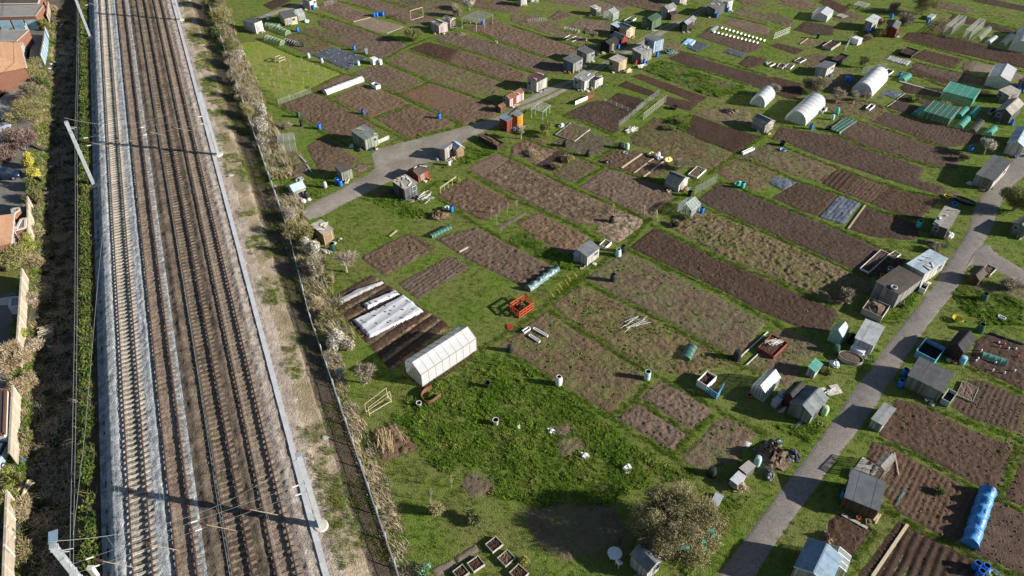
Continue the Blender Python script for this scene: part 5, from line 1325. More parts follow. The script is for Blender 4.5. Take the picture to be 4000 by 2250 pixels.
struct(mesh_obj('lawn', [p+Vector((0, 0, .04)) for p in pts('02 -300,150 180,90 215,-120 -300,-100', GZ)], [(0, 1, 2, 3)], m_grass))
t = thing('log_pile', 'pile of sawn logs stacked in the shaded ditch', 'logs', TG('02', 450, 500), .5)
for k in range(26):
    z = .15+.2*(k % 4); y = (k//4)*.32-.9+random.uniform(-.08, .08); l = random.uniform(.8, 1.6); a = random.uniform(-.25, .25); M = MB(); M.tube([(-l*math.cos(a)*.6, y-l*math.sin(a)*.6, z), (l*math.cos(a)*.6, y+l*math.sin(a)*.6, z+random.uniform(-.1, .1))], random.uniform(.09, .15), 8); M.build('log', m_palebark if k % 3 else m_plank, t)
t = thing('log_pile', 'cut branches dumped at the foot of the garden wall', 'logs', TG('03', 235, 630), 1.2)
for k in range(9):
    a = random.uniform(-.8, .8); l = random.uniform(.5, 1.0); c = Vector((random.uniform(-.5, .5), random.uniform(-.5, .5), random.uniform(.1, .5))); d = Vector((math.cos(a), math.sin(a), 0))*l; M = MB(); M.tube([c-d, c+d], .1, 7); M.build('log', m_plank, t)
rub = [('00', 565, 262, 'white'), ('00', 520, 590, 'white'), ('00', 555, 600, 'paleteal'), ('00', 480, 610, 'white'), ('00', 500, 1000, 'grey'), ('00', 590, 240, 'white'), ('01', 540, 220, 'blue'), ('01', 480, 250, 'white'), ('01', 445, 495, 'white'), ('01', 725, 1035, 'white'), ('01', 680, 870, 'white'), ('02', 460, 620, 'paleteal'), ('02', 545, 885, 'grey'), ('03', 330, 250, 'white'), ('03', 200, 360, 'blue'), ('00', 470, 650, 'white'), ('00', 540, 650, 'grey'), ('00', 1915, 100, 'white'), ('01', 2180, 340, 'white'), ('13', 670, 150, 'white')]
for k, (tl, x, y, c) in enumerate(rub):
    p = TG(tl, x, y); M = MB(); n = 9
    vs = [(random.uniform(-.45, .45), random.uniform(-.3, .3), random.uniform(.02, .3)) for _ in range(n)]; bm = bmesh.new(); [bm.verts.new(v) for v in vs]; bmesh.ops.convex_hull(bm, input=bm.verts)
    me = bpy.data.meshes.new('litter'); bm.to_mesh(me); bm.free(); me.materials.append(plast(c)); o = link(bpy.data.objects.new('litter', me)); o.location = p; tag(o, f'crumpled {c if c != "paleteal" else "pale"} plastic litter dumped on the railway side ground', 'litter', 'litter along the railway')

# ================================================================ RAILWAY SIDE PLANTS
def strip_points(s0, s1, q0, q1, dens, seed, thr=-1, wl=2.5):
    rs = np.random.RandomState(seed); n = int((s1-s0)*abs(q1-q0)*dens); s = rs.uniform(s0, s1, n); q = rs.uniform(q0, q1, n); k = fbm(s, q, wl, 3, seed) > thr; s, q = s[k], q[k]
    return np.stack([AX.x*s+NX.x*q, AX.y*s+NX.y*q, np.interp(q, PROF_Q, PROF_Z)], -1)
P = strip_points(18, 190, -20.6, -19.65, 26, 3, -.12, 1.4); sc = np.random.uniform(1.1, 2.3, len(P))
scatter('ivy', P, sc, [rosette('ivy_leaves', 22, .26, .34, m_leaf_green), rosette('ivy_leaves', 22, .24, .36, m_leaf_dark), tuft('ivy_tuft', 20, .25, .38, .02, m_leaf_olive, 1.0)], 'low green ivy and brambles along the edge of the white ballast', 'ivy')
P = strip_points(18, 190, -26.2, -20.6, 2.6, 5); P[:, 2] += .05
scatter('undergrowth', P, np.random.uniform(.8, 2.4, len(P)), [tuft('bramble_tuft', 20, .35, .25, .014, m_twig_grey, 2.5), rosette('bramble_leaves', 12, .3, .18, m_leaf_dark), tuft('bramble_tuft', 22, .35, .16, .012, m_twig_dry, 3.0)], 'dark tangled brambles and dead stems in the shaded ditch', 'brambles')
P = strip_points(18, 190, -28.2, -26.3, 10, 6, -.15, 3.0)
scatter('bank_growth', P, np.random.uniform(.7, 1.9, len(P)), [tuft('bank_tuft', 24, .3, .34, .014, m_twig_dry, 1.4), tuft('bank_tuft', 22, .3, .30, .018, m_blade, 1.0), rosette('bank_leaves', 18, .3, .26, m_lush)], 'rough grass and weeds along the foot of the garden walls', 'weeds')
P = strip_points(18, 178, -.8, 4.2, 11, 9, .03, 3.2)
scatter('bank_grass', P, np.random.uniform(.6, 1.5, len(P)), [tuft('bank_tuft', 20, .25, .20, .013, m_blade, .9), tuft('bank_tuft', 20, .25, .16, .013, m_lush, .9), tuft('bank_tuft', 20, .25, .14, .012, m_dry, 1.4)], 'patches of green grass on the pale railway bank', 'grass')
P = strip_points(16, 178, 1.7, 3.8, 9, 10, -.1, 1.5)
scatter('dead_leaves', P, np.random.uniform(.5, 1.1, len(P)), [tuft('dead_stems', 12, .3, .06, .018, m_twig_grey, 3.5), tuft('dead_stems', 14, .25, .12, .014, m_clod, 2.0)], 'dead leaves and twigs in the shade below the palisade fence', 'dead leaves')
P = strip_points(16, 96, 3.9, 5.3, 12, 12, -.12, 2.0)
scatter('fence_growth', P, np.random.uniform(.8, 1.9, len(P)), [tuft('dead_stems', 24, .3, .42, .012, m_twig_dry, 1.2), tuft('dead_stems', 20, .3, .36, .012, m_twig_grey, 1.4), tuft('dead_stems', 16, .3, .25, .016, m_blade, 1.0)], 'dry brambles and dead stalks along the allotment side of the fence', 'brambles')
P = np.concatenate([strip_points(98, 178, 5.2, 8.2, 5, 14, -.2, 2.5), strip_points(60, 92, 4.6, 7.6, 4, 15, -.1, 2.5)])
scatter('hedge_growth', P, np.random.uniform(1.0, 2.6, len(P)), [tuft('hedge_stems', 26, .3, .55, .013, m_twig_grey, 1.0), tuft('hedge_stems', 26, .3, .5, .013, m_twig_olive, 1.0), rosette('hedge_leaves', 20, .3, .4, m_leaf_olive), tuft('hedge_stems', 22, .3, .4, .014, m_twig_dry, 1.2)], 'tangled bramble and thorn growth under the railway hedge', 'brambles')
SH = [  # label, tile, x, y, rx, h, twig, leaf, ntw, nlf
 ('wide olive shrub mass over the wall below the blue painted wall', '00', 330, 760, 3.4, 4.0, m_twig_olive, m_leaf_olive, 2600, 2600), ('grey green shrub between the gold car and the ditch', '00', 270, 960, 3.4, 3.6, m_twig_grey, m_leaf_olive, 2600, 1800),
 ('pale olive shrub above the purple tree by the ditch', '00', 280, 1130, 3.6, 3.6, m_twig_olive, m_leaf_olive, 2600, 2200), ('ivy clad green shrub on the ditch edge', '00', 440, 860, 1.6, 3.2, m_twig_olive, m_leaf_green, 900, 2200),
 ('large purple leaved tree by the ditch', '00', 250, 1420, 3.9, 5.0, m_twig_grey, m_leaf_purple, 2600, 4200), ('small purple tinged shrub beside the dark blue car', '01', 60, 200, 2.4, 3.0, m_twig_grey, m_leaf_purple, 1300, 1500),
 ('bright yellow flowering shrub on the wall', '01', 300, 250, 1.3, 2.6, m_twig_olive, m_leaf_yellow, 400, 2400), ('yellow blossomed shrub end above the green hedge', '01', 350, 350, 1.1, 2.0, m_twig_olive, m_leaf_yellow, 300, 1500),
 ('green hedge section below the yellow shrub', '01', 345, 470, 1.5, 2.6, m_twig_olive, m_leaf_green, 700, 2400), ('green hedge section behind the brick yard wall', '01', 350, 600, 1.5, 2.5, m_twig_olive, m_leaf_olive, 700, 2400), ('hedge end with bare twigs at the concrete panel wall', '01', 370, 740, 1.1, 2.0, m_twig_dry, m_leaf_green, 900, 1200),
 ('dry bramble bush beside the concrete panel wall', '01', 375, 900, 1.1, 1.7, m_twig_dry, m_leaf_green, 1200, 700), ('lime green conifer bush at the wall end', '01', 265, 1060, 1.6, 3.4, m_twig_olive, m_leaf_lime, 700, 2600), ('spreading olive conifer in the garden below the orange hipped roof', '01', 130, 1200, 2.8, 3.6, m_twig_olive, m_leaf_olive, 1600, 3000),
 ('dry straw coloured bush on the ditch edge by the conifer', '01', 350, 1180, 1.5, 2.4, m_twig_dry, m_leaf_olive, 1700, 700), ('bare grey bramble mound at the wall foot above the logs', '02', 330, 190, 1.3, 1.6, m_twig_grey, m_twig_dry, 1500, 200), ('lime green shrub leaning over the cream wall', '02', 210, 560, 1.0, 2.4, m_twig_olive, m_leaf_lime, 300, 1500),
 ('grey bramble mound below the log pile', '02', 340, 660, 1.4, 1.5, m_twig_grey, m_twig_dry, 1500, 200), ('large tan dead hedge draped over the wall', '02', 130, 820, 2.6, 3.0, m_twig_dry, m_twig_dry, 3800, 300), ('tan dead bramble slope beside the lean-to', '02', 270, 1030, 1.8, 1.8, m_twig_dry, m_leaf_olive, 2600, 300),
 ('green ivy bush hanging on the wall end', '03', 110, 620, 1.1, 2.6, m_twig_olive, m_leaf_lime, 400, 2000), ('grey leaved ivy bush on the wall below the lime one', '03', 110, 860, 1.2, 2.5, m_twig_olive, m_leaf_olive, 500, 1900), ('bare reddish bramble bush by the cut branches', '03', 240, 860, 1.3, 1.6, m_twig_dry, m_leaf_olive, 1500, 400),
 ('green weedy bush on the wall foot near the pale van', '03', 250, 180, 1.3, 1.5, m_twig_dry, m_leaf_green, 900, 1000), ('dry brown bush at the wall foot beside the tall mast', '03', 230, 1250, 1.3, 1.4, m_twig_dry, m_leaf_green, 1100, 700),
 ('yellow green conifer beside the low cream wall and alley', '00', 440, 290, 1.5, 2.8, m_twig_olive, m_leaf_lime, 500, 2200), ('olive bush against the end wall of the orange roofed house', '00', 150, 790, 1.9, 3.0, m_twig_olive, m_leaf_olive, 1500, 1500), ('pale bramble tangle behind the garages', '00', 510, 120, 1.4, 1.8, m_twig_dry, m_leaf_olive, 1300, 400)]
for k, (lb, tl, x, y, rx, h, tm, lm, a, b) in enumerate(SH):
    p = TG(tl, x, y); plant('shrub' if 'tree' not in lb else 'tree', lb, 'shrub' if 'tree' not in lb else 'tree', p, 100+k, rx, h, tm, lm, a, b, lsz=.12, tww=.02, stems=6)
# ================================================================ SHEDS, GREENHOUSES, TUNNELS
def sh(row):
    nm, lb, spec, h, rise, roof, wall, rm = row[:8]; shed(nm, lb, spec, h, rise, roof, wall, rm, **(row[8] if len(row) > 8 else {}))
for row in [
 ('shed', 'white panel shed with dark flat roof beside the pale green net tunnel', '00 2315,275 10 8,320 70,292', 1.9, .3, 'py', 'white', 'felt', {}),
 ('shed', 'dark walled shed with grey roof and cream window front beside a glass house', '10 208,205 280,248 402,232', 1.6, .3, 'pY', 'cream', 'felt', dict(win='x', doorm='white')),
 ('shed', 'small white shed with dark gable roof beside two blue barrels', '10 465,68 515,92 560,62', 1.8, .4, 'gx', 'white', 'darkfelt', dict(door='y')),
 ('shed', 'pale pink shed with dark roof panels, the larger of a pair', '10 1670,285 1730,322 1800,290', 1.7, .4, 'gy', 'pink', 'palewood', dict(cover=3)),
 ('shed', 'pale pink shed with dark roof panels, the smaller of a pair', '10 1775,245 1835,268 1868,240', 1.6, .4, 'gy', 'pink', 'palewood', dict(cover=2)),
 ('shed', 'grey green boarded shed with corrugated roof and low fence at the turning area', '10 932,1345 1040,1422 1150,1362', 1.9, .35, 'pY', 'greygreen', 'greytin', dict(door='y', cover=3)),
 ('shed', 'rusty roofed shed with red and white tin walls beside the lane', '10 2330,985 2395,1010 20 112,942', 1.5, .4, 'gx', 'pink', 'rust', dict(doorm='red', cover=2)),
 ('shed', 'bright red tin shed beside the orange shed', '10 2303,1205 2368,1245 2412,1222', 1.9, .15, 'pX', 'red', 'bluegrey', dict(door='y')),
 ('shed', 'bright orange shed beside the red shed', '20 -5,1185 52,1207 103,1178', 2.0, .2, 'pY', 'orange', 'slate', dict(sheetw=.5)),
 ('shed', 'open fronted wooden kiosk with white sloping roof on the turning area', '11 1737,168 1785,192 1850,140', 1.8, .3, 'py', 'weathered', 'white', dict(door=None, win='x')),
 ('shed', 'small brown shed with pale blue gable roof beside the white roofed kiosk', '11 1835,120 1895,168 1965,140', 1.5, .45, 'gy', 'wood', 'bluewhite', {}),
 ('shed', 'red walled hut with brown striped roof on the grass by the turning area', '11 1445,345 1535,395 1640,345', 1.3, .35, 'gx', 'red', 'brownfelt', dict(door='x', doorm='weathered', cover=2)),
 ('shed', 'dark shed with maroon door and debris covered flat roof', '11 1310,500 1412,572 1525,508', 2.1, .15, 'pY', 'darkgrey', 'palewood', dict(door='y', doorm='maroon', cover=9, win='x')),
 ('shed', 'pale green shed with brown pent roof beside blue barrels', '11 762,338 820,388 915,348', 1.6, .35, 'pY', 'greygreen', 'brownfelt', {}),
 ('shed', 'wooden hut with bright pale blue gable roof beside the railway fence', '11 325,490 372,548 475,505', 1.25, .55, 'gx', 'weathered', 'bluewhite', dict(horiz=True)),
 ('shed', 'low shed with peeling white flat roof half hidden by the hedge', '11 560,905 655,985 735,930', 1.8, .25, 'pY', 'wood', 'palewood', dict(cover=7)),
 ('shed', 'small white boarded shed with grey pent roof at the path crossing', '21 622,1128 706,1182 806,1092', 1.55, .3, 'pY', 'palegrey', 'slate', dict(door=None)),
 ('shed', 'weathered white plank shed with dark gable roof beside the wire fence', '21 1438,430 1565,486 1650,420', 1.35, .6, 'gy', 'palegrey', 'felt', dict(horiz=True, door='x', sheetw=.7)),
 ('shed', 'plain white shed among ploughed strips at the far end of the allotments', '20 55,48 85,62 135,40', 1.8, .2, 'py', 'white', 'white', {}),
 ('shed', 'narrow white shed close behind the plain white shed', '20 155,12 180,25 212,12', 1.7, .2, 'py', 'white', 'white', {}),
 ('shed', 'green walled shed with dark green gable roof beside the lane', '20 1225,255 1315,287 1388,238', 1.9, .45, 'gx', 'green', 'greenfelt', {}),
 ('shed', 'pinkish shed with grey gable roof beyond the green roofed shed', '20 1400,140 1462,168 1530,132', 1.7, .5, 'gx', 'pink', 'tin', dict(cover=2)),
 ('shed', 'dark brown shed with windows and pale grey roof beside the lane', '20 1582,285 1642,306 1716,245', 1.6, .45, 'gx', 'darkbrown', 'tin', dict(win='x', doorm='teal', door='y')),
 ('shed', 'cream boarded shed with dark glazed gable roof', '20 1005,325 1072,370 1130,335', 1.8, .5, 'gy', 'cream', 'slate', dict(sheetw=.6)),
 ('shed', 'black shed with white and blue sheet roof behind the cream shed', '20 932,320 985,345 1035,315', 1.9, .2, 'pY', 'black', 'bluewhite', {}),
 ('shed', 'brick red shed with pale gable roof next to the black shed', '20 942,400 1030,442 1075,418', 1.5, .55, 'gy', 'red', 'tin', {}),
 ('shed', 'black shed with black pitched roof and blue bins beside the lane', '20 845,470 915,503 985,452', 1.7, .4, 'gx', 'black', 'darkfelt', dict(doorm='wood')),
 ('shed', 'grey boarded shed with flat grey roof and white door beside the lane', '20 612,560 700,602 770,570', 1.9, .15, 'pY', 'grey', 'felt', dict(door='y', doorm='white')),
 ('shed', 'grey boarded shed with bright blue door beside the lane', '20 490,655 575,692 650,638', 1.9, .25, 'pY', 'grey', 'felt', dict(door='y', doorm='skyblue')),
 ('shed', 'pale weathered board shed with brown patched roof beside the rusty shed', '20 152,835 230,872 322,815', 1.9, .25, 'pY', 'palegrey', 'maroon', dict(cover=3)),
 ('shed', 'new raw timber pallet shed with slatted roof beside the lane', '20 918,652 1000,688 1065,642', 2.0, .1, 'pY', 'rawwood', 'palewood', dict(door='x', doorm='rawwood')),
 ('shed', 'grey shed with white debris strewn roof beside the pale blue shed', '20 1145,562 1210,602 1292,552', 1.9, .3, 'pY', 'grey', 'tin', dict(cover=6)),
 ('shed', 'tall pale blue shed with flat roof', '20 1275,450 1330,500 1388,462', 2.2, .1, 'py', 'blue', 'slate', {}),
 ('shed', 'whitewashed shed with pale panelled roof beside the lane', '20 590,820 680,858 760,792', 1.8, .2, 'pY', 'white', 'tin', dict(cover=2)),
 ('shed', 'white walled shed with black tarpaulin roof adjoining the whitewashed shed', '20 745,815 780,838 842,795', 1.5, .1, 'py', 'white', 'darkfelt', dict(cover=3)),
 ('shed', 'dark grey shed with slatted lean-to roof beside the far end of the lane', '20 1835,142 1905,168 1985,112', 1.8, .35, 'pY', 'darkgrey', 'felt', dict(cover=2)),
 ('shed', 'white shed behind the dark grey lean-to shed', '20 1985,95 2020,112 2062,90', 1.9, .2, 'py', 'white', 'white', {}),
 ('shed', 'white shed with pale roof beyond the pinkish shed', '20 1500,15 1578,47 1640,22', 1.8, .4, 'gx', 'pink', 'white', {}),
 ('shed', 'little weathered hut with cream roof among the far plots', '20 745,130 795,152 826,132', 1.3, .3, 'pY', 'weathered', 'palewood', dict(cover=2)),
 ('shed', 'weathered plank shed with dark blue grey gable roof near the small polytunnel', '20 2262,1195 2375,1256 30 32,1212', 1.5, .5, 'gy', 'weathered', 'slate', dict(horiz=True)),
 ('shed', 'tall white shed with white roof beside the grey bush', '30 895,282 960,303 1025,245', 1.9, .2, 'pY', 'palegrey', 'white', {}),
 ('shed', 'red shed with dark grey roof', '30 1090,342 1190,360 1232,295', 1.8, .4, 'gx', 'red', 'felt', {}),
 ('shed', 'low grey shed with dark pent roof beside the compost bays', '30 455,690 535,730 585,670', 1.5, .2, 'py', 'palegrey', 'slate', dict(door=None)),
 ('shed', 'blue grey hut with red door behind the green cages', '30 2150,940 2240,985 2330,935', 1.6, .25, 'pY', 'grey', 'palewood', dict(doorm='red', win='y')),
 ('shed', 'dark shed with maroon flat roof beside the white lean-to greenhouse', '30 2335,840 2400,870 2500,820', 1.8, .1, 'py', 'darkgrey', 'maroon', {}),
 ('shed', 'dark shed with bright pale panelled roof behind the green tunnels', '30 2125,1120 2255,1175 2340,1060', 1.7, .7, 'gx', 'darkgrey', 'palewood', dict(sheetw=.6)),
 ('shed', 'large white shed with pale blue roof beside the blossoming tree', '31 2210,125 2362,160 2470,20', 1.9, .6, 'gx', 'white', 'bluewhite', dict(door=None)),
 ('shed', 'open fronted shed with grey roof and white side wall beside the side turning', '31 1935,400 2085,472 2205,300', 1.7, .45, 'pX', 'palegrey', 'felt', dict(door='y', doorm='wood')),
 ('shed', 'old dark shed with bleached board roof and black annex by the road', '31 1512,895 1648,935 1765,790', 1.8, .3, 'pX', 'darkgrey', 'palewood', dict(door=None, cover=4, win='y')),
 ('shed', 'large shed with shiny white metal roof and cluttered top beside the road', '31 1283,1275 1420,1378 1600,1205', 1.9, .25, 'px', 'palegrey', 'bluewhite', dict(cover=6, door='y')),
 ('shed', 'large shed with brown felt roof and a tyre on top beside the road', '32 1012,110 1180,252 1335,50', 1.9, .3, 'px', 'grey', 'brownfelt', dict(door='y')),
 ('shed', 'green grey shed under the olive tree at the side road', '31 2275,860 2400,925 2520,840', 1.6, .3, 'gx', 'greygreen', 'greytin', {}),
 ('shed', 'bright white shed with glazed front beside the teal greenhouse', '32 775,655 952,706 1068,585', 1.7, .6, 'pX', 'white', 'white', dict(door=None)),
 ('shed', 'dark red brown shed with black gable roof, joined to the green black shed', '32 108,1165 215,1215 330,1120', 1.6, .6, 'gx', 'maroon', 'darkfelt', dict(door=None)),
 ('shed', 'green black shed with grey gable roof and a green butt beside it', '32 178,1240 375,1362 520,1205', 1.7, .6, 'gx', 'greygreen', 'slate', dict(doorm='darkgrey')),
 ('shed', 'black timber shed with dark gable roof beside the blue fronted bin', '32 1648,690 1790,760 1905,640', 1.6, .6, 'gx', 'darkbrown', 'darkfelt', {}),
 ('shed', 'long lean-to glasshouse shed with grey roof and white corrugated end', '32 1262,1005 1585,1142 1712,1005', 1.7, .3, 'pX', 'greygreen', 'felt', dict(door=None, sheetw=1.2)),
 ('shed', 'brown shed with pale grey felt roof and timber stacked in front', '33 380,478 555,525 612,410', 1.7, .5, 'pX', 'brown', 'slate', dict(door=None)),
 ('shed', 'blue roofed shed joined to a glass greenhouse', '33 105,860 290,930 395,810', 1.9, .6, 'gx', 'white', 'bluegrey', dict(door=None)),
 ('shed', 'dark roofed shed with white trimmed edges behind the great bare bush', '23 1095,1360 1260,1500 1395,1410', 1.7, .5, 'gy', 'palegrey', 'slate', dict(door=None)),
 ('hut', 'tiny hut with teal green roof beside the vegetable bed', '32 352,885 422,918 492,850', 1.1, .2, 'pY', 'palegrey', 'tealsheet', dict(door=None)),
 ('hut', 'small ribbed dark hen hut beside the road fork', '31 1872,1330 1965,1375 2025,1310', 1.0, .5, 'gx', 'brown', 'brownfelt', dict(door=None, sheetw=.3)),
 ('hut', 'small pale board hut with grey roof boards beside the road', '32 942,1375 1045,1425 1178,1270', 1.05, .15, 'px', 'palegrey', 'tin', dict(door=None)),
 ('hut', 'dark round fronted hut beside the pinkish shed', '20 1480,170 1500,194 1532,170', 1.2, .3, 'gx', 'brown', 'darkfelt', {}),
 ('hut', 'rusty curved drum shelter beside the red shed', '10 2272,1045 2310,1068 2345,1040', 1.0, .25, 'gx', 'brown', 'rust', dict(door=None)),
 ('hut', 'pale blue boarded lean-to on the back of the white boarded shed', '21 582,1130 612,1150 645,1120', 1.1, .3, 'pX', 'blue', 'bluewhite', dict(door=None)),
]: sh(row)
# the tyre on the brown felt roof
t = thing('tyre', 'black tyre lying on the brown felt shed roof', 'tyre', T('32', 1185, 60, 2.2)); M = MB()
for k in range(14): M.tube([(.33*math.cos(a), .33*math.sin(a), .12) for a in (2*math.pi*k/14, 2*math.pi*(k+1)/14)], .11, 8)
M.build('tread', plast('grey'), t)

G = greenhouse
gh = G('gabled_polytunnel', 'long white gabled polytunnel with timber frame beside the fleece covered beds', '12 1405,868 1570,992 2092,655', 1.85, .85, 'gx', m_skin, None, True, .95)
M = MB(); M.box((4.2, -.35, .02), (9, .5, .05)); M.build('soil_edge', MATS['m_dark'], gh)
G('greenhouse', 'clear glass greenhouse beside a blue barrel at the end of the long ploughed strips', '21 1558,668 1682,728 1765,662', 1.25, .65, 'gx')
G('greenhouse', 'clear greenhouse among the far plots beside the little weathered hut', '20 862,168 950,197 1000,168', 1.4, .55, 'gx')
G('greenhouse', 'glass greenhouse behind the dark shed with cream front', '10 355,160 405,195 470,180', 1.3, .55, 'gx')
G('greenhouse', 'bluish polycarbonate greenhouse beside the dark red brown shed', '22 2242,1060 2368,1135 32 92,985', 1.3, .7, 'gx', m_poly)
G('greenhouse', 'teal tinted greenhouse with timber frame beside the bright white shed', '32 545,565 668,612 755,545', 1.4, .75, 'gx', glassmat('m_tealglass', (.35, .62, .58), .75, .3), None, True)
G('greenhouse', 'makeshift white plastic greenhouse with patched roof at the far plots', '30 405,182 545,212 605,155', 1.3, .5, 'gx', m_skin)
G('greenhouse', 'large white lean-to plastic greenhouse beside the maroon roofed shed', '30 2035,812 2245,856 2330,740', 1.7, .6, 'gx', m_skin, None, False, 1.0)
G('greenhouse', 'glass greenhouse joined to the blue roofed shed', '33 250,780 395,835 442,765', 1.2, .5, 'gx')
G('greenhouse', 'little glazed potting house with white roof bars on paving', '33 543,278 590,312 650,245', 1.7, .2, 'gx', m_glass, None, True, .7)
# arched tunnels
def tn(nm, lb, spec, R_, H_, skin, **k): a, b = pts(spec); tunnel(nm, lb, a, b, R_, H_, skin, **k)
tn('polytunnel', 'large clear plastic polytunnel beside a teal compost bin', '30 252,1160 440,985', 1.75, 2.1, m_skin, hoops=7, door=True)
tn('polytunnel', 'large opaque white polytunnel with framed doorway', '30 872,900 1030,740', 1.75, 2.3, mat('m_whiteskin', (.54, .55, .57), (.46, .47, .49), 1, .5, bump=.2, bscale=3), hoops=5, door=True)
tn('polytunnel', 'small white polytunnel with grey door near the plank shed', '20 2310,1000 2410,900', 1.3, 1.9, m_skin, hoops=4, door=True)
tn('polytunnel', 'clear polytunnel at the edge of the far plots', '30 2370,490 2440,330', 1.9, 2.1, m_skin, hoops=5)
tn('fleece_tunnel', 'long white fleece tunnel over a vegetable row', '10 650,885 1000,755', .75, .8, mat('m_fleece', (.56, .56, .58), (.48, .48, .50), 2, .8, bump=.3, bscale=6), cat='fleece tunnel', hoops=9, sag=.12)
tn('net_tunnel', 'pale green net tunnel on the lawn edge beside black hoops', '10 110,375 255,425', .8, .95, m_netgreen, cat='net tunnel', hoops=5, sag=.05, group='net tunnels')
tn('net_tunnel', 'pale green net tunnel behind the lawn edge tunnel', '10 150,268 305,328', .75, .9, m_netgreen, cat='net tunnel', hoops=5, sag=.05, group='net tunnels')
tn('net_tunnel', 'short net tunnel beside the white panel shed', '10 100,245 220,258', .6, .7, m_netgreen, cat='net tunnel', hoops=4, group='net tunnels')
tn('net_tunnel', 'black hooped tunnel at the end of the pale green net tunnel', '10 290,400 380,425', .65, .75, m_netblack, cat='net tunnel', hoops=4, group='net tunnels')
tn('net_tunnel', 'short teal net tunnel beside a blue barrel and the plank path', '30 1255,765 1320,720', .65, .7, m_netteal, cat='net tunnel', hoops=4, group='teal net tunnels')
for lb, spc in (('teal net tunnel against the side of the large teal cage', '30 1385,1095 1470,1025'), ('teal net tunnel farthest from the pale panelled roof', '30 1790,1110 1860,1040'), ('fat teal net tunnel beside the shaded tables', '30 1900,1115 1970,1035'), ('teal net tunnel next to the open black hoops', '30 1795,1215 1870,1130'), ('teal net tunnel beside the blossoming tree', '30 2050,1290 2125,1220')):
    tn('net_tunnel', lb, spc, .62, .75, m_netteal, cat='net tunnel', hoops=4, sag=.04, group='teal net tunnels')
tn('net_tunnel', 'uncovered black hoops over a white edged bed', '30 1920,1250 2000,1165', .62, .7, m_netblack, cat='net tunnel', hoops=5, group='teal net tunnels')
tn('net_tunnel', 'teal net tunnel on the dark bed beside the black timber shed', '32 2015,705 2240,780', .5, .6, m_netteal, cat='net tunnel', hoops=4, sag=.05)
tn('net_tunnel', 'dark green fleece tunnel on the weedy strip by the wire pile', '11 1650,910 1825,822', .42, .5, m_netdark, cat='net tunnel', hoops=6, sag=.15)
tn('net_tunnel', 'dark green cloche on the rough weedy plot', '22 1635,735 1695,625', .6, .6, m_netdark, cat='net tunnel', hoops=3, sag=.08)
tn('cloche', 'open white hooped cloche leaning beside the timber net frames', '30 1965,385 2070,285', .7, .9, m_netgrey, cat='cloche', hoops=5, openend=True)
tn('cloche', 'small white cloche between the hooped frame and the clear polytunnel', '30 2070,410 2140,360', .55, .6, m_skin, cat='cloche', hoops=3)
tn('cloche', 'long clear cloche beside the clear polytunnel', '30 2200,435 2290,350', .65, .8, m_poly, cat='cloche', hoops=4)
tn('cloche', 'clear plastic cloche at the end of the long plank bed', '20 1870,300 1930,262', .45, .5, m_poly, cat='cloche', hoops=3)
tn('cloche', 'green mesh cloche frame in the far weedy plot', '20 500,280 630,310', .5, .6, m_netgrey, cat='cloche', hoops=5)
tn('net_tunnel', 'collapsed blue green sheet over hoops beside the mown path', '21 150,1410 420,1215', .5, .75, mat('m_bluegreensheet', (.05, .10, .115), (.22, .30, .32), 2.2, .4), cat='net tunnel', hoops=5, sag=.38)
tn('tarp_tunnel', 'long bright blue tarpaulin draped over a row of plants', '33 1070,660 1165,375', .72, 1.05, mat('m_bluetarp', (.025, .15, .40), (.06, .25, .52), 1.5, .45, bump=.6, bscale=3, dist=.1), cat='tarpaulin', hoops=5, sag=.24)
def cage(lb, spec, h, m, n=4, slope=0.0, name='net_cage'):
    Np, rz, b, a = frame_of(spec); t = thing(name, lb, 'net cage', (Np.x, Np.y, 0), rz); M = MB(); Z = lambda y: h - slope*y/a
    for i in range(n+1):
        y = a*i/n
        for x in (0, b): M = MB(); M.bar((x, y, 0), (x, y, Z(y)), .05); M.build('post', m_greyplank, t)
        M = MB(); M.bar((0, y, Z(y)), (b, y, Z(y)), .045); M.build('rail', m_greyplank, t)
    for q in ([(0, 0, 0), (0, a, 0), (0, a, Z(a)), (0, 0, Z(0))], [(b, 0, 0), (b, a, 0), (b, a, Z(a)), (b, 0, Z(0))], [(0, 0, 0), (b, 0, 0), (b, 0, Z(0)), (0, 0, Z(0))], [(0, a, 0), (b, a, 0), (b, a, Z(a)), (0, a, Z(a))], [(0, 0, Z(0)), (b, 0, Z(0)), (b, a, Z(a)), (0, a, Z(a))]):
        M = MB(); M.poly([Vector(v)*1.0 for v in q]); M.build('net', m, t)
    return t
cage('large bright teal net cage behind the other green cage', '30 1620,930 1905,1012 1970,915', 1.5, m_netteal, 4)
cage('dark green net cage with arched poles between teal tunnels', '30 1455,1105 1690,1190 1755,1075', 1.3, m_netdark, 5)
cage('tall green net frame of timber among the far beds', '30 1655,320 1715,342 1825,230', 1.8, m_netgrey, 2)
cage('tall timber frame beside the tall green net frame', '30 1845,360 1890,380 2000,260', 1.8, m_netgrey, 2)
cage('wire cage of grey posts on the fence side grass', '11 228,120 385,95 372,-10', 1.4, m_netgrey, 3)
cage('low green net over a bed beside the polytunnel and compost bins', '30 595,1220 670,1265 805,1145', .3, m_netdark, 3)

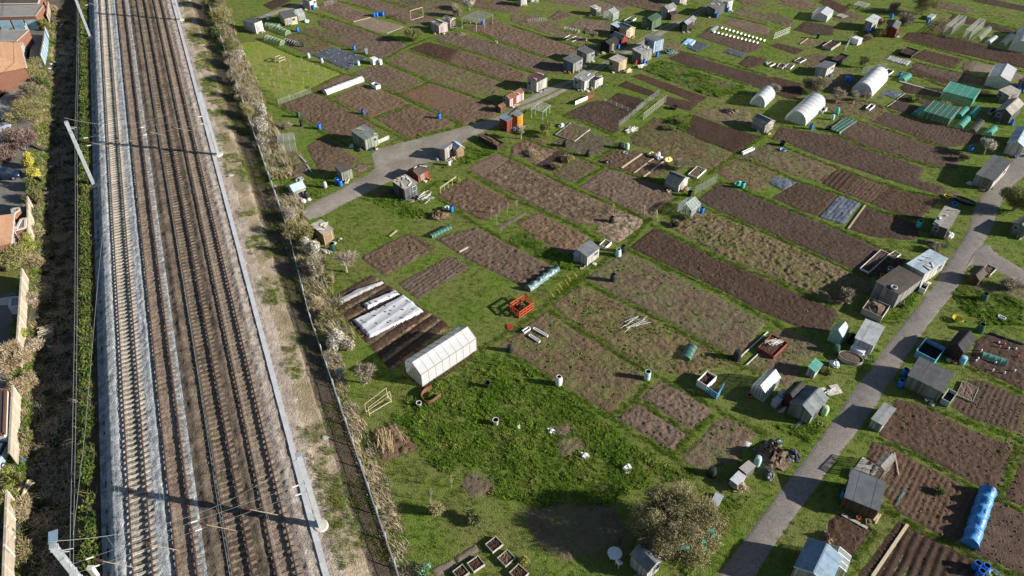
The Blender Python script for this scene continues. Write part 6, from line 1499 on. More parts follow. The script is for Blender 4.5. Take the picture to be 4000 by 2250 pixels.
# ================================================================ BARRELS, BINS, TUBS
GB = 'blue water barrels on the plots'
for lb, tl, x, y in [('blue barrel beside the small white shed with dark gable roof', '10', 545, 88), ('blue barrel in the left pair of barrels on the far grass path', '10', 1115, 158), ('blue barrel paired beside the far path, next to the dug bed', '10', 1142, 156), ('blue barrel in the trio on the far grass path', '10', 1168, 148), ('blue barrel ending the trio on the far grass path', '10', 1198, 152),
    ('blue barrel in front of the dark shed with cream front', '10', 393, 298), ('bright blue barrel beside the black sheeted plot', '10', 927, 474), ('dark blue barrel on the dug plot near the fleece tunnel', '10', 1011, 1078), ('bright blue barrel on the dug plot by the lane', '10', 1728, 1120), ('blue barrel on the bed edge near the grey green shed', '10', 600, 1218), ('blue barrel under the slatted pergola', '10', 2138, 232),
    ('blue barrel beside the pale green shed', '11', 800, 425), ('second blue barrel against the pale green shed', '11', 768, 405), ('bright blue barrel beside a white sack by the plank', '11', 1845, 668), ('bright blue barrel beside the clear glass greenhouse', '21', 1787, 682), ('blue barrel outside the pale blue shed', '20', 1365, 535), ('blue barrel beside the debris roofed grey shed', '20', 1242, 605), ('blue barrel beside the brick red shed', '20', 1002, 462),
    ('blue barrel near the teal net tunnel and plank path', '30', 1235, 728), ('blue barrel behind the white polytunnel', '30', 740, 768), ('second blue barrel behind the white polytunnel', '30', 768, 775), ('blue barrel in front of the large clear polytunnel', '30', 402, 1218), ('blue barrel against the bushes at the far plots', '30', 1160, 170), ('blue barrel beside the tiny table near the far bushes', '30', 1500, 218), ('blue barrel at the foot of the tall white shed', '30', 945, 315), ('tall blue barrel behind the pale panelled roof', '30', 1290+1000, 1180),
    ('blue barrel lying in the shadow near the blossoming tree', '30', 1905, 1428), ('blue barrel beside the white lean-to greenhouse', '30', 2310, 838), ('blue barrel beside the maroon roofed shed', '30', 2352, 880), ('blue barrel in front of the long grey lean-to', '32', 1240, 985), ('second blue barrel at the long grey lean-to', '32', 1280, 880), ('blue barrel beside the brown shed with grey felt roof', '33', 400, 400), ('blue barrel in the cluster of three beside the furrowed bed', '33', 1100, 778), ('blue barrel touching two others beside the grass path', '33', 1146, 792), ('blue barrel closest to the coiled blue hose', '33', 1120, 819), ('blue barrel by the dark grey shed at the far lane end', '20', 1928, 168), ('blue barrel by the white shed at the far lane end', '20', 2032, 112)]:
    barrel(lb, tl, x, y, 'blue' if 'dark' not in lb.split()[0] else 'navy', group=None)
for lb, tl, x, y, c, h, r, kd, op in [
    ('light blue barrel with grey lid beside the black timber shed', '32', 1825, 772, 'lightblue', .95, .32, 'barrel', False), ('white barrel beside the far footpath', '10', 115, 185, 'white', .95, .3, 'barrel', True), ('white barrel beside the white roofed kiosk', '11', 1820, 232, 'white', .8, .3, 'barrel', True), ('white barrel under the slatted pergola', '10', 2118, 228, 'white', .9, .3, 'barrel', True),
    ('grey barrel on the weedy grass between two huts', '11', 655, 445, 'grey', 1.0, .3, 'butt', False), ('dark green barrel at the low hedge side shed', '11', 725, 1030, 'darkgreen', 1.1, .36, 'barrel', True), ('white urn shaped barrel on the edge of the weedy brown plot', '22', 440, 975, 'white', 1.3, .36, 'butt', True), ('pale barrel with speckled side at the corner of the brown plot', '22', 1272, 920, 'paleteal', 1.2, .34, 'barrel', True),
    ('tall black barrel alone on the weedy plot near the path crossing', '21', 950, 1325, 'black', 1.15, .36, 'butt', True), ('pale blue compost bin at the path crossing', '21', 1000, 1085, 'paleteal', 1.1, .34, 'compost', True), ('black compost bin behind the pale blue one', '21', 1045, 1045, 'black', 1.0, .33, 'compost', True), ('teal water butt beside the crumpled teal bag', '21', 2170, 445, 'teal', .95, .33, 'barrel', True),
    ('black compost bin lying open on the straw heap', '21', 940, 768, 'black', .9, .33, 'compost', True), ('black compost bin at the corner of the straw bed', '21', 715, 145, 'black', .95, .34, 'compost', True), ('black compost bin beside the board edged beds', '21', 497, 52, 'black', .95, .34, 'compost', True), ('black bin with pale lid beside the teal sack', '21', 1025, 72, 'black', .9, .42, 'barrel', False), ('teal cloth topped butt beside the pale lidded bin', '21', 1085, 80, 'paleteal', 1.0, .32, 'butt', False),
    ('black compost bin beside the plank edged bed and long shadow', '22', 2115, 730, 'black', 1.2, .40, 'compost', False), ('green compost bin on the rough grass by the road', '32', 2022, 178, 'green', 1.1, .40, 'compost', True), ('green compost bin at the corner of the black edged bed', '32', 1990, 468, 'green', 1.1, .40, 'compost', True), ('dark green compost bin beside the oval bed', '32', 632, 665, 'green', 1.0, .36, 'compost', False), ('pale green water butt beside the green black shed', '32', 520, 1255, 'palegreen', 1.2, .36, 'butt', False),
    ('teal barrel outside the old bleached roofed shed', '31', 1418, 812, 'teal', 1.0, .36, 'barrel', True), ('white bucket beside the white plank raised bed', '31', 1140, 1235, 'white', .6, .28, 'bucket', True), ('yellow bucket beside the brown felt roofed shed', '31', 1070, 1292, 'yellow', .45, .26, 'bucket', True), ('pale green water butt beside the rubbish heap', '23', 2303, 408, 'paleteal', 1.3, .32, 'butt', False), ('black round compost bin beside the pallet bin', '23', 1880, 490, 'black', .9, .40, 'compost', False),
    ('white bucket on the lush weeds', '12', 2262, 1348, 'white', .75, .3, 'bucket', True), ('white bucket beside the curved corrugated edging', '12', 1540, 1172, 'white', .5, .26, 'bucket', True), ('teal compost bin beside the large clear polytunnel', '30', 645, 1075, 'teal', 1.1, .36, 'butt', False), ('teal bin near the clear polytunnel and green netted bed', '30', 605, 1130, 'paleteal', .9, .28, 'butt', False), ('dark bin standing in the bed beside the hose by the ploughed strip', '31', 130, 45, 'black', .7, .42, 'bucket', True),
    ('black tub beside the green netted bed', '30', 565, 1225, 'black', .5, .45, 'bucket', True), ('wide black tub beside the stick fence', '20', 1522, 1025, 'black', .4, .6, 'bucket', True), ('black bin beside the plank shed and glass greenhouse', '21', 1672, 522, 'black', .8, .34, 'bucket', True), ('grey bin in the black sheeted plot corner', '10', 497, 545, 'grey', .9, .3, 'compost', False), ('grey bin standing on the black sheeted plot', '10', 622, 590, 'grey', .8, .28, 'compost', False), ('teal bin on the edge of the black sheeted plot', '10', 967, 615, 'paleteal', .8, .26, 'compost', False),
    ('black water butt beside the pale blue roofed hut', '11', 478, 535, 'black', 1.0, .32, 'butt', False), ('orange plant pot beside the bluish greenhouse', '22', 2235, 1090, 'orange', .35, .25, 'bucket', True), ('red gas bottle beside the raw timber shed', '20', 1168, 605, 'red', .7, .2, 'butt', False), ('white bucket on the dug strip below the pergola', '10', 2268, 408, 'white', .45, .24, 'bucket', True), ('grey bin tipped in the lush weeds', '12', 2180, 995, 'darkgreen', .7, .32, 'bucket', True), ('small black bin beside the mown path corner', '12', 2395, 655, 'black', .9, .3, 'compost', False)]:
    barrel(lb, tl, x, y, c, h, r, kd, op)
for lb, tl, x, y, c in [('green wheelie bin on the edge of the dug plot', '10', 405, 1108, 'green'), ('black wheelie bin beside the weedy fence side plot', '10', 435, 1192, 'black'), ('green wheelie bin beside the netted beds', '10', 450, 445, 'green'), ('dark grey wheelie bin beside the black sheeted plot', '10', 1045, 512, 'grey'), ('green wheelie bin beside the far tool plank', '30', 465, 365, 'green')]: wheelie(lb, tl, x, y, c)
# ================================================================ BEDS, SHEETS, BOARDS, FRAMES
SD, SK, SW, SS = MATS['m_dug'], MATS['m_dark'], MATS['m_weedy'], MATS['m_straw']
pb = planks_box
pb('raised_bed', 'raised bed of pale boards holding black netting near the carpet strips', '13 2168,1165 2235,1240 2328,1165', .35, fill=SK, material=m_greyplank)
pb('raised_bed', 'empty raised bed of pale boards beside the netted raised bed', '13 2285,1290 2355,1372 23 25,1290', .35, fill=SD, material=m_greyplank)
pb('raised_bed', 'raised bed with canes laid across beside the carpet strip', '13 1995,1345 2055,1425 2155,1355', .35, fill=SK, material=m_greyplank)
pb('raised_bed', 'raised bed with canes beside the white stick, below the carpet strip', '13 1850,1430 1920,1500 2015,1440', .35, fill=SK, material=m_greyplank)
pb('raised_bed', 'raised bed near the yellow flowered shrub', '23 -30,1440 70,1520 160,1445', .35, fill=SK, material=m_greyplank)
pb('raised_bed', 'white plank raised bed with cross boards at the end of the long ploughed strip', '31 862,1220 945,1258 1140,1085', .35, fill=SK, material=m_whiteplank)
pb('raised_bed', 'small cream plank bed beside the white plank raised bed', '31 1140,1085 1190,1120 1235,1080', .3, fill=SW, material=m_whiteplank)
pb('raised_bed', 'sunken bed framed by boards beside the long grey lean-to', '32 1770,1085 1925,1142 1998,1022', .2, fill=SD, material=m_greyplank, rows=1)
pb('compost_bay', 'black stained compost bay on the far path beside the sheet strips', '30 1240,515 1345,550 1402,498', .6, 'compost bay', wallm('black'), SK, rows=3)
pb('compost_bay', 'pair of dark compost bays with white side near the compost heap of the far plots', '30 600,590 665,620 730,555', .8, 'compost bay', wallm('black'), SK, rows=4)
pb('raised_bed', 'small dark two part bed with white rims near the wood chip patch', '30 252,580 300,600 350,565', .25, fill=SK, material=m_whiteplank, rows=1)
pb('raised_bed', 'white rimmed black bed, the first of a pair on the grass', '30 82,640 135,655 165,620', .3, fill=SK, material=m_whiteplank, rows=1)
pb('raised_bed', 'white rimmed black bed holding rubble, second of a pair on the grass', '30 155,645 210,658 248,625', .3, fill=SD, material=m_whiteplank, rows=1)
pb('raised_bed', 'white rimmed black bed beside white sacks at the strip end', '30 -20,620 20,632 72,612', .3, fill=SK, material=m_whiteplank, rows=1)
pb('raised_bed', 'pallet sided bed lined with purple sheet', '30 520,450 590,480 662,415', .55, fill=SK, material=m_greyplank, rows=3)
pb('compost_bay', 'dark wooden bin of manure and straw beside the turning area', '10 2112,1320 2275,1418 2330,1385', .8, 'compost bay', wallm('darkbrown'), SS, rows=4, heap=.3)
pb('compost_bay', 'pallet walled bay piled with straw beside the brown felt roofed shed', '32 870,305 1055,385 1130,280', .9, 'compost bay', m_greyplank, SS, rows=4, heap=.6)
pb('compost_bay', 'pallet bin with white board lid and blue pallets in front', '22 1735,985 1825,1035 1920,950', .9, 'compost bay', m_whiteplank, SK, rows=4)
pb('planter', 'orange brown boarded planter filled with canes and hoops beside the shaded bed', '22 2325,640 32 45,735 155,600', .55, 'planter', wallm('red'), SK, rows=2)
pb('raised_bed', 'white wooden box of green plants beside the white boarded shed', '21 825,1005 880,1030 932,980', .5, fill=MATS['m_green'], material=m_whiteplank)
pb('raised_bed', 'white framed bed of pots behind the weathered plank shed', '21 1660,330 1745,360 1830,285', .3, fill=SW, material=m_whiteplank, rows=1)
pb('raised_bed', 'weathered board beds beside the bushy herb patch', '20 380,1310 590,1340 790,1250', .2, fill=SW, material=m_greyplank, rows=1)
pb('cold_frame', 'low white framed cold frame with teal lid by the green roofed shed', '20 1058,205 1105,220 1165,185', .35, 'cold frame', m_whiteplank, MATS['m_green'])
pb('raised_bed', 'round ended metal bed on the paving beside the brown shed', '33 428,300 515,330 530,285', .3, fill=SK, material=m_greyplank, rows=1)
pb('compost_bay', 'small crate box of soil beside the road fork', '31 2000,1245 2080,1290 2130,1225', .5, 'compost bay', m_greyplank, SD, rows=3)
# blue pallets in front of the pallet bin, each board a part
def pallet(lb, A, B, m, h=.9):
    A, B = Vector(A), Vector(B); d = B-A; t = thing('pallet', lb, 'pallet', A, math.atan2(d.y, d.x)); L_ = d.length; n = 8
    for i in range(n): M = MB(); M.box((L_*(i+.5)/n, 0, h/2), (L_/n*.62, .03, h)).build('slat', m, t)
    for z in (.1, h*.5, h-.08): M = MB(); M.box((L_/2, .05, z), (L_, .07, .09)).build('bearer', m, t)
    return t
pallet('blue painted pallet standing in front of the pallet bin', T('22', 1825, 1040), T('22', 1925, 1115), wallm('skyblue')); pallet('blue painted pallet at the side of the pallet bin', T('22', 1930, 1110), T('22', 1990, 1010), wallm('skyblue'))
# red plastic barrier enclosure: panels of rails and posts
m_redp = mat('m_redp', (.40, .065, .03), (.32, .055, .028), 3, .5)
def barrier(lb, A, B, h=.95, flat=False):
    A, B = Vector(A), Vector(B); d = B-A; t = thing('barrier_panel', lb, 'barrier', A, math.atan2(d.y, d.x), 'red plastic barrier panels'); L_ = d.length
    for z in (.12, h*.55, h): M = MB(); M.box((L_/2, 0, z), (L_, .05, .17)).build('rail', m_redp, t)
    for k in range(5): M = MB(); M.box((L_*(k+.1)/4.2, 0, h/2), (.07, .045, h)).build('upright', m_redp, t)
    if flat: t.rotation_euler = (R(88), 0, t.rotation_euler[2]); t.location.z = .06
    return t
c4 = [T('22', *k) for k in ((-20, 265), (68, 348), (200, 255), (125, 175))]
for k, lb in enumerate(('red barrier panel forming the shaded side of a compost square', 'red barrier panel forming the sunny front of a compost square', 'red barrier panel at the short far side of the compost square', 'red barrier panel at the back of the compost square')): barrier(lb, c4[k], c4[(k+1) % 4])
heap('compost_heap', 'dark compost inside the red barrier square', 'compost', '22', 85, 265, .9, .9, .4, SK, seed=3)
barrier('red barrier panel lying flat on the grass', T('12', 2362, 408), T('12', 2412, 400), .9, True)
# sheets
m_black = mat('m_blacksheet', (.045, .05, .058), (.10, .11, .125), 1.8, .38, bump=.6, bscale=3.5, dist=.1, spec=.5)
m_bsheet2 = mat('m_bsheet2', (.055, .065, .085), (.15, .17, .20), 1.2, .30, bump=.8, bscale=2.5, dist=.12, spec=.5)
m_flee = mat('m_fleece2', (.50, .51, .54), (.43, .44, .47), 1.6, .8, bump=.4, bscale=4, dist=.08)
m_fleeg = mat('m_fleece3', (.34, .35, .35), (.22, .22, .21), 1.2, .8, bump=.4, bscale=4, dist=.08)
sheet('ground_sheet', 'black plastic sheet weighted with stones covering a whole plot', '10 515,520 720,440 1060,550 870,668', m_black, amp=.10, wl=.7, weights=22, wm=m_greyplank)
sheet('ground_sheet', 'shiny dark blue black plastic sheet over a strip beside a board', '31 480,720 665,515 880,590 715,800', m_bsheet2, amp=.09, wl=.9, folds=(.55, .05))
sheet('ground_sheet', 'crumpled grey black sheet over a bed corner', '31 0,400 60,320 285,395 140,475', m_bsheet2, amp=.10, wl=.7)
sheet('ground_sheet', 'black sheet beside the bright blue tarpaulin at the far beds', '20 1640,450 1760,390 1880,430 1740,495', m_black, amp=.09, wl=.8)
sheet('tarpaulin', 'crumpled bright blue tarpaulin beside the black sheet', '20 1590,420 1650,360 1740,385 1700,440', mat('m_tarpblue', (.05, .28, .62), (.55, .66, .75), 1.6, .45, bump=.6, bscale=3), 'tarpaulin', amp=.14, wl=.6, z=.2)
sheet('ground_sheet', 'black cloth pinned over a far bed beside green weeds', '20 1985,495 2050,460 2230,505 2170,550', m_black, amp=.08, wl=.8)
sheet('ground_sheet', 'small crinkled silver black sheet beside the white polytunnel', '30 1095,895 1150,845 1270,890 1190,935', m_bsheet2, amp=.08, wl=.6)
sheet('ground_sheet', 'dark sheet beside the opaque white polytunnel wall', '30 1020,920 1100,850 1150,840 1080,930', m_black, amp=.03, wl=.8)
sheet('ground_sheet', 'pale strips of sheeting and boards beside the far compost bay', '30 1090,560 1140,525 1360,580 1310,625', m_fleeg, amp=.05, wl=.5, folds=(.5, .06))
sheet('fleece', 'wide white fleece pinned in strips over the beds beside the gabled polytunnel', '12 900,370 1130,265 1390,125 1590,290 1070,545', m_flee, 'fleece', amp=.03, wl=.7, z=.36, folds=(1.35, -.07), weights=24)
sheet('fleece', 'upper white fleece strip with ragged end beside the wide fleece', '12 1000,215 1310,85 1360,125 1050,270', m_flee, 'fleece', amp=.03, wl=.7, z=.34, weights=12)
sheet('fleece', 'thin translucent grey fleece over the first bed by the hedge', '12 745,190 960,75 1190,0 1215,20 790,225', m_fleeg, 'fleece', amp=.04, wl=.7, z=.32)
sheet('carpet', 'beige carpet strip laid on the grass beside the raised beds, upper piece', '13 1860,1272 2070,1148 2118,1215 1905,1340', MATS['m_pale'], 'carpet', amp=.02, z=.08)
sheet('carpet', 'beige carpet strip laid on the grass beside the raised beds, lower piece', '13 1640,1390 1850,1290 1895,1355 1700,1470', MATS['m_pale'], 'carpet', amp=.02, z=.08)
sheet('net', 'dark green net thrown over a row beside the brown shed', '33 665,440 710,350 745,350 690,450', m_netdark, 'net', amp=.08, z=.15)
sheet('ground_sheet', 'white board sheet lying beside the black bag heap', '23 2165,215 2200,165 2270,200 2230,250', m_flee, 'board', amp=.01, z=.1)
# paving slabs by the dark red brown shed
t = thing('paving', 'row of concrete paving slabs beside the dark red brown shed', 'paving', T('32', 360, 1035))
pa, pb_, pc, pd = [T('32', *k)-T('32', 360, 1035) for k in ((360, 1040), (650, 965), (705, 1050), (480, 1108))]
for i in range(7):
    for j in range(3):
        if (i+j) % 5 == 4: continue
        q = [pa.lerp(pb_, (i+u)/7).lerp(pd.lerp(pc, (i+u)/7), (j+v)/3) for u, v in ((.03, .04), (.97, .04), (.97, .96), (.03, .96))]
        M = MB(); M.slab([k+Vector((0, 0, .06+random.uniform(0, .02))) for k in q], .06); M.build('slab', m_conc, t)
t = thing('paving', 'few paving slabs under the little glazed potting house', 'paving', T('33', 535, 310))
for i in range(4):
    for j in range(3): M = MB(); M.box((.62*i, .62*j, .03), (.6, .6, .06)); o = M.build('slab', m_conc, t); o.rotation_euler = (0, 0, .8)
# planks on the ground
for lb, spc, wd, m in [('long pale plank along the far smooth bed', '10 920,210 1080,170', .2, m_plank), ('long plank path across the dark strips', '30 1235,772 1640,882', .4, m_greyplank), ('loose plank on the grass beside the dug bed', '11 1260,908 1330,850', .3, m_plank), ('short plank on the dug plot', '11 1918,1055 2000,1010', .28, m_plank), ('long thick beam between the furrowed beds', '33 555,825 742,548', .28, m_plank), ('board edging the shiny black sheet', '31 755,835 915,612', .25, m_plank),
    ('pale board edging the bed by the long shadow', '22 2130,745 2200,670', .1, m_whiteplank), ('long pale board edging the weedy plot end', '22 2200,672 2412,480', .1, m_whiteplank), ('pale board edging the planter bed', '22 2210,792 2320,690', .1, m_whiteplank), ('wide board between the raised rows, first from the straw bed', '21 1035,262 1225,128', .3, m_plank), ('board between the raised rows, upper half of the second line', '21 1285,205 1340,170', .25, m_plank), ('board between the raised rows, lower half of the second line', '21 1150,308 1275,215', .25, m_plank),
    ('board between the raised rows, lower half of the third line', '21 1240,345 1302,300', .25, m_plank), ('board between the raised rows, upper half of the third line', '21 1312,288 1430,200', .25, m_plank), ('white board beside the netted bed and polytunnel', '30 672,1262 805,1145', .15, m_whiteplank), ('board beside the green netted bed edge', '30 600,1222 705,1120', .12, m_whiteplank), ('board edging the small bed by the white polytunnel', '30 1120,1012 1205,955', .12, m_greyplank), ('board edging the crinkled silver sheet', '30 1215,940 1290,888', .12, m_greyplank),
    ('dark board beside the small beds at the fence side', '11 410,145 470,205', .2, m_greyplank), ('dark board edging the lowest fence side bed', '11 480,230 525,300', .2, m_greyplank), ('leaning board beside the potting house', '33 672,165 695,285', .12, m_plank), ('timber lying in front of the brown shed', '33 390,492 528,568', .3, m_greyplank), ('board at the end of the dug far bed', '30 300,420 375,365', .2, m_plank), ('pale board by the far row of raised boxes', '20 480,370 545,335', .15, m_whiteplank), ('pale board edging the second far box row', '20 510,385 605,345', .15, m_whiteplank), ('pale board edging the third far box row', '20 565,400 650,360', .15, m_whiteplank), ('plank beside the far smooth bed end', '10 1232,322 1385,262', .16, m_greyplank)]:
    plank(lb, spc, wd, .06, m)
# the far long bed edged with upright white boards
t = thing('board_bed', 'long far bed lined by two rows of tilted white boards', 'raised bed', T('20', 1950, 280))
for k in range(12):
    for a, b in (((1985, 270), (2385, 390)), ((1915, 310), (2320, 410))):
        f = k/11; p = T('20', a[0]+(b[0]-a[0])*f, a[1]+(b[1]-a[1])*f) - T('20', 1950, 280); M = MB(); M.box((0, 0, .18), (.75, .05, .30)); o = M.build('board', m_whiteplank, t); o.location = p; o.rotation_euler = (R(-35), 0, math.atan2(V.y, V.x))
# pergolas, goal frames, trellises, cane rows
def V3(t_, x, y, z): p = T(t_, x, y); return Vector((p.x, p.y, z))
def pergola(lb, spec, h, n, m, nm='pergola'):
    Np, rz, b, a = frame_of(spec); t = thing(nm, lb, 'pergola', (Np.x, Np.y, 0), rz)
    for x in (0, b/2, b):
        for y in (0, a): M = MB(); M.bar((x, y, 0), (x, y, h), .08); M.build('post', m_greyplank, t)
    for y in (0, a): M = MB(); M.bar((-.2, y, h), (b+.2, y, h), .08, .1); M.build('beam', m_greyplank, t)
    for k in range(n): x = b*k/(n-1); M = MB(); M.bar((x, -.3, h+.08), (x+random.uniform(-.05, .05), a+.3, h+.08), .07, .04); M.build('slat', m, t)
pergola('rustic pergola roofed with closely laid grey canes', '10 1935,272 2080,306 2245,232', 2.0, 26, m_greyplank)
pergola('open timber pergola with six white slats beside the lane', '20 178,1115 288,1135 365,1075', 1.5, 7, m_whiteplank)
pergola('white slatted cold frame rack at the far plots', '30 815,70 905,95 935,60', .6, 8, m_whiteplank, 'rack')
pergola('white barred frame over the far leaf bed, upper one', '30 640,165 700,178 755,170', .25, 7, m_whiteplank, 'rack')
a, b = T('10', 1462, 196), T('10', 1578, 160); poles('goal_frame', 'tall timber frame like a goal standing on the dug plot', 'frame', [(a, a+Vector((0, 0, 2.1))), (b, b+Vector((0, 0, 2.1))), (a+Vector((0, 0, 2.1)), b+Vector((0, 0, 2.1))), (a+Vector((0, 0, .1)), b+Vector((0, 0, .1)))], m_plank, .05, rnd=False)
a = T('10', 222, 598); q = [a, a+V*1.3, a+V*1.3-U*1.2, a-U*1.2]; z = lambda h: Vector((0, 0, h)); poles('picnic_frame', 'square timber table frame on the lawn of saplings', 'table', [(k, k+z(.9)) for k in q]+[(q[i]+z(.9), q[(i+1) % 4]+z(.9)) for i in range(4)]+[(q[i]+z(.4), q[(i+1) % 4]+z(.4)) for i in range(4)], m_plank, .05, rnd=False)
q = [T('12', *k) for k in ((1075, 1272), (1042, 1240), (1245, 1105), (1278, 1138))]; hh = [1.4, 1.4, 1.7, 1.7]
poles('pole_structure', 'tall open frame of pale poles on the grass near the railway fence', 'frame', [(k, k+z(h)) for k, h in zip(q, hh)]+[(q[0]+z(1.4), q[3]+z(1.7)), (q[1]+z(1.4), q[2]+z(1.7)), (q[2]+z(.8), q[3]+z(.1)), (q[0]+z(.4), q[3]+z(.2)), (q[1]+z(.2), q[2]+z(.3))], m_plank, .035)
q = [T('11', 1742, 500), T('11', 1888, 398)]; poles('bean_frame', 'row of low canes with top rail beside the dug plot', 'frame', [(q[0].lerp(q[1], k/4), q[0].lerp(q[1], k/4)+z(1.1)) for k in range(5)]+[(q[0]+z(1.1), q[1]+z(1.1)), (q[0]+z(.9), q[1]+z(1.0))], m_plank, .035)
for lb, tl, x, y, n in (('wigwam of bean canes at the mown path crossing', '21', 1350, 745, 6), ('cluster of short upright canes beside the path crossing', '21', 1240, 705, 5), ('cluster of canes on the straw heap', '21', 950, 690, 4)):
    c = T(tl, x, y); poles('cane_wigwam', lb, 'canes', [(c+Vector((.45*math.cos(k*6.28/n), .45*math.sin(k*6.28/n), 0)), c+Vector((.05*math.cos(k), .05*math.sin(k), 1.7))) for k in range(n)], m_plank, .02)
sticks_pile('cane_pile', 'heap of long bamboo canes collapsed on a small dug bed', 'canes', '13', 1230, 200, 26, 2.6, .8, mat('m_bamboo', (.55, .43, .24), (.44, .34, .19), 4, .7), .022, rz=1.9, zr=.8, part='cane')
sticks_pile('cane_pile', 'pale canes leaning over the edge of the small dug bed', 'canes', '13', 1350, 130, 6, 2.4, .4, MATS['m_bamboo'], .02, rz=-1.0, zr=.5, part='cane')
sticks_pile('trellis', 'fallen lattice of white poles lying on the weedy plot', 'trellis', '22', 1150, 395, 9, 3.0, .9, m_whiteplank, .022, rz=.65, part='pole', zr=.3); sticks_pile('trellis', 'second fallen lattice of pale poles crossing the first', 'trellis', '22', 1175, 385, 9, 2.0, .9, m_whiteplank, .02, rz=-.7, part='pole', zr=.3)
sticks_pile('stick_pile', 'pile of pale sticks at the end of the fenced plot', 'sticks', '20', 1130, 1235, 26, 1.8, .6, m_whiteplank, .035, rz=.8); sticks_pile('log_pile', 'stack of split timber beside the raw timber shed', 'logs', '20', 1090, 685, 24, 1.2, .5, m_plank, .07, rz=.6, zr=.6, part='log')
sticks_pile('pipe_pile', 'jumble of bent white plastic pipes beside the dark shed', 'pipes', '11', 1595, 565, 16, 1.8, .8, m_trim, .035, zr=1.2, part='pipe'); sticks_pile('timber_pile', 'loose pale timber beside the low hedge side shed', 'timber', '11', 660, 1045, 9, 1.3, .4, m_whiteplank, .06, rz=-.9, part='board')
sticks_pile('timber_pile', 'firewood and offcuts spilling from the black pallet box', 'timber', '23', 2150, 640, 24, .9, .45, m_plank, .045, zr=.7, part='offcut'); sticks_pile('timber_pile', 'white boards leaning beside the debris roofed shed', 'timber', '20', 1228, 640, 9, 1.7, .4, m_whiteplank, .05, rz=.7, zr=.5, part='board'); sticks_pile('timber_pile', 'odd boards and bricks beside the wooden kiosk', 'timber', '11', 1862, 180, 10, .7, .35, m_plank, .07, zr=.4, part='board')
sticks_pile('timber_pile', 'white offcuts scattered on the paving slabs', 'timber', '32', 590, 1030, 10, 1.1, .4, m_whiteplank, .03, rz=.4, part='offcut', zr=.15); sticks_pile('hoop_pile', 'white hoops and canes stacked in the orange brown planter', 'hoops', '32', 45, 610, 14, 1.5, .5, m_whiteplank, .025, z=.6, rz=.4, part='cane')
# hoops: yellow
for k in range(6):
    a = T('21', 300+40*k+18*(k % 2), 1440-38*k); b = a + U*1.5 + V*.15; t = thing('hoop', 'bare yellow plastic hoop beside the collapsed blue green sheet', 'hoop', a, 0, 'yellow hoops'); M = MB(); M.tube([(b-a)*(i/8) + Vector((0, 0, .75*math.sin(math.pi*i/8))) for i in range(9)], .022, 5); M.build('pipe', plast('yellow'), t)
# curved corrugated edging
t = thing('metal_edging', 'curved rusty corrugated sheet edging a mound of grass', 'edging', T('12', 1640, 1080)); M = MB(); o0 = T('12', 1640, 1080); arcp = smooth_line([T('12', *k)-o0 for k in ((1660, 1010), (1590, 1050), (1562, 1110), (1600, 1155), (1660, 1150), (1745, 1085))], 10)
for i, (a, b) in enumerate(zip(arcp, arcp[1:])): M.bar(a+z(.3), b+z(.3), .03+.02*(i % 2), .6)
M.build('corrugated_sheet', roofm('rust'), t)
heap('grass_mound', 'grassy mound inside the curved corrugated edging', 'mound', '12', 1650, 1085, .8, .7, .35, m_grass, seed=4)
# oval metal bed
t = thing('oval_bed', 'oval ribbed metal raised bed beside the bright white shed', 'raised bed', T('32', 770, 740)); rz_ = .25; t.rotation_euler = (0, 0, -.5)
M = MB(); M.lathe([(1.28, 0), (1.30, .2), (1.27, .4), (1.31, .55), (1.24, .55), (1.24, .3)], 28, sx=1.0, sy=.6); M.build('metal_wall', roofm('palewood'), t); M = MB(); M.lathe([(1.24, .40), (.8, .47), (0, .5)], 28, sx=1.0, sy=.6); M.build('soil', SD, t)
# long black liner pond
t = thing('pond_liner', 'long black rubber tub filled with litter beside the old shed', 'tub', T('31', 1850, 580)); t.rotation_euler = (0, 0, -.75); M = MB(); M.lathe([(1.35, 0), (1.5, .35), (1.58, .42), (1.45, .40), (1.3, .2)], 24, sy=.42); M.build('tub_wall', plast('black'), t); M = MB(); M.lathe([(1.4, .2), (.7, .26), (0, .22)], 24, sy=.42); M.build('contents', SS, t)
# boxes, chests, tanks
bt = box_thing
bt('white_tank', 'white plastic tank on the bed edge beside the fleece tunnel', 'tank', '10 1100,822 1135,850 1170,832', .75, plast('white'), open_=True)
bt('fridge', 'old white fridge lying at the end of the black sheeted plot', 'fridge', '10 1082,595 1108,614 1150,598', 1.0, plast('white')); bt('fridge', 'small white cabinet beside the old white fridge', 'cabinet', '10 1158,600 1172,612 1190,604', .8, plast('white'))
bt('ibc_tank', 'white caged water tank beside a wire frame', 'tank', '30 785,405 840,430 865,410', 1.1, plast('white')); bt('chest', 'white chests stacked beside the dark red brown shed, front one', 'box', '32 22,1165 70,1200 120,1160', .8, plast('grey')); bt('chest', 'white chests stacked beside the dark red brown shed, back one', 'box', '32 75,1110 120,1135 170,1090', .8, plast('grey'))
bt('planter', 'grey woven square planter at the end of the long grey lean-to', 'planter', '32 1608,1155 1690,1190 1770,1105', .8, plast('grey'), open_=True); bt('planter', 'white square planter beside the shiny white roofed shed', 'planter', '31 1408,1430 1465,1452 1500,1400', .8, plast('white'), open_=True)
bt('bin', 'blue fronted open box with white rim beside the black timber shed', 'box', '32 1372,705 1552,800 1640,680', .95, wallm('skyblue'), open_=True); bt('planter', 'low white planter on the weedy plot corner, nearest the red barriers', 'planter', '22 100,478 118,497 172,455', .3, plast('white'), open_=True); bt('planter', 'long white planter, upper of two on the weedy plot corner', 'planter', '22 200,455 330,532 340,520', .25, plast('white'), open_=True); bt('planter', 'long white planter, lower of two on the weedy plot corner', 'planter', '22 160,520 252,583 264,570', .25, plast('white'), open_=True)
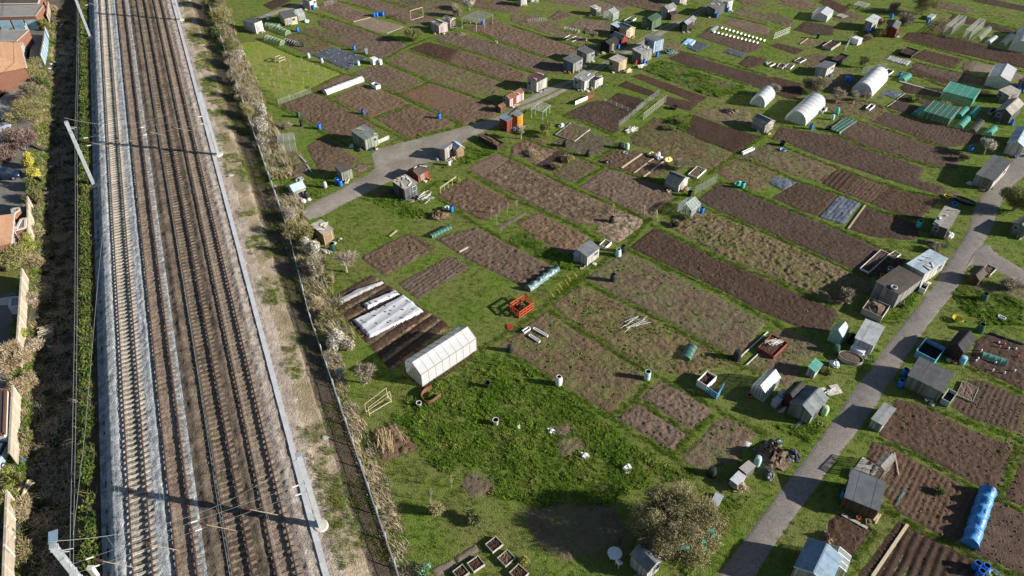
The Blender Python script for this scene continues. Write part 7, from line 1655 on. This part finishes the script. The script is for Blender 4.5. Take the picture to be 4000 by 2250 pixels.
bt('cold_frame', 'white bath in the wood chip patch', 'bath', '30 925,1035 955,1052 990,1005', .4, plast('white'), open_=True); bt('cold_frame', 'white pots tray beside the opaque white polytunnel', 'tray', '30 1060,720 1090,745 1150,670', .3, plast('white'), open_=True); bt('trough', 'white tub box beside the large clear polytunnel', 'trough', '30 478,1060 515,1075 548,1040', .5, plast('white'), open_=True); bt('crate', 'yellow crate beside the long black tub', 'crate', '31 1655,525 1700,552 1718,535', .25, plast('yellow'), open_=True); bt('crate', 'blue crate beside the long black tub', 'crate', '31 1732,610 1755,628 1772,605', .4, plast('blue'), open_=True)
bt('trough', 'white trough lying on the rough grass by the green compost bins', 'trough', '32 2160,345 2225,375 2238,360', .3, plast('white'), open_=True); bt('pallet_box', 'black slatted pallet box with cloth top beside the road', 'box', '23 2135,480 2190,540 2265,460', .9, wallm('darkgrey'), lid=m_greyplank); bt('board_box', 'box with white board and green net leaning on the slatted pallet box', 'box', '23 2040,590 2110,640 2190,560', .8, wallm('weathered'), lid=m_flee); bt('board', 'pale board propped over grey sheets beside the great bare bush', 'board', '23 1862,790 1935,815 2000,720', .25, plast('grey')); bt('trough', 'black tank box beside the bright white shed', 'tank', '32 745,570 790,595 830,545', .6, plast('black'), open_=True)
bt('cold_frame', 'white half round cover and boards in front of the bright white shed', 'cold frame', '32 765,660 880,722 935,655', .7, plast('white')); bt('bath', 'white bath raised on the bed beside the ploughed strip', 'bath', '21 2165,125 2180,135 2285,85', .4, plast('white'), open_=True); bt('table', 'low dark table with white box beside the blue barrel at the far bushes', 'table', '30 1500,180 1535,195 1560,160', .5, plast('grey')); bt('tray', 'dark tray of pots beside the shaded hut', 'tray', '30 2070,1075 2105,1090 2150,1040', .4, plast('grey'), open_=True)
# bags and sacks
m_bagw = mat('m_bagw', (.54, .54, .54), (.42, .42, .43), 3, .8, bump=.3); m_bagy = mat('m_bagy', (.62, .52, .05), (.70, .66, .40), 4, .7, bump=.3); m_bagb = mat('m_bagb', (.03, .032, .036), (.09, .095, .10), 3, .35, bump=.5)
for k, (lb, tl, x, y, r, h, m) in enumerate([('yellow bulk bag beside white bulk bags at the raised rows', '21', 1312, 135, .42, .5, m_bagy), ('crumpled yellow bulk bag by the grey bush', '21', 1470, 190, .5, .6, m_bagy), ('tall white bulk bag between yellow bags', '21', 1370, 155, .5, .85, m_bagw), ('smaller white bulk bag beside the tall white one', '21', 1398, 178, .35, .5, m_bagw), ('white sack lying on lush weeds, beside the grassy strip', '23', 370, 85, .32, .35, m_bagw), ('white sack on a bare patch in the weeds', '23', 680, 315, .36, .45, m_bagw), ('white sack among weeds, the upper of two close together', '23', 1085, 435, .3, .4, m_bagw), ('white sack among weeds, the lower of two close together', '23', 1085, 470, .2, .2, m_bagw), ('little white sack at the edge of the lush weeds', '23', 65, 40, .22, .25, m_bagw),
    ('white sack beside the bright blue barrel and plank', '11', 1800, 640, .45, .5, m_bagw), ('pale green sacks in front of the pale blue roofed hut', '11', 445, 575, .4, .5, m_bagw), ('white sack beside the pale green sacks', '11', 495, 560, .3, .35, m_bagw), ('white sack tied beside the oval metal bed', '32', 618, 790, .38, .85, mat('m_bagp', (.55, .66, .70), (.62, .68, .72), 3, .6)), ('white bag lying outside the old bleached roofed shed', '31', 1715, 900, .5, .5, m_bagw), ('crumpled black bag on the bed by the black compost bin', '21', 905, 205, .42, .45, m_bagb), ('crumpled teal bag beside the teal water butt', '21', 2135, 415, .42, .55, mat('m_bagt', (.06, .40, .30), (.10, .50, .40), 3, .6)), ('white bag by the grey board shed with blue door', '20', 685, 630, .35, .4, m_bagw), ('white buckets and bag outside the open fronted shed', '31', 1900, 410, .3, .4, m_bagw), ('pale cloth draped on hoops at the fence side bed', '11', 415, 375, .6, .5, m_fleeg), ('blue and white bags in the cabbage bed by the bush', '20', 460, 1190, .5, .4, m_bagw), ('small white bag in the dark far plot', '20', 2400, 600, .3, .3, m_bagw), ('pale bag outside the grey green shed', '10', 905, 1385, .35, .4, mat('m_bagg', (.50, .58, .62), (.40, .46, .5), 3, .6)), ('dark bag with red object outside the grey green shed', '10', 985, 1415, .45, .45, m_bagb), ('pale tarpaulin bundle beside the far glass greenhouse', '10', 480, 205, .55, .5, mat('m_bagt2', (.35, .55, .58), (.5, .6, .62), 3, .6)), ('white lidded tub by the pale blue roofed hut', '11', 292, 445, .3, .3, m_bagw)]):
    bag('sack', lb, 'sack', tl, x, y, r, h, m, 200+k)
heap('rubbish_heap', 'tall heap of prunings and black bags beside the road', 'rubbish heap', '23', 2440, 330, 1.7, 1.5, 1.2, SS, seed=11, rough=.5)
for k, (x, y) in enumerate(((15, 130), (110, 190), (140, 180), (5, 280), (40, 120))): bag('rubbish_bag', 'torn black plastic bag on the heap of prunings', 'bag', '33', x, y, .5, .45, m_bagb, 400+k, 'black bags on the prunings heap')
heap('rubbish_heap', 'litter of blue and green plastic beside the pale blue shed', 'rubbish heap', '20', 1480, 500, 1.5, 1.0, .6, mat('m_litter', (.10, .25, .30), (.30, .40, .42), 2.5, .6, c3=(.04, .08, .06)), seed=12, rough=.6)
heap('rubbish_heap', 'pile of dark netting beside the grey shed by the lane', 'rubbish heap', '20', 800, 520, .8, .6, .5, m_bagb, seed=13, rough=.5); heap('ash_heap', 'pale grey ash heap beside the slatted pergola', 'heap', '10', 1925, 325, 1.2, .9, .35, MATS['m_pale'], seed=14)
heap('straw_heap', 'brown straw ring heap near the small polytunnel', 'heap', '20', 2065, 1060, 1.3, 1.1, .6, SS, seed=15, rough=.5); heap('straw_heap', 'brushwood heap on the grass beside the pipe jumble', 'heap', '11', 1725, 715, 1.6, 1.1, .7, SS, seed=16, rough=.5); heap('soil_heap', 'soil heap inside the pallet bin with white board lid', 'soil', '22', 1910, 1050, .6, .5, .45, SS, seed=17, rough=.5)
heap('leaf_heap', 'brown heap behind the dark shed with maroon door', 'heap', '11', 1175, 510, 1.0, .8, .4, SD, seed=18); heap('hay_heap', 'pale hay bundle at the corner of the dark bed by the blue roofed shed', 'heap', '33', 310, 620, .5, .8, .5, SS, seed=19, rough=.5); heap('debris_heap', 'rubble and pots outside the pale blue roofed hut', 'heap', '11', 330, 590, 1.1, .7, .3, SS, seed=20, rough=.6); heap('debris_heap', 'dark junk piled outside the dark shed with maroon door', 'heap', '11', 1270, 500, .8, .6, .7, m_bagb, seed=21, rough=.6)
# coiled hoses
def hose(lb, tl, x, y, r, m, n=4):
    p = T(tl, x, y); t = thing('hose', lb, 'hose', p); 
    for k in range(n): M = MB(); rr = r*(.75+.12*k); M.tube([(rr*math.cos(i*.45)+random.uniform(-.03, .03), rr*math.sin(i*.45), .12+.05*k+random.uniform(-.03, .03)) for i in range(15)], .03, 5); M.build('coil', m, t)
hose('tangled yellow hose on the grass by the road', '32', 1780, 370, .42, plast('yellow'), 7); hose('blue hose coiled on the bed by the ploughed strip', '31', 140, 95, .45, plast('lightblue')); hose('pale hose coiled on the weedy bed by the raised rows', '21', 1070, 120, .4, plast('paleteal'), 2); hose('blue hose looped beside the three blue barrels', '33', 1205, 815, .5, plast('lightblue'), 2)
# white garden table and chairs
t = thing('garden_table', 'round white plastic garden table on the shaded grass', 'table', T('23', 962, 1275)); M = MB(); M.lathe([(0, .70), (.60, .70), (.62, .72), (.62, .74), (0, .75)], 24); M.build('table_top', plast('white'), t)
for k in range(4): M = MB(); a = k*1.57+.5; M.bar((.42*math.cos(a), .42*math.sin(a), 0), (.3*math.cos(a), .3*math.sin(a), .70), .05); M.build('leg', plast('white'), t)
def chair(lb, tl, x, y, rz):
    t = thing('garden_chair', lb, 'chair', T(tl, x, y), rz); M = MB(); M.box((0, 0, .42), (.45, .45, .04)).build('seat', plast('white'), t); M = MB(); M.box((-.22, 0, .68), (.04, .44, .5)).build('backrest', plast('white'), t)
    for a in (-.2, .2):
        for b in (-.2, .2): M = MB(); M.bar((a*1.1, b*1.1, 0), (a, b, .42), .04); M.build('leg', plast('white'), t)
    for b in (-.24, .24): M = MB(); M.bar((-.2, b, .62), (.2, b, .62), .05); M.build('armrest', plast('white'), t)
chair('white plastic garden chair beside the round table', '23', 1005, 1345, .6)
# fences
wf = wire_fence
wf('wire mesh fence with grey posts along the end of the dug plot', T('10', 215, 985), T('10', 520, 878), 1.1, 3); wf('wire mesh fence between the plank shed and the ploughed strip', T('21', 1720, 510), T('21', 1925, 390), 1.5, 5); wf('wire fence beside the fenced far plot', T('20', 1010, 1195), T('20', 1240, 1010), 1.1, 5); wf('wire fence along the upper side of the fenced far plot', T('20', 1170, 1060), T('20', 1380, 900), 1.2, 5); wf('thin wire fence near the white caged water tank', T('30', 715, 500), T('30', 780, 390), 1.6, 3); wf('wire frame over the beds beside the opaque white polytunnel', T('30', 885, 690), T('30', 1110, 650), 1.3, 4); wf('white pole rail across the edge of the fenced far plot', T('20', 880, 955), T('20', 1145, 1062), .6, 5, m_whiteplank); wf('cane fence around the black hoops beside the lane shed', T('20', 630, 470), T('20', 810, 440), .9, 7, m_plank); wf('low wire run beside the weedy far bed', T('10', 650, 60), T('10', 760, 30), 1.0, 3); wf('cane row in the far weedy plot', T('20', 150, 215), T('20', 320, 200), .9, 8, m_whiteplank)
# timber trellis
a, b = T('20', 1238, 1130), T('20', 1448, 965); n = 9; segs = [(a.lerp(b, k/n), a.lerp(b, k/n)+z(1.5)) for k in range(n+1)] + [(a+z(h), b+z(h)) for h in (.2, .55, .9, 1.25)]; poles('trellis_fence', 'rustic pale stick trellis standing at the end of the fenced plot', 'trellis', segs, m_greyplank, .03)
a, b = T('30', 52, 370), T('30', 200, 310); segs = [(a.lerp(b, k/8), a.lerp(b, k/8)+z(1.2)) for k in range(9)] + [(a+z(h), b+z(h)) for h in (.1, .4, .8, 1.2)]; poles('trellis_fence', 'white lattice rack holding a blue sheet at the far beds', 'trellis', segs, m_whiteplank, .03)
# low corrugated and board fences
def board_fence(lb, A, B, h, mats, w_=.3, name='board_fence'):
    A, B = Vector(A), Vector(B); d = B-A; t = thing(name, lb, 'fence', A, math.atan2(d.y, d.x)); n = max(2, int(d.length/w_))
    for k in range(n): M = MB(); M.box(((k+.5)*d.length/n, random.uniform(-.01, .01), h*random.uniform(.46, .52)), (d.length/n*.95, .03, h)).build('board', mats[k*len(mats)//n], t)
board_fence('low fence of white and rusty red tin sheets beside the lane', T('20', 595, 990), T('20', 768, 915), .7, [m_whiteplank, m_whiteplank, wallm('red')]); board_fence('low pale board fence joined to the grey green shed', T('10', 1112, 1375), T('10', 1258, 1312), .7, [m_greyplank, wallm('palegrey')]); board_fence('grey tin fence beside the pale weathered shed', T('20', 100, 860), T('20', 195, 890), .6, [m_greyplank]); board_fence('dark board edging along the bed beside the green compost bin', T('32', 2080, 490), T('32', 2410, 605), .3, [wallm('darkgrey')], .8); board_fence('dark stacked pallets beside the old bleached roofed shed', T('31', 1400, 960), T('31', 1690, 1010), .6, [wallm('darkgrey'), m_greyplank], .5)
# canes on the near white bed, sign stakes on dark bed
for k, (x, y, c) in enumerate(((2262, 640, 'white'), (2330, 645, 'white'), (2222, 600, 'red'), (2352, 715, 'red'), (2175, 625, 'red'), (2140, 775, 'white'), (2225, 870, 'white'), (2320, 850, 'white'), (2115, 845, 'white'), (2170, 585, 'white'), (1975, 735, 'white'), (1955, 755, 'white'), (2005, 660, 'white'))):
    barrel(f'small {c} bottle cane topper on the dark bed by the teal net', '32', x, y, c, .3, .09, 'butt', False, 'cane_topper', 'cane topper', f'{c} cane toppers on the dark bed')

# ================================================================ ALLOTMENT TREES, BUSHES, CROPS
big = plant('bush', 'great rounded bare olive bush beside the road', 'bush', T('23', 1530, 1110), 900, 4.5, 5.0, m_twig_olive, m_leaf_drab, 17000, 24000, ry=4.1, stems=11, stem_r=.10, twl=.7, tww=.016, lsz=.075, lobes=70, clump=.27)
mn = MB(); rs = random.Random(5)
for k in range(14):
    a = rs.uniform(-2.2, -.4); r0 = rs.uniform(1.2, 2.6); x, y, zz = r0*math.cos(a)+.4, r0*math.sin(a), rs.uniform(2.2, 3.6)
    mn.add([(x, y, zz), (x+.3, y+.1, zz+.1), (x+.35, y-.05, zz-.3), (x+.05, y-.1, zz-.35)], [(0, 1, 2, 3)])
mn.build('torn_net', m_netteal, big)
PL = [  # name, label, tile, x, y, rx, h, twig, leaf, ntw, nlf, h0
 ('hedge_bush', 'tall mixed bare and evergreen bush at the head of the railway hedge', '00', 2060, 90, 3.2, 5.0, m_twig_olive, m_leaf_olive, 3200, 2200, 0), ('hedge_bush', 'olive hedge bush below the pale roof end', '00', 2120, 250, 3.0, 4.4, m_twig_olive, m_leaf_olive, 2800, 2600, 0), ('hedge_bush', 'dark ivy clad hedge bush', '00', 2070, 380, 2.2, 3.6, m_twig_olive, m_leaf_dark, 800, 3600, 0), ('hedge_bush', 'rounded green hedge bush below the ivy clad one', '00', 2190, 490, 2.2, 3.0, m_twig_olive, m_leaf_green, 900, 3200, 0),
 ('hedge_bush', 'grey bare hedge bush with pale blossom tips', '00', 2200, 640, 2.2, 3.4, m_twig_grey, m_twig_grey, 3200, 600, 0), ('hedge_bush', 'white flecked blackthorn bush at the lawn edge', '00', 2270, 620, 1.6, 3.2, m_twig_grey, m_blossom, 1700, 800, 0), ('hedge_bush', 'bare grey hedge bush beside the sapling lawn', '00', 2260, 800, 2.2, 3.2, m_twig_grey, m_leaf_olive, 3000, 500, 0), ('hedge_bush', 'tangled bare hedge bush halfway down the sapling lawn', '00', 2320, 950, 2.2, 3.0, m_twig_grey, m_leaf_olive, 3000, 500, 0), ('hedge_bush', 'bare brown hedge bush below the sapling lawn', '00', 2375, 1120, 2.0, 2.8, m_twig_olive, m_leaf_olive, 2600, 400, 0),
 ('hedge_bush', 'long white blossoming blackthorn bush by the wheelie bins', '10', 45, 1110, 1.7, 3.0, m_twig_grey, m_blossom, 1500, 2100, 0), ('hedge_bush', 'white blossoming blackthorn bush beside the fence side plot', '10', 85, 1270, 1.7, 3.0, m_twig_grey, m_blossom, 1500, 2000, 0), ('hedge_bush', 'bare blackthorn end above the fence line', '10', 60, 1400, 1.4, 2.4, m_twig_grey, m_blossom, 1500, 300, 0), ('hedge_bush', 'dry bare thicket above the dark fence side plot', '10', 290, 1215, 1.6, 1.2, m_twig_grey, m_leaf_olive, 1500, 200, 0),
 ('hedge_bush', 'olive green thorn bush hiding the low shed roof', '11', 430, 930, 2.2, 3.2, m_twig_olive, m_leaf_olive, 3000, 2200, 0), ('hedge_bush', 'pale bare bush at the road end by the railway fence', '11', 330, 760, 1.5, 2.2, m_twig_grey, m_blossom, 1700, 300, 0), ('hedge_bush', 'brilliant white blossoming blackthorn beside the leaning planks', '11', 540, 1120, 1.4, 3.8, m_twig_grey, m_blossom, 1300, 3200, 0), ('hedge_bush', 'bare tangled thorn bush below the white blossom', '11', 560, 1290, 2.0, 2.8, m_twig_grey, m_leaf_olive, 3000, 700, 0), ('hedge_bush', 'dull green bush behind the white blossom', '11', 450, 1010, 1.5, 2.2, m_twig_olive, m_leaf_green, 700, 1500, 0),
 ('hedge_bush', 'straw yellow willow tuft beside the fence', '12', 580, 270, 1.2, 2.0, m_twig_dry, m_leaf_lime, 2000, 300, 0), ('hedge_bush', 'pale olive bush below the straw yellow tuft', '12', 670, 380, 1.6, 1.8, m_twig_olive, m_leaf_olive, 1900, 600, 0), ('hedge_bush', 'white blossoming blackthorn beside the fleece beds', '12', 750, 640, 1.5, 3.0, m_twig_grey, m_blossom, 1500, 2700, 0), ('hedge_bush', 'pale bare bush beside the white blossoming blackthorn', '12', 860, 650, 1.2, 2.0, m_twig_grey, m_blossom, 1400, 400, 0), ('hedge_bush', 'bare bush leaning on the fence below the blossom', '12', 740, 790, 1.2, 2.0, m_twig_grey, m_leaf_olive, 1500, 200, 0), ('hedge_bush', 'small white blossom sprig by the fence', '12', 800, 910, .6, 1.4, m_twig_grey, m_blossom, 400, 500, 0),
 ('fruit_tree', 'spreading bare fruit tree beside the dug bed', '11', 855, 1240, 2.0, 3.4, m_twig_grey, m_twig_grey, 1300, 100, 1.2), ('fruit_tree', 'bare brown fruit tree beside the gabled polytunnel', '12', 1040, 960, 1.5, 3.0, m_twig_grey, m_leaf_olive, 1900, 200, .7), ('bush', 'rounded green bush at the meeting of far grass paths', '10', 1490, 385, 2.0, 2.9, m_twig_olive, m_leaf_green, 1500, 3200, 0), ('fruit_tree', 'white blossoming tree behind the slatted pergola', '10', 2015, 95, 1.8, 3.2, m_twig_grey, m_blossom, 1500, 1500, .5), ('bush', 'bare grey bush beside the white blossoming tree', '10', 1900, 150, 1.7, 2.4, m_twig_grey, m_leaf_olive, 1900, 200, 0),
 ('bush', 'olive bush beside the cabbage bed by the lane', '20', 325, 1270, 1.6, 2.2, m_twig_olive, m_leaf_lime, 1000, 1900, 0), ('fruit_tree', 'small bare tree beside the orange shed', '20', 85, 1310, 1.0, 2.6, m_twig_grey, m_twig_grey, 500, 50, .9), ('fruit_tree', 'bare pale tree among far plots near the cloche', '20', 700, 390, 1.2, 3.2, m_twig_grey, m_twig_grey, 800, 50, .9), ('fruit_tree', 'slim bare tree next to the blue white butt at the far plots', '20', 770, 385, .8, 2.0, m_twig_grey, m_twig_grey, 500, 50, .5), ('bush', 'bare grey bush beside the weathered plank shed', '21', 1560, 270, 1.4, 2.2, m_twig_grey, m_twig_grey, 1300, 100, 0),
 ('bush', 'tall bare bush at the far dark plot end', '30', 40, 900, 1.3, 2.6, m_twig_grey, m_twig_grey, 1300, 100, .2), ('bush', 'large pale grey bush beside the low grey shed', '30', 410, 860, 2.4, 3.6, m_twig_grey, m_leaf_olive, 3600, 700, 0), ('fruit_tree', 'bare tree in front of the opaque white polytunnel', '30', 640, 980, 1.6, 2.8, m_twig_grey, m_twig_grey, 1300, 100, .8), ('fruit_tree', 'slim bare tree on the wood chip patch', '30', 800, 980, 1.0, 2.4, m_twig_grey, m_twig_grey, 600, 50, .8), ('fruit_tree', 'low bare tree beside the white bath', '30', 925, 960, 1.0, 1.8, m_twig_grey, m_twig_grey, 600, 50, .5), ('bush', 'bare bush over the wire frame behind the white polytunnel', '30', 900, 640, 1.4, 2.4, m_twig_olive, m_leaf_olive, 1300, 200, .3),
 ('bush', 'tall olive bush at the far path corner', '30', 1450, 140, 2.8, 4.6, m_twig_olive, m_leaf_olive, 3000, 2400, 0), ('bush', 'grey bare bush beside the red shed', '30', 1290, 220, 2.4, 2.8, m_twig_grey, m_twig_grey, 2800, 300, 0), ('bush', 'olive bush at the corner of the tall white shed', '30', 1040, 345, 1.3, 1.9, m_twig_olive, m_leaf_olive, 1300, 500, 0), ('bush', 'yellowish bare bush between the tall white and red sheds', '30', 1060, 250, 1.0, 2.0, m_twig_dry, m_leaf_olive, 900, 300, 0), ('bush', 'round hay brown bush beside the tall white shed', '30', 925, 380, 1.0, 1.4, m_twig_dry, m_leaf_olive, 1200, 300, 0), ('bush', 'dark bare bush behind the tall olive bush', '30', 1180, 120, 2.0, 2.6, m_twig_grey, m_leaf_olive, 2000, 300, 0),
 ('fruit_tree', 'white blossoming fruit tree beside the large white shed', '31', 2030, 130, 1.5, 3.0, m_twig_grey, m_blossom, 1300, 1000, .9), ('bush', 'small grey shrub at the strip end by the blossoming tree', '31', 1840, 190, .9, 1.2, m_twig_grey, m_leaf_olive, 800, 300, 0), ('tree', 'large leafing olive tree overhanging the road', '31', 2310, 660, 3.0, 4.8, m_twig_olive, m_leaf_lime, 3800, 5600, .3), ('bush', 'bare twiggy shrub by the tiny pale far hut', '32', 730, 185, 1.1, 2.0, m_twig_grey, m_leaf_olive, 1100, 200, 0), ('bush', 'brown weedy shrub beside the dark stacked pallets', '31', 1560, 1040, .9, 1.1, m_twig_grey, m_leaf_olive, 900, 400, 0), ('bush', 'bare red brown shrub beside the side road', '31', 2300, 1400, 1.6, 1.6, m_twig_grey, m_twig_grey, 1400, 100, 0),
 ('bush', 'dry orange brown sapling bush in a white crate', '13', 1700, 870, .8, 1.5, m_twig_dry, m_leaf_lime, 900, 400, .2), ('bush', 'dark green rounded conifer on the shaded grass', '13', 2045, 930, .8, 1.1, m_twig_olive, m_leaf_dark, 300, 1500, 0), ('bush', 'small bush wrapped in teal net beside the carpet strip', '13', 1570, 1430, .9, .9, m_twig_olive, mat('m_tealleaf', (.05, .32, .22), (.15, .25, .1), 3, .7), 500, 600, 0), ('bush', 'small yellow flowered shrub near the raised beds', '23', 118, 1320, .45, .7, m_twig_olive, m_leaf_yellow, 200, 500, 0), ('bush', 'green yellow bush in the far strip between cages', '30', 1680, 1010, 1.3, .8, m_twig_olive, m_leaf_lime, 300, 1500, 0), ('bush', 'feathery green plant in the dark far bed', '30', 1365, 950, 1.2, .8, m_twig_olive, m_leaf_green, 300, 1700, 0), ('bush', 'little yellow green conifer at the cane row end', '11', 1912, 400, .35, .9, m_twig_olive, m_leaf_yellow, 100, 500, 0), ('bush', 'small green shrub on the ploughed bed by the blue tarpaulin', '33', 910, 375, .6, .8, m_twig_olive, m_leaf_green, 200, 600, 0), ('bush', 'green leafy shrub row beside the far cane heap', '20', 1580, 1170, 1.6, .8, m_twig_olive, m_leaf_green, 300, 2200, 0), ('bush', 'grey green brassica row at the far plot', '20', 1480, 1220, 1.3, .7, m_twig_olive, m_leaf_green, 200, 1700, 0),
 ('bush', 'kale row beside the clear glass greenhouse', '21', 1640, 740, .9, .7, m_twig_olive, m_leaf_green, 200, 1200, 0), ('bush', 'kale plants below the wigwam of canes', '21', 1540, 800, .8, .7, m_twig_olive, m_leaf_dark, 200, 1100, 0), ('bush', 'leafy greens by the tiny teal roofed hut', '32', 540, 850, .8, .5, m_twig_olive, m_leaf_lime, 200, 1100, 0), ('bush', 'climbing yellow plants in the straw bed, upper row', '21', 540, 190, 1.3, .8, m_twig_dry, m_leaf_lime, 900, 900, 0), ('bush', 'climbing yellow plants in the straw bed, lower row', '21', 420, 260, 1.0, .7, m_twig_dry, m_leaf_lime, 700, 700, 0), ('bush', 'brown dead stalk row in the first straw bed', '21', 200, 130, 1.2, .8, m_twig_dry, m_leaf_olive, 900, 200, 0)]
for k, (nm, lb, tl, x, y, rx, h, tm, lm, a, b, h0) in enumerate(PL):
    plant(nm, lb, {'hedge_bush': 'bush', 'bush': 'bush', 'fruit_tree': 'tree', 'tree': 'tree'}[nm], T(tl, x, y), 1000+k, rx, h, tm, lm, a, b, h0=h0, stems=5 if h0 == 0 else 6, stem_r=.05 if h0 == 0 else .075, lsz=.10, bark=m_palebark if 'tree' in nm else None, tww=.02)
# staked saplings on the lawn: copies of one
s0 = None
for k, (x, y) in enumerate([(100, 670), (155, 725), (195, 625), (240, 695), (318, 730), (332, 645), (415, 665), (440, 605), (500, 730), (558, 770), (602, 690), (75, 760), (220, 770), (132, 800), (662, 715), (35, 830), (182, 838), (245, 875), (455, 800), (345, 840)]):
    p = T('10', x, y)
    if s0 is None:
        s0 = thing('sapling', 'thin young staked sapling planted on the lawn by the railway hedge', 'sapling', p, 0, 'saplings on the lawn'); M = MB(); M.tube([(0, 0, 0), (.02, 0, .9), (.0, .03, 1.7)], [.014, .011, .006], 5); M.build('trunk', m_palebark, s0); M = MB(); M.bar((.1, 0, 0), (.1, 0, .8), .018); M.build('stake', m_greyplank, s0)
        v, f, n_ = crown_mesh(77, .35, .35, .7, 1.9, 50, 20, .4, .010, .04, 5); o = mesh_obj('crown', v, f, m_twig_grey, s0); aa = o.data.attributes.new('tint', 'FLOAT_COLOR', 'FACE'); aa.data.foreach_set('color', np.ones(len(o.data.polygons)*4, np.float32))
    else: copy_thing(s0, p, random.uniform(0, 6), random.uniform(.8, 1.15))
for k, (tl, x, y) in enumerate([('11', 2220, 745), ('11', 2295, 695), ('11', 2375, 700), ('11', 2270, 800), ('13', 1845, 620), ('13', 1660, 745), ('21', 45, 665)]): copy_thing(s0, T(tl, x, y), random.uniform(0, 6), 1.1, 'thin bare young fruit tree on rough grass beside a path')['group'] = 'young fruit trees on rough grass'

# odds and ends left against the shed walls
for o in [o for o in bpy.data.objects if o.type == 'EMPTY' and o.name.split('.')[0] == 'shed']:
    lab = o['label'].split(' beside ')[0].split(' with ')[0] if len(o['label'].split()) > 9 else o['label']; tail = o['label'].split()
    lab = ' '.join(tail[:11]); rz = o.rotation_euler[2]; xd = Vector((math.cos(rz), math.sin(rz), 0)); yd = Vector((-xd.y, xd.x, 0)); kinds = random.sample(['bucket', 'crate', 'boards', 'pot', 'slab'], 3)
    for kd in kinds:
        side = random.random() < .6; p = Vector(o.location) + (xd*random.uniform(.2, 1.8) - yd*random.uniform(.25, .6) if side else yd*random.uniform(.2, 1.2) - xd*random.uniform(.25, .6)); r_ = random.uniform(0, 6)
        if kd in ('bucket', 'pot'):
            c = random.choice(['black', 'green', 'grey', 'orange', 'navy']); t = thing('plant_pot' if kd == 'pot' else 'bucket', f'{c} {kd} outside the {lab}', kd, (p.x, p.y, 0), r_); M = MB(); rr = random.uniform(.16, .24); hh_ = random.uniform(.25, .42); M.lathe([(0, 0), (rr*.75, 0), (rr, hh_), (rr*1.1, hh_), (rr*1.1, hh_*1.08), (rr*.9, hh_*1.06), (rr*.85, hh_*.7), (0, hh_*.7)], 12); M.build('body', plast(c), t)
        elif kd == 'crate':
            t = thing('crate', f'slatted crate outside the {lab}', 'crate', (p.x, p.y, 0), r_)
            for q0, q1 in (((0, 0), (.55, 0)), ((.55, 0), (.55, .4)), ((.55, .4), (0, .4)), ((0, .4), (0, 0))):
                for zz in (.06, .17, .28): M = MB(); M.bar((*q0, zz), (*q1, zz), .02, .085); M.build('slat', m_plank, t)
        elif kd == 'boards':
            t = thing('board_stack', f'loose boards lying outside the {lab}', 'boards', (p.x, p.y, 0), r_)
            for k in range(5): M = MB(); M.box((random.uniform(-.1, .1), (k % 3)*.17-.17, .03+.05*(k//3)), (random.uniform(.8, 1.5), .15, .04), random.uniform(-.15, .15)); M.build('board', random.choice([m_plank, m_greyplank, m_whiteplank]), t)
        else:
            t = thing('slab_stack', f'stacked grey slabs outside the {lab}', 'slabs', (p.x, p.y, 0), r_)
            for k in range(3): M = MB(); M.box((random.uniform(-.04, .04), 0, .03+.06*k), (.45, .45, .05), random.uniform(-.2, .2)); M.build('slab', m_conc, t)
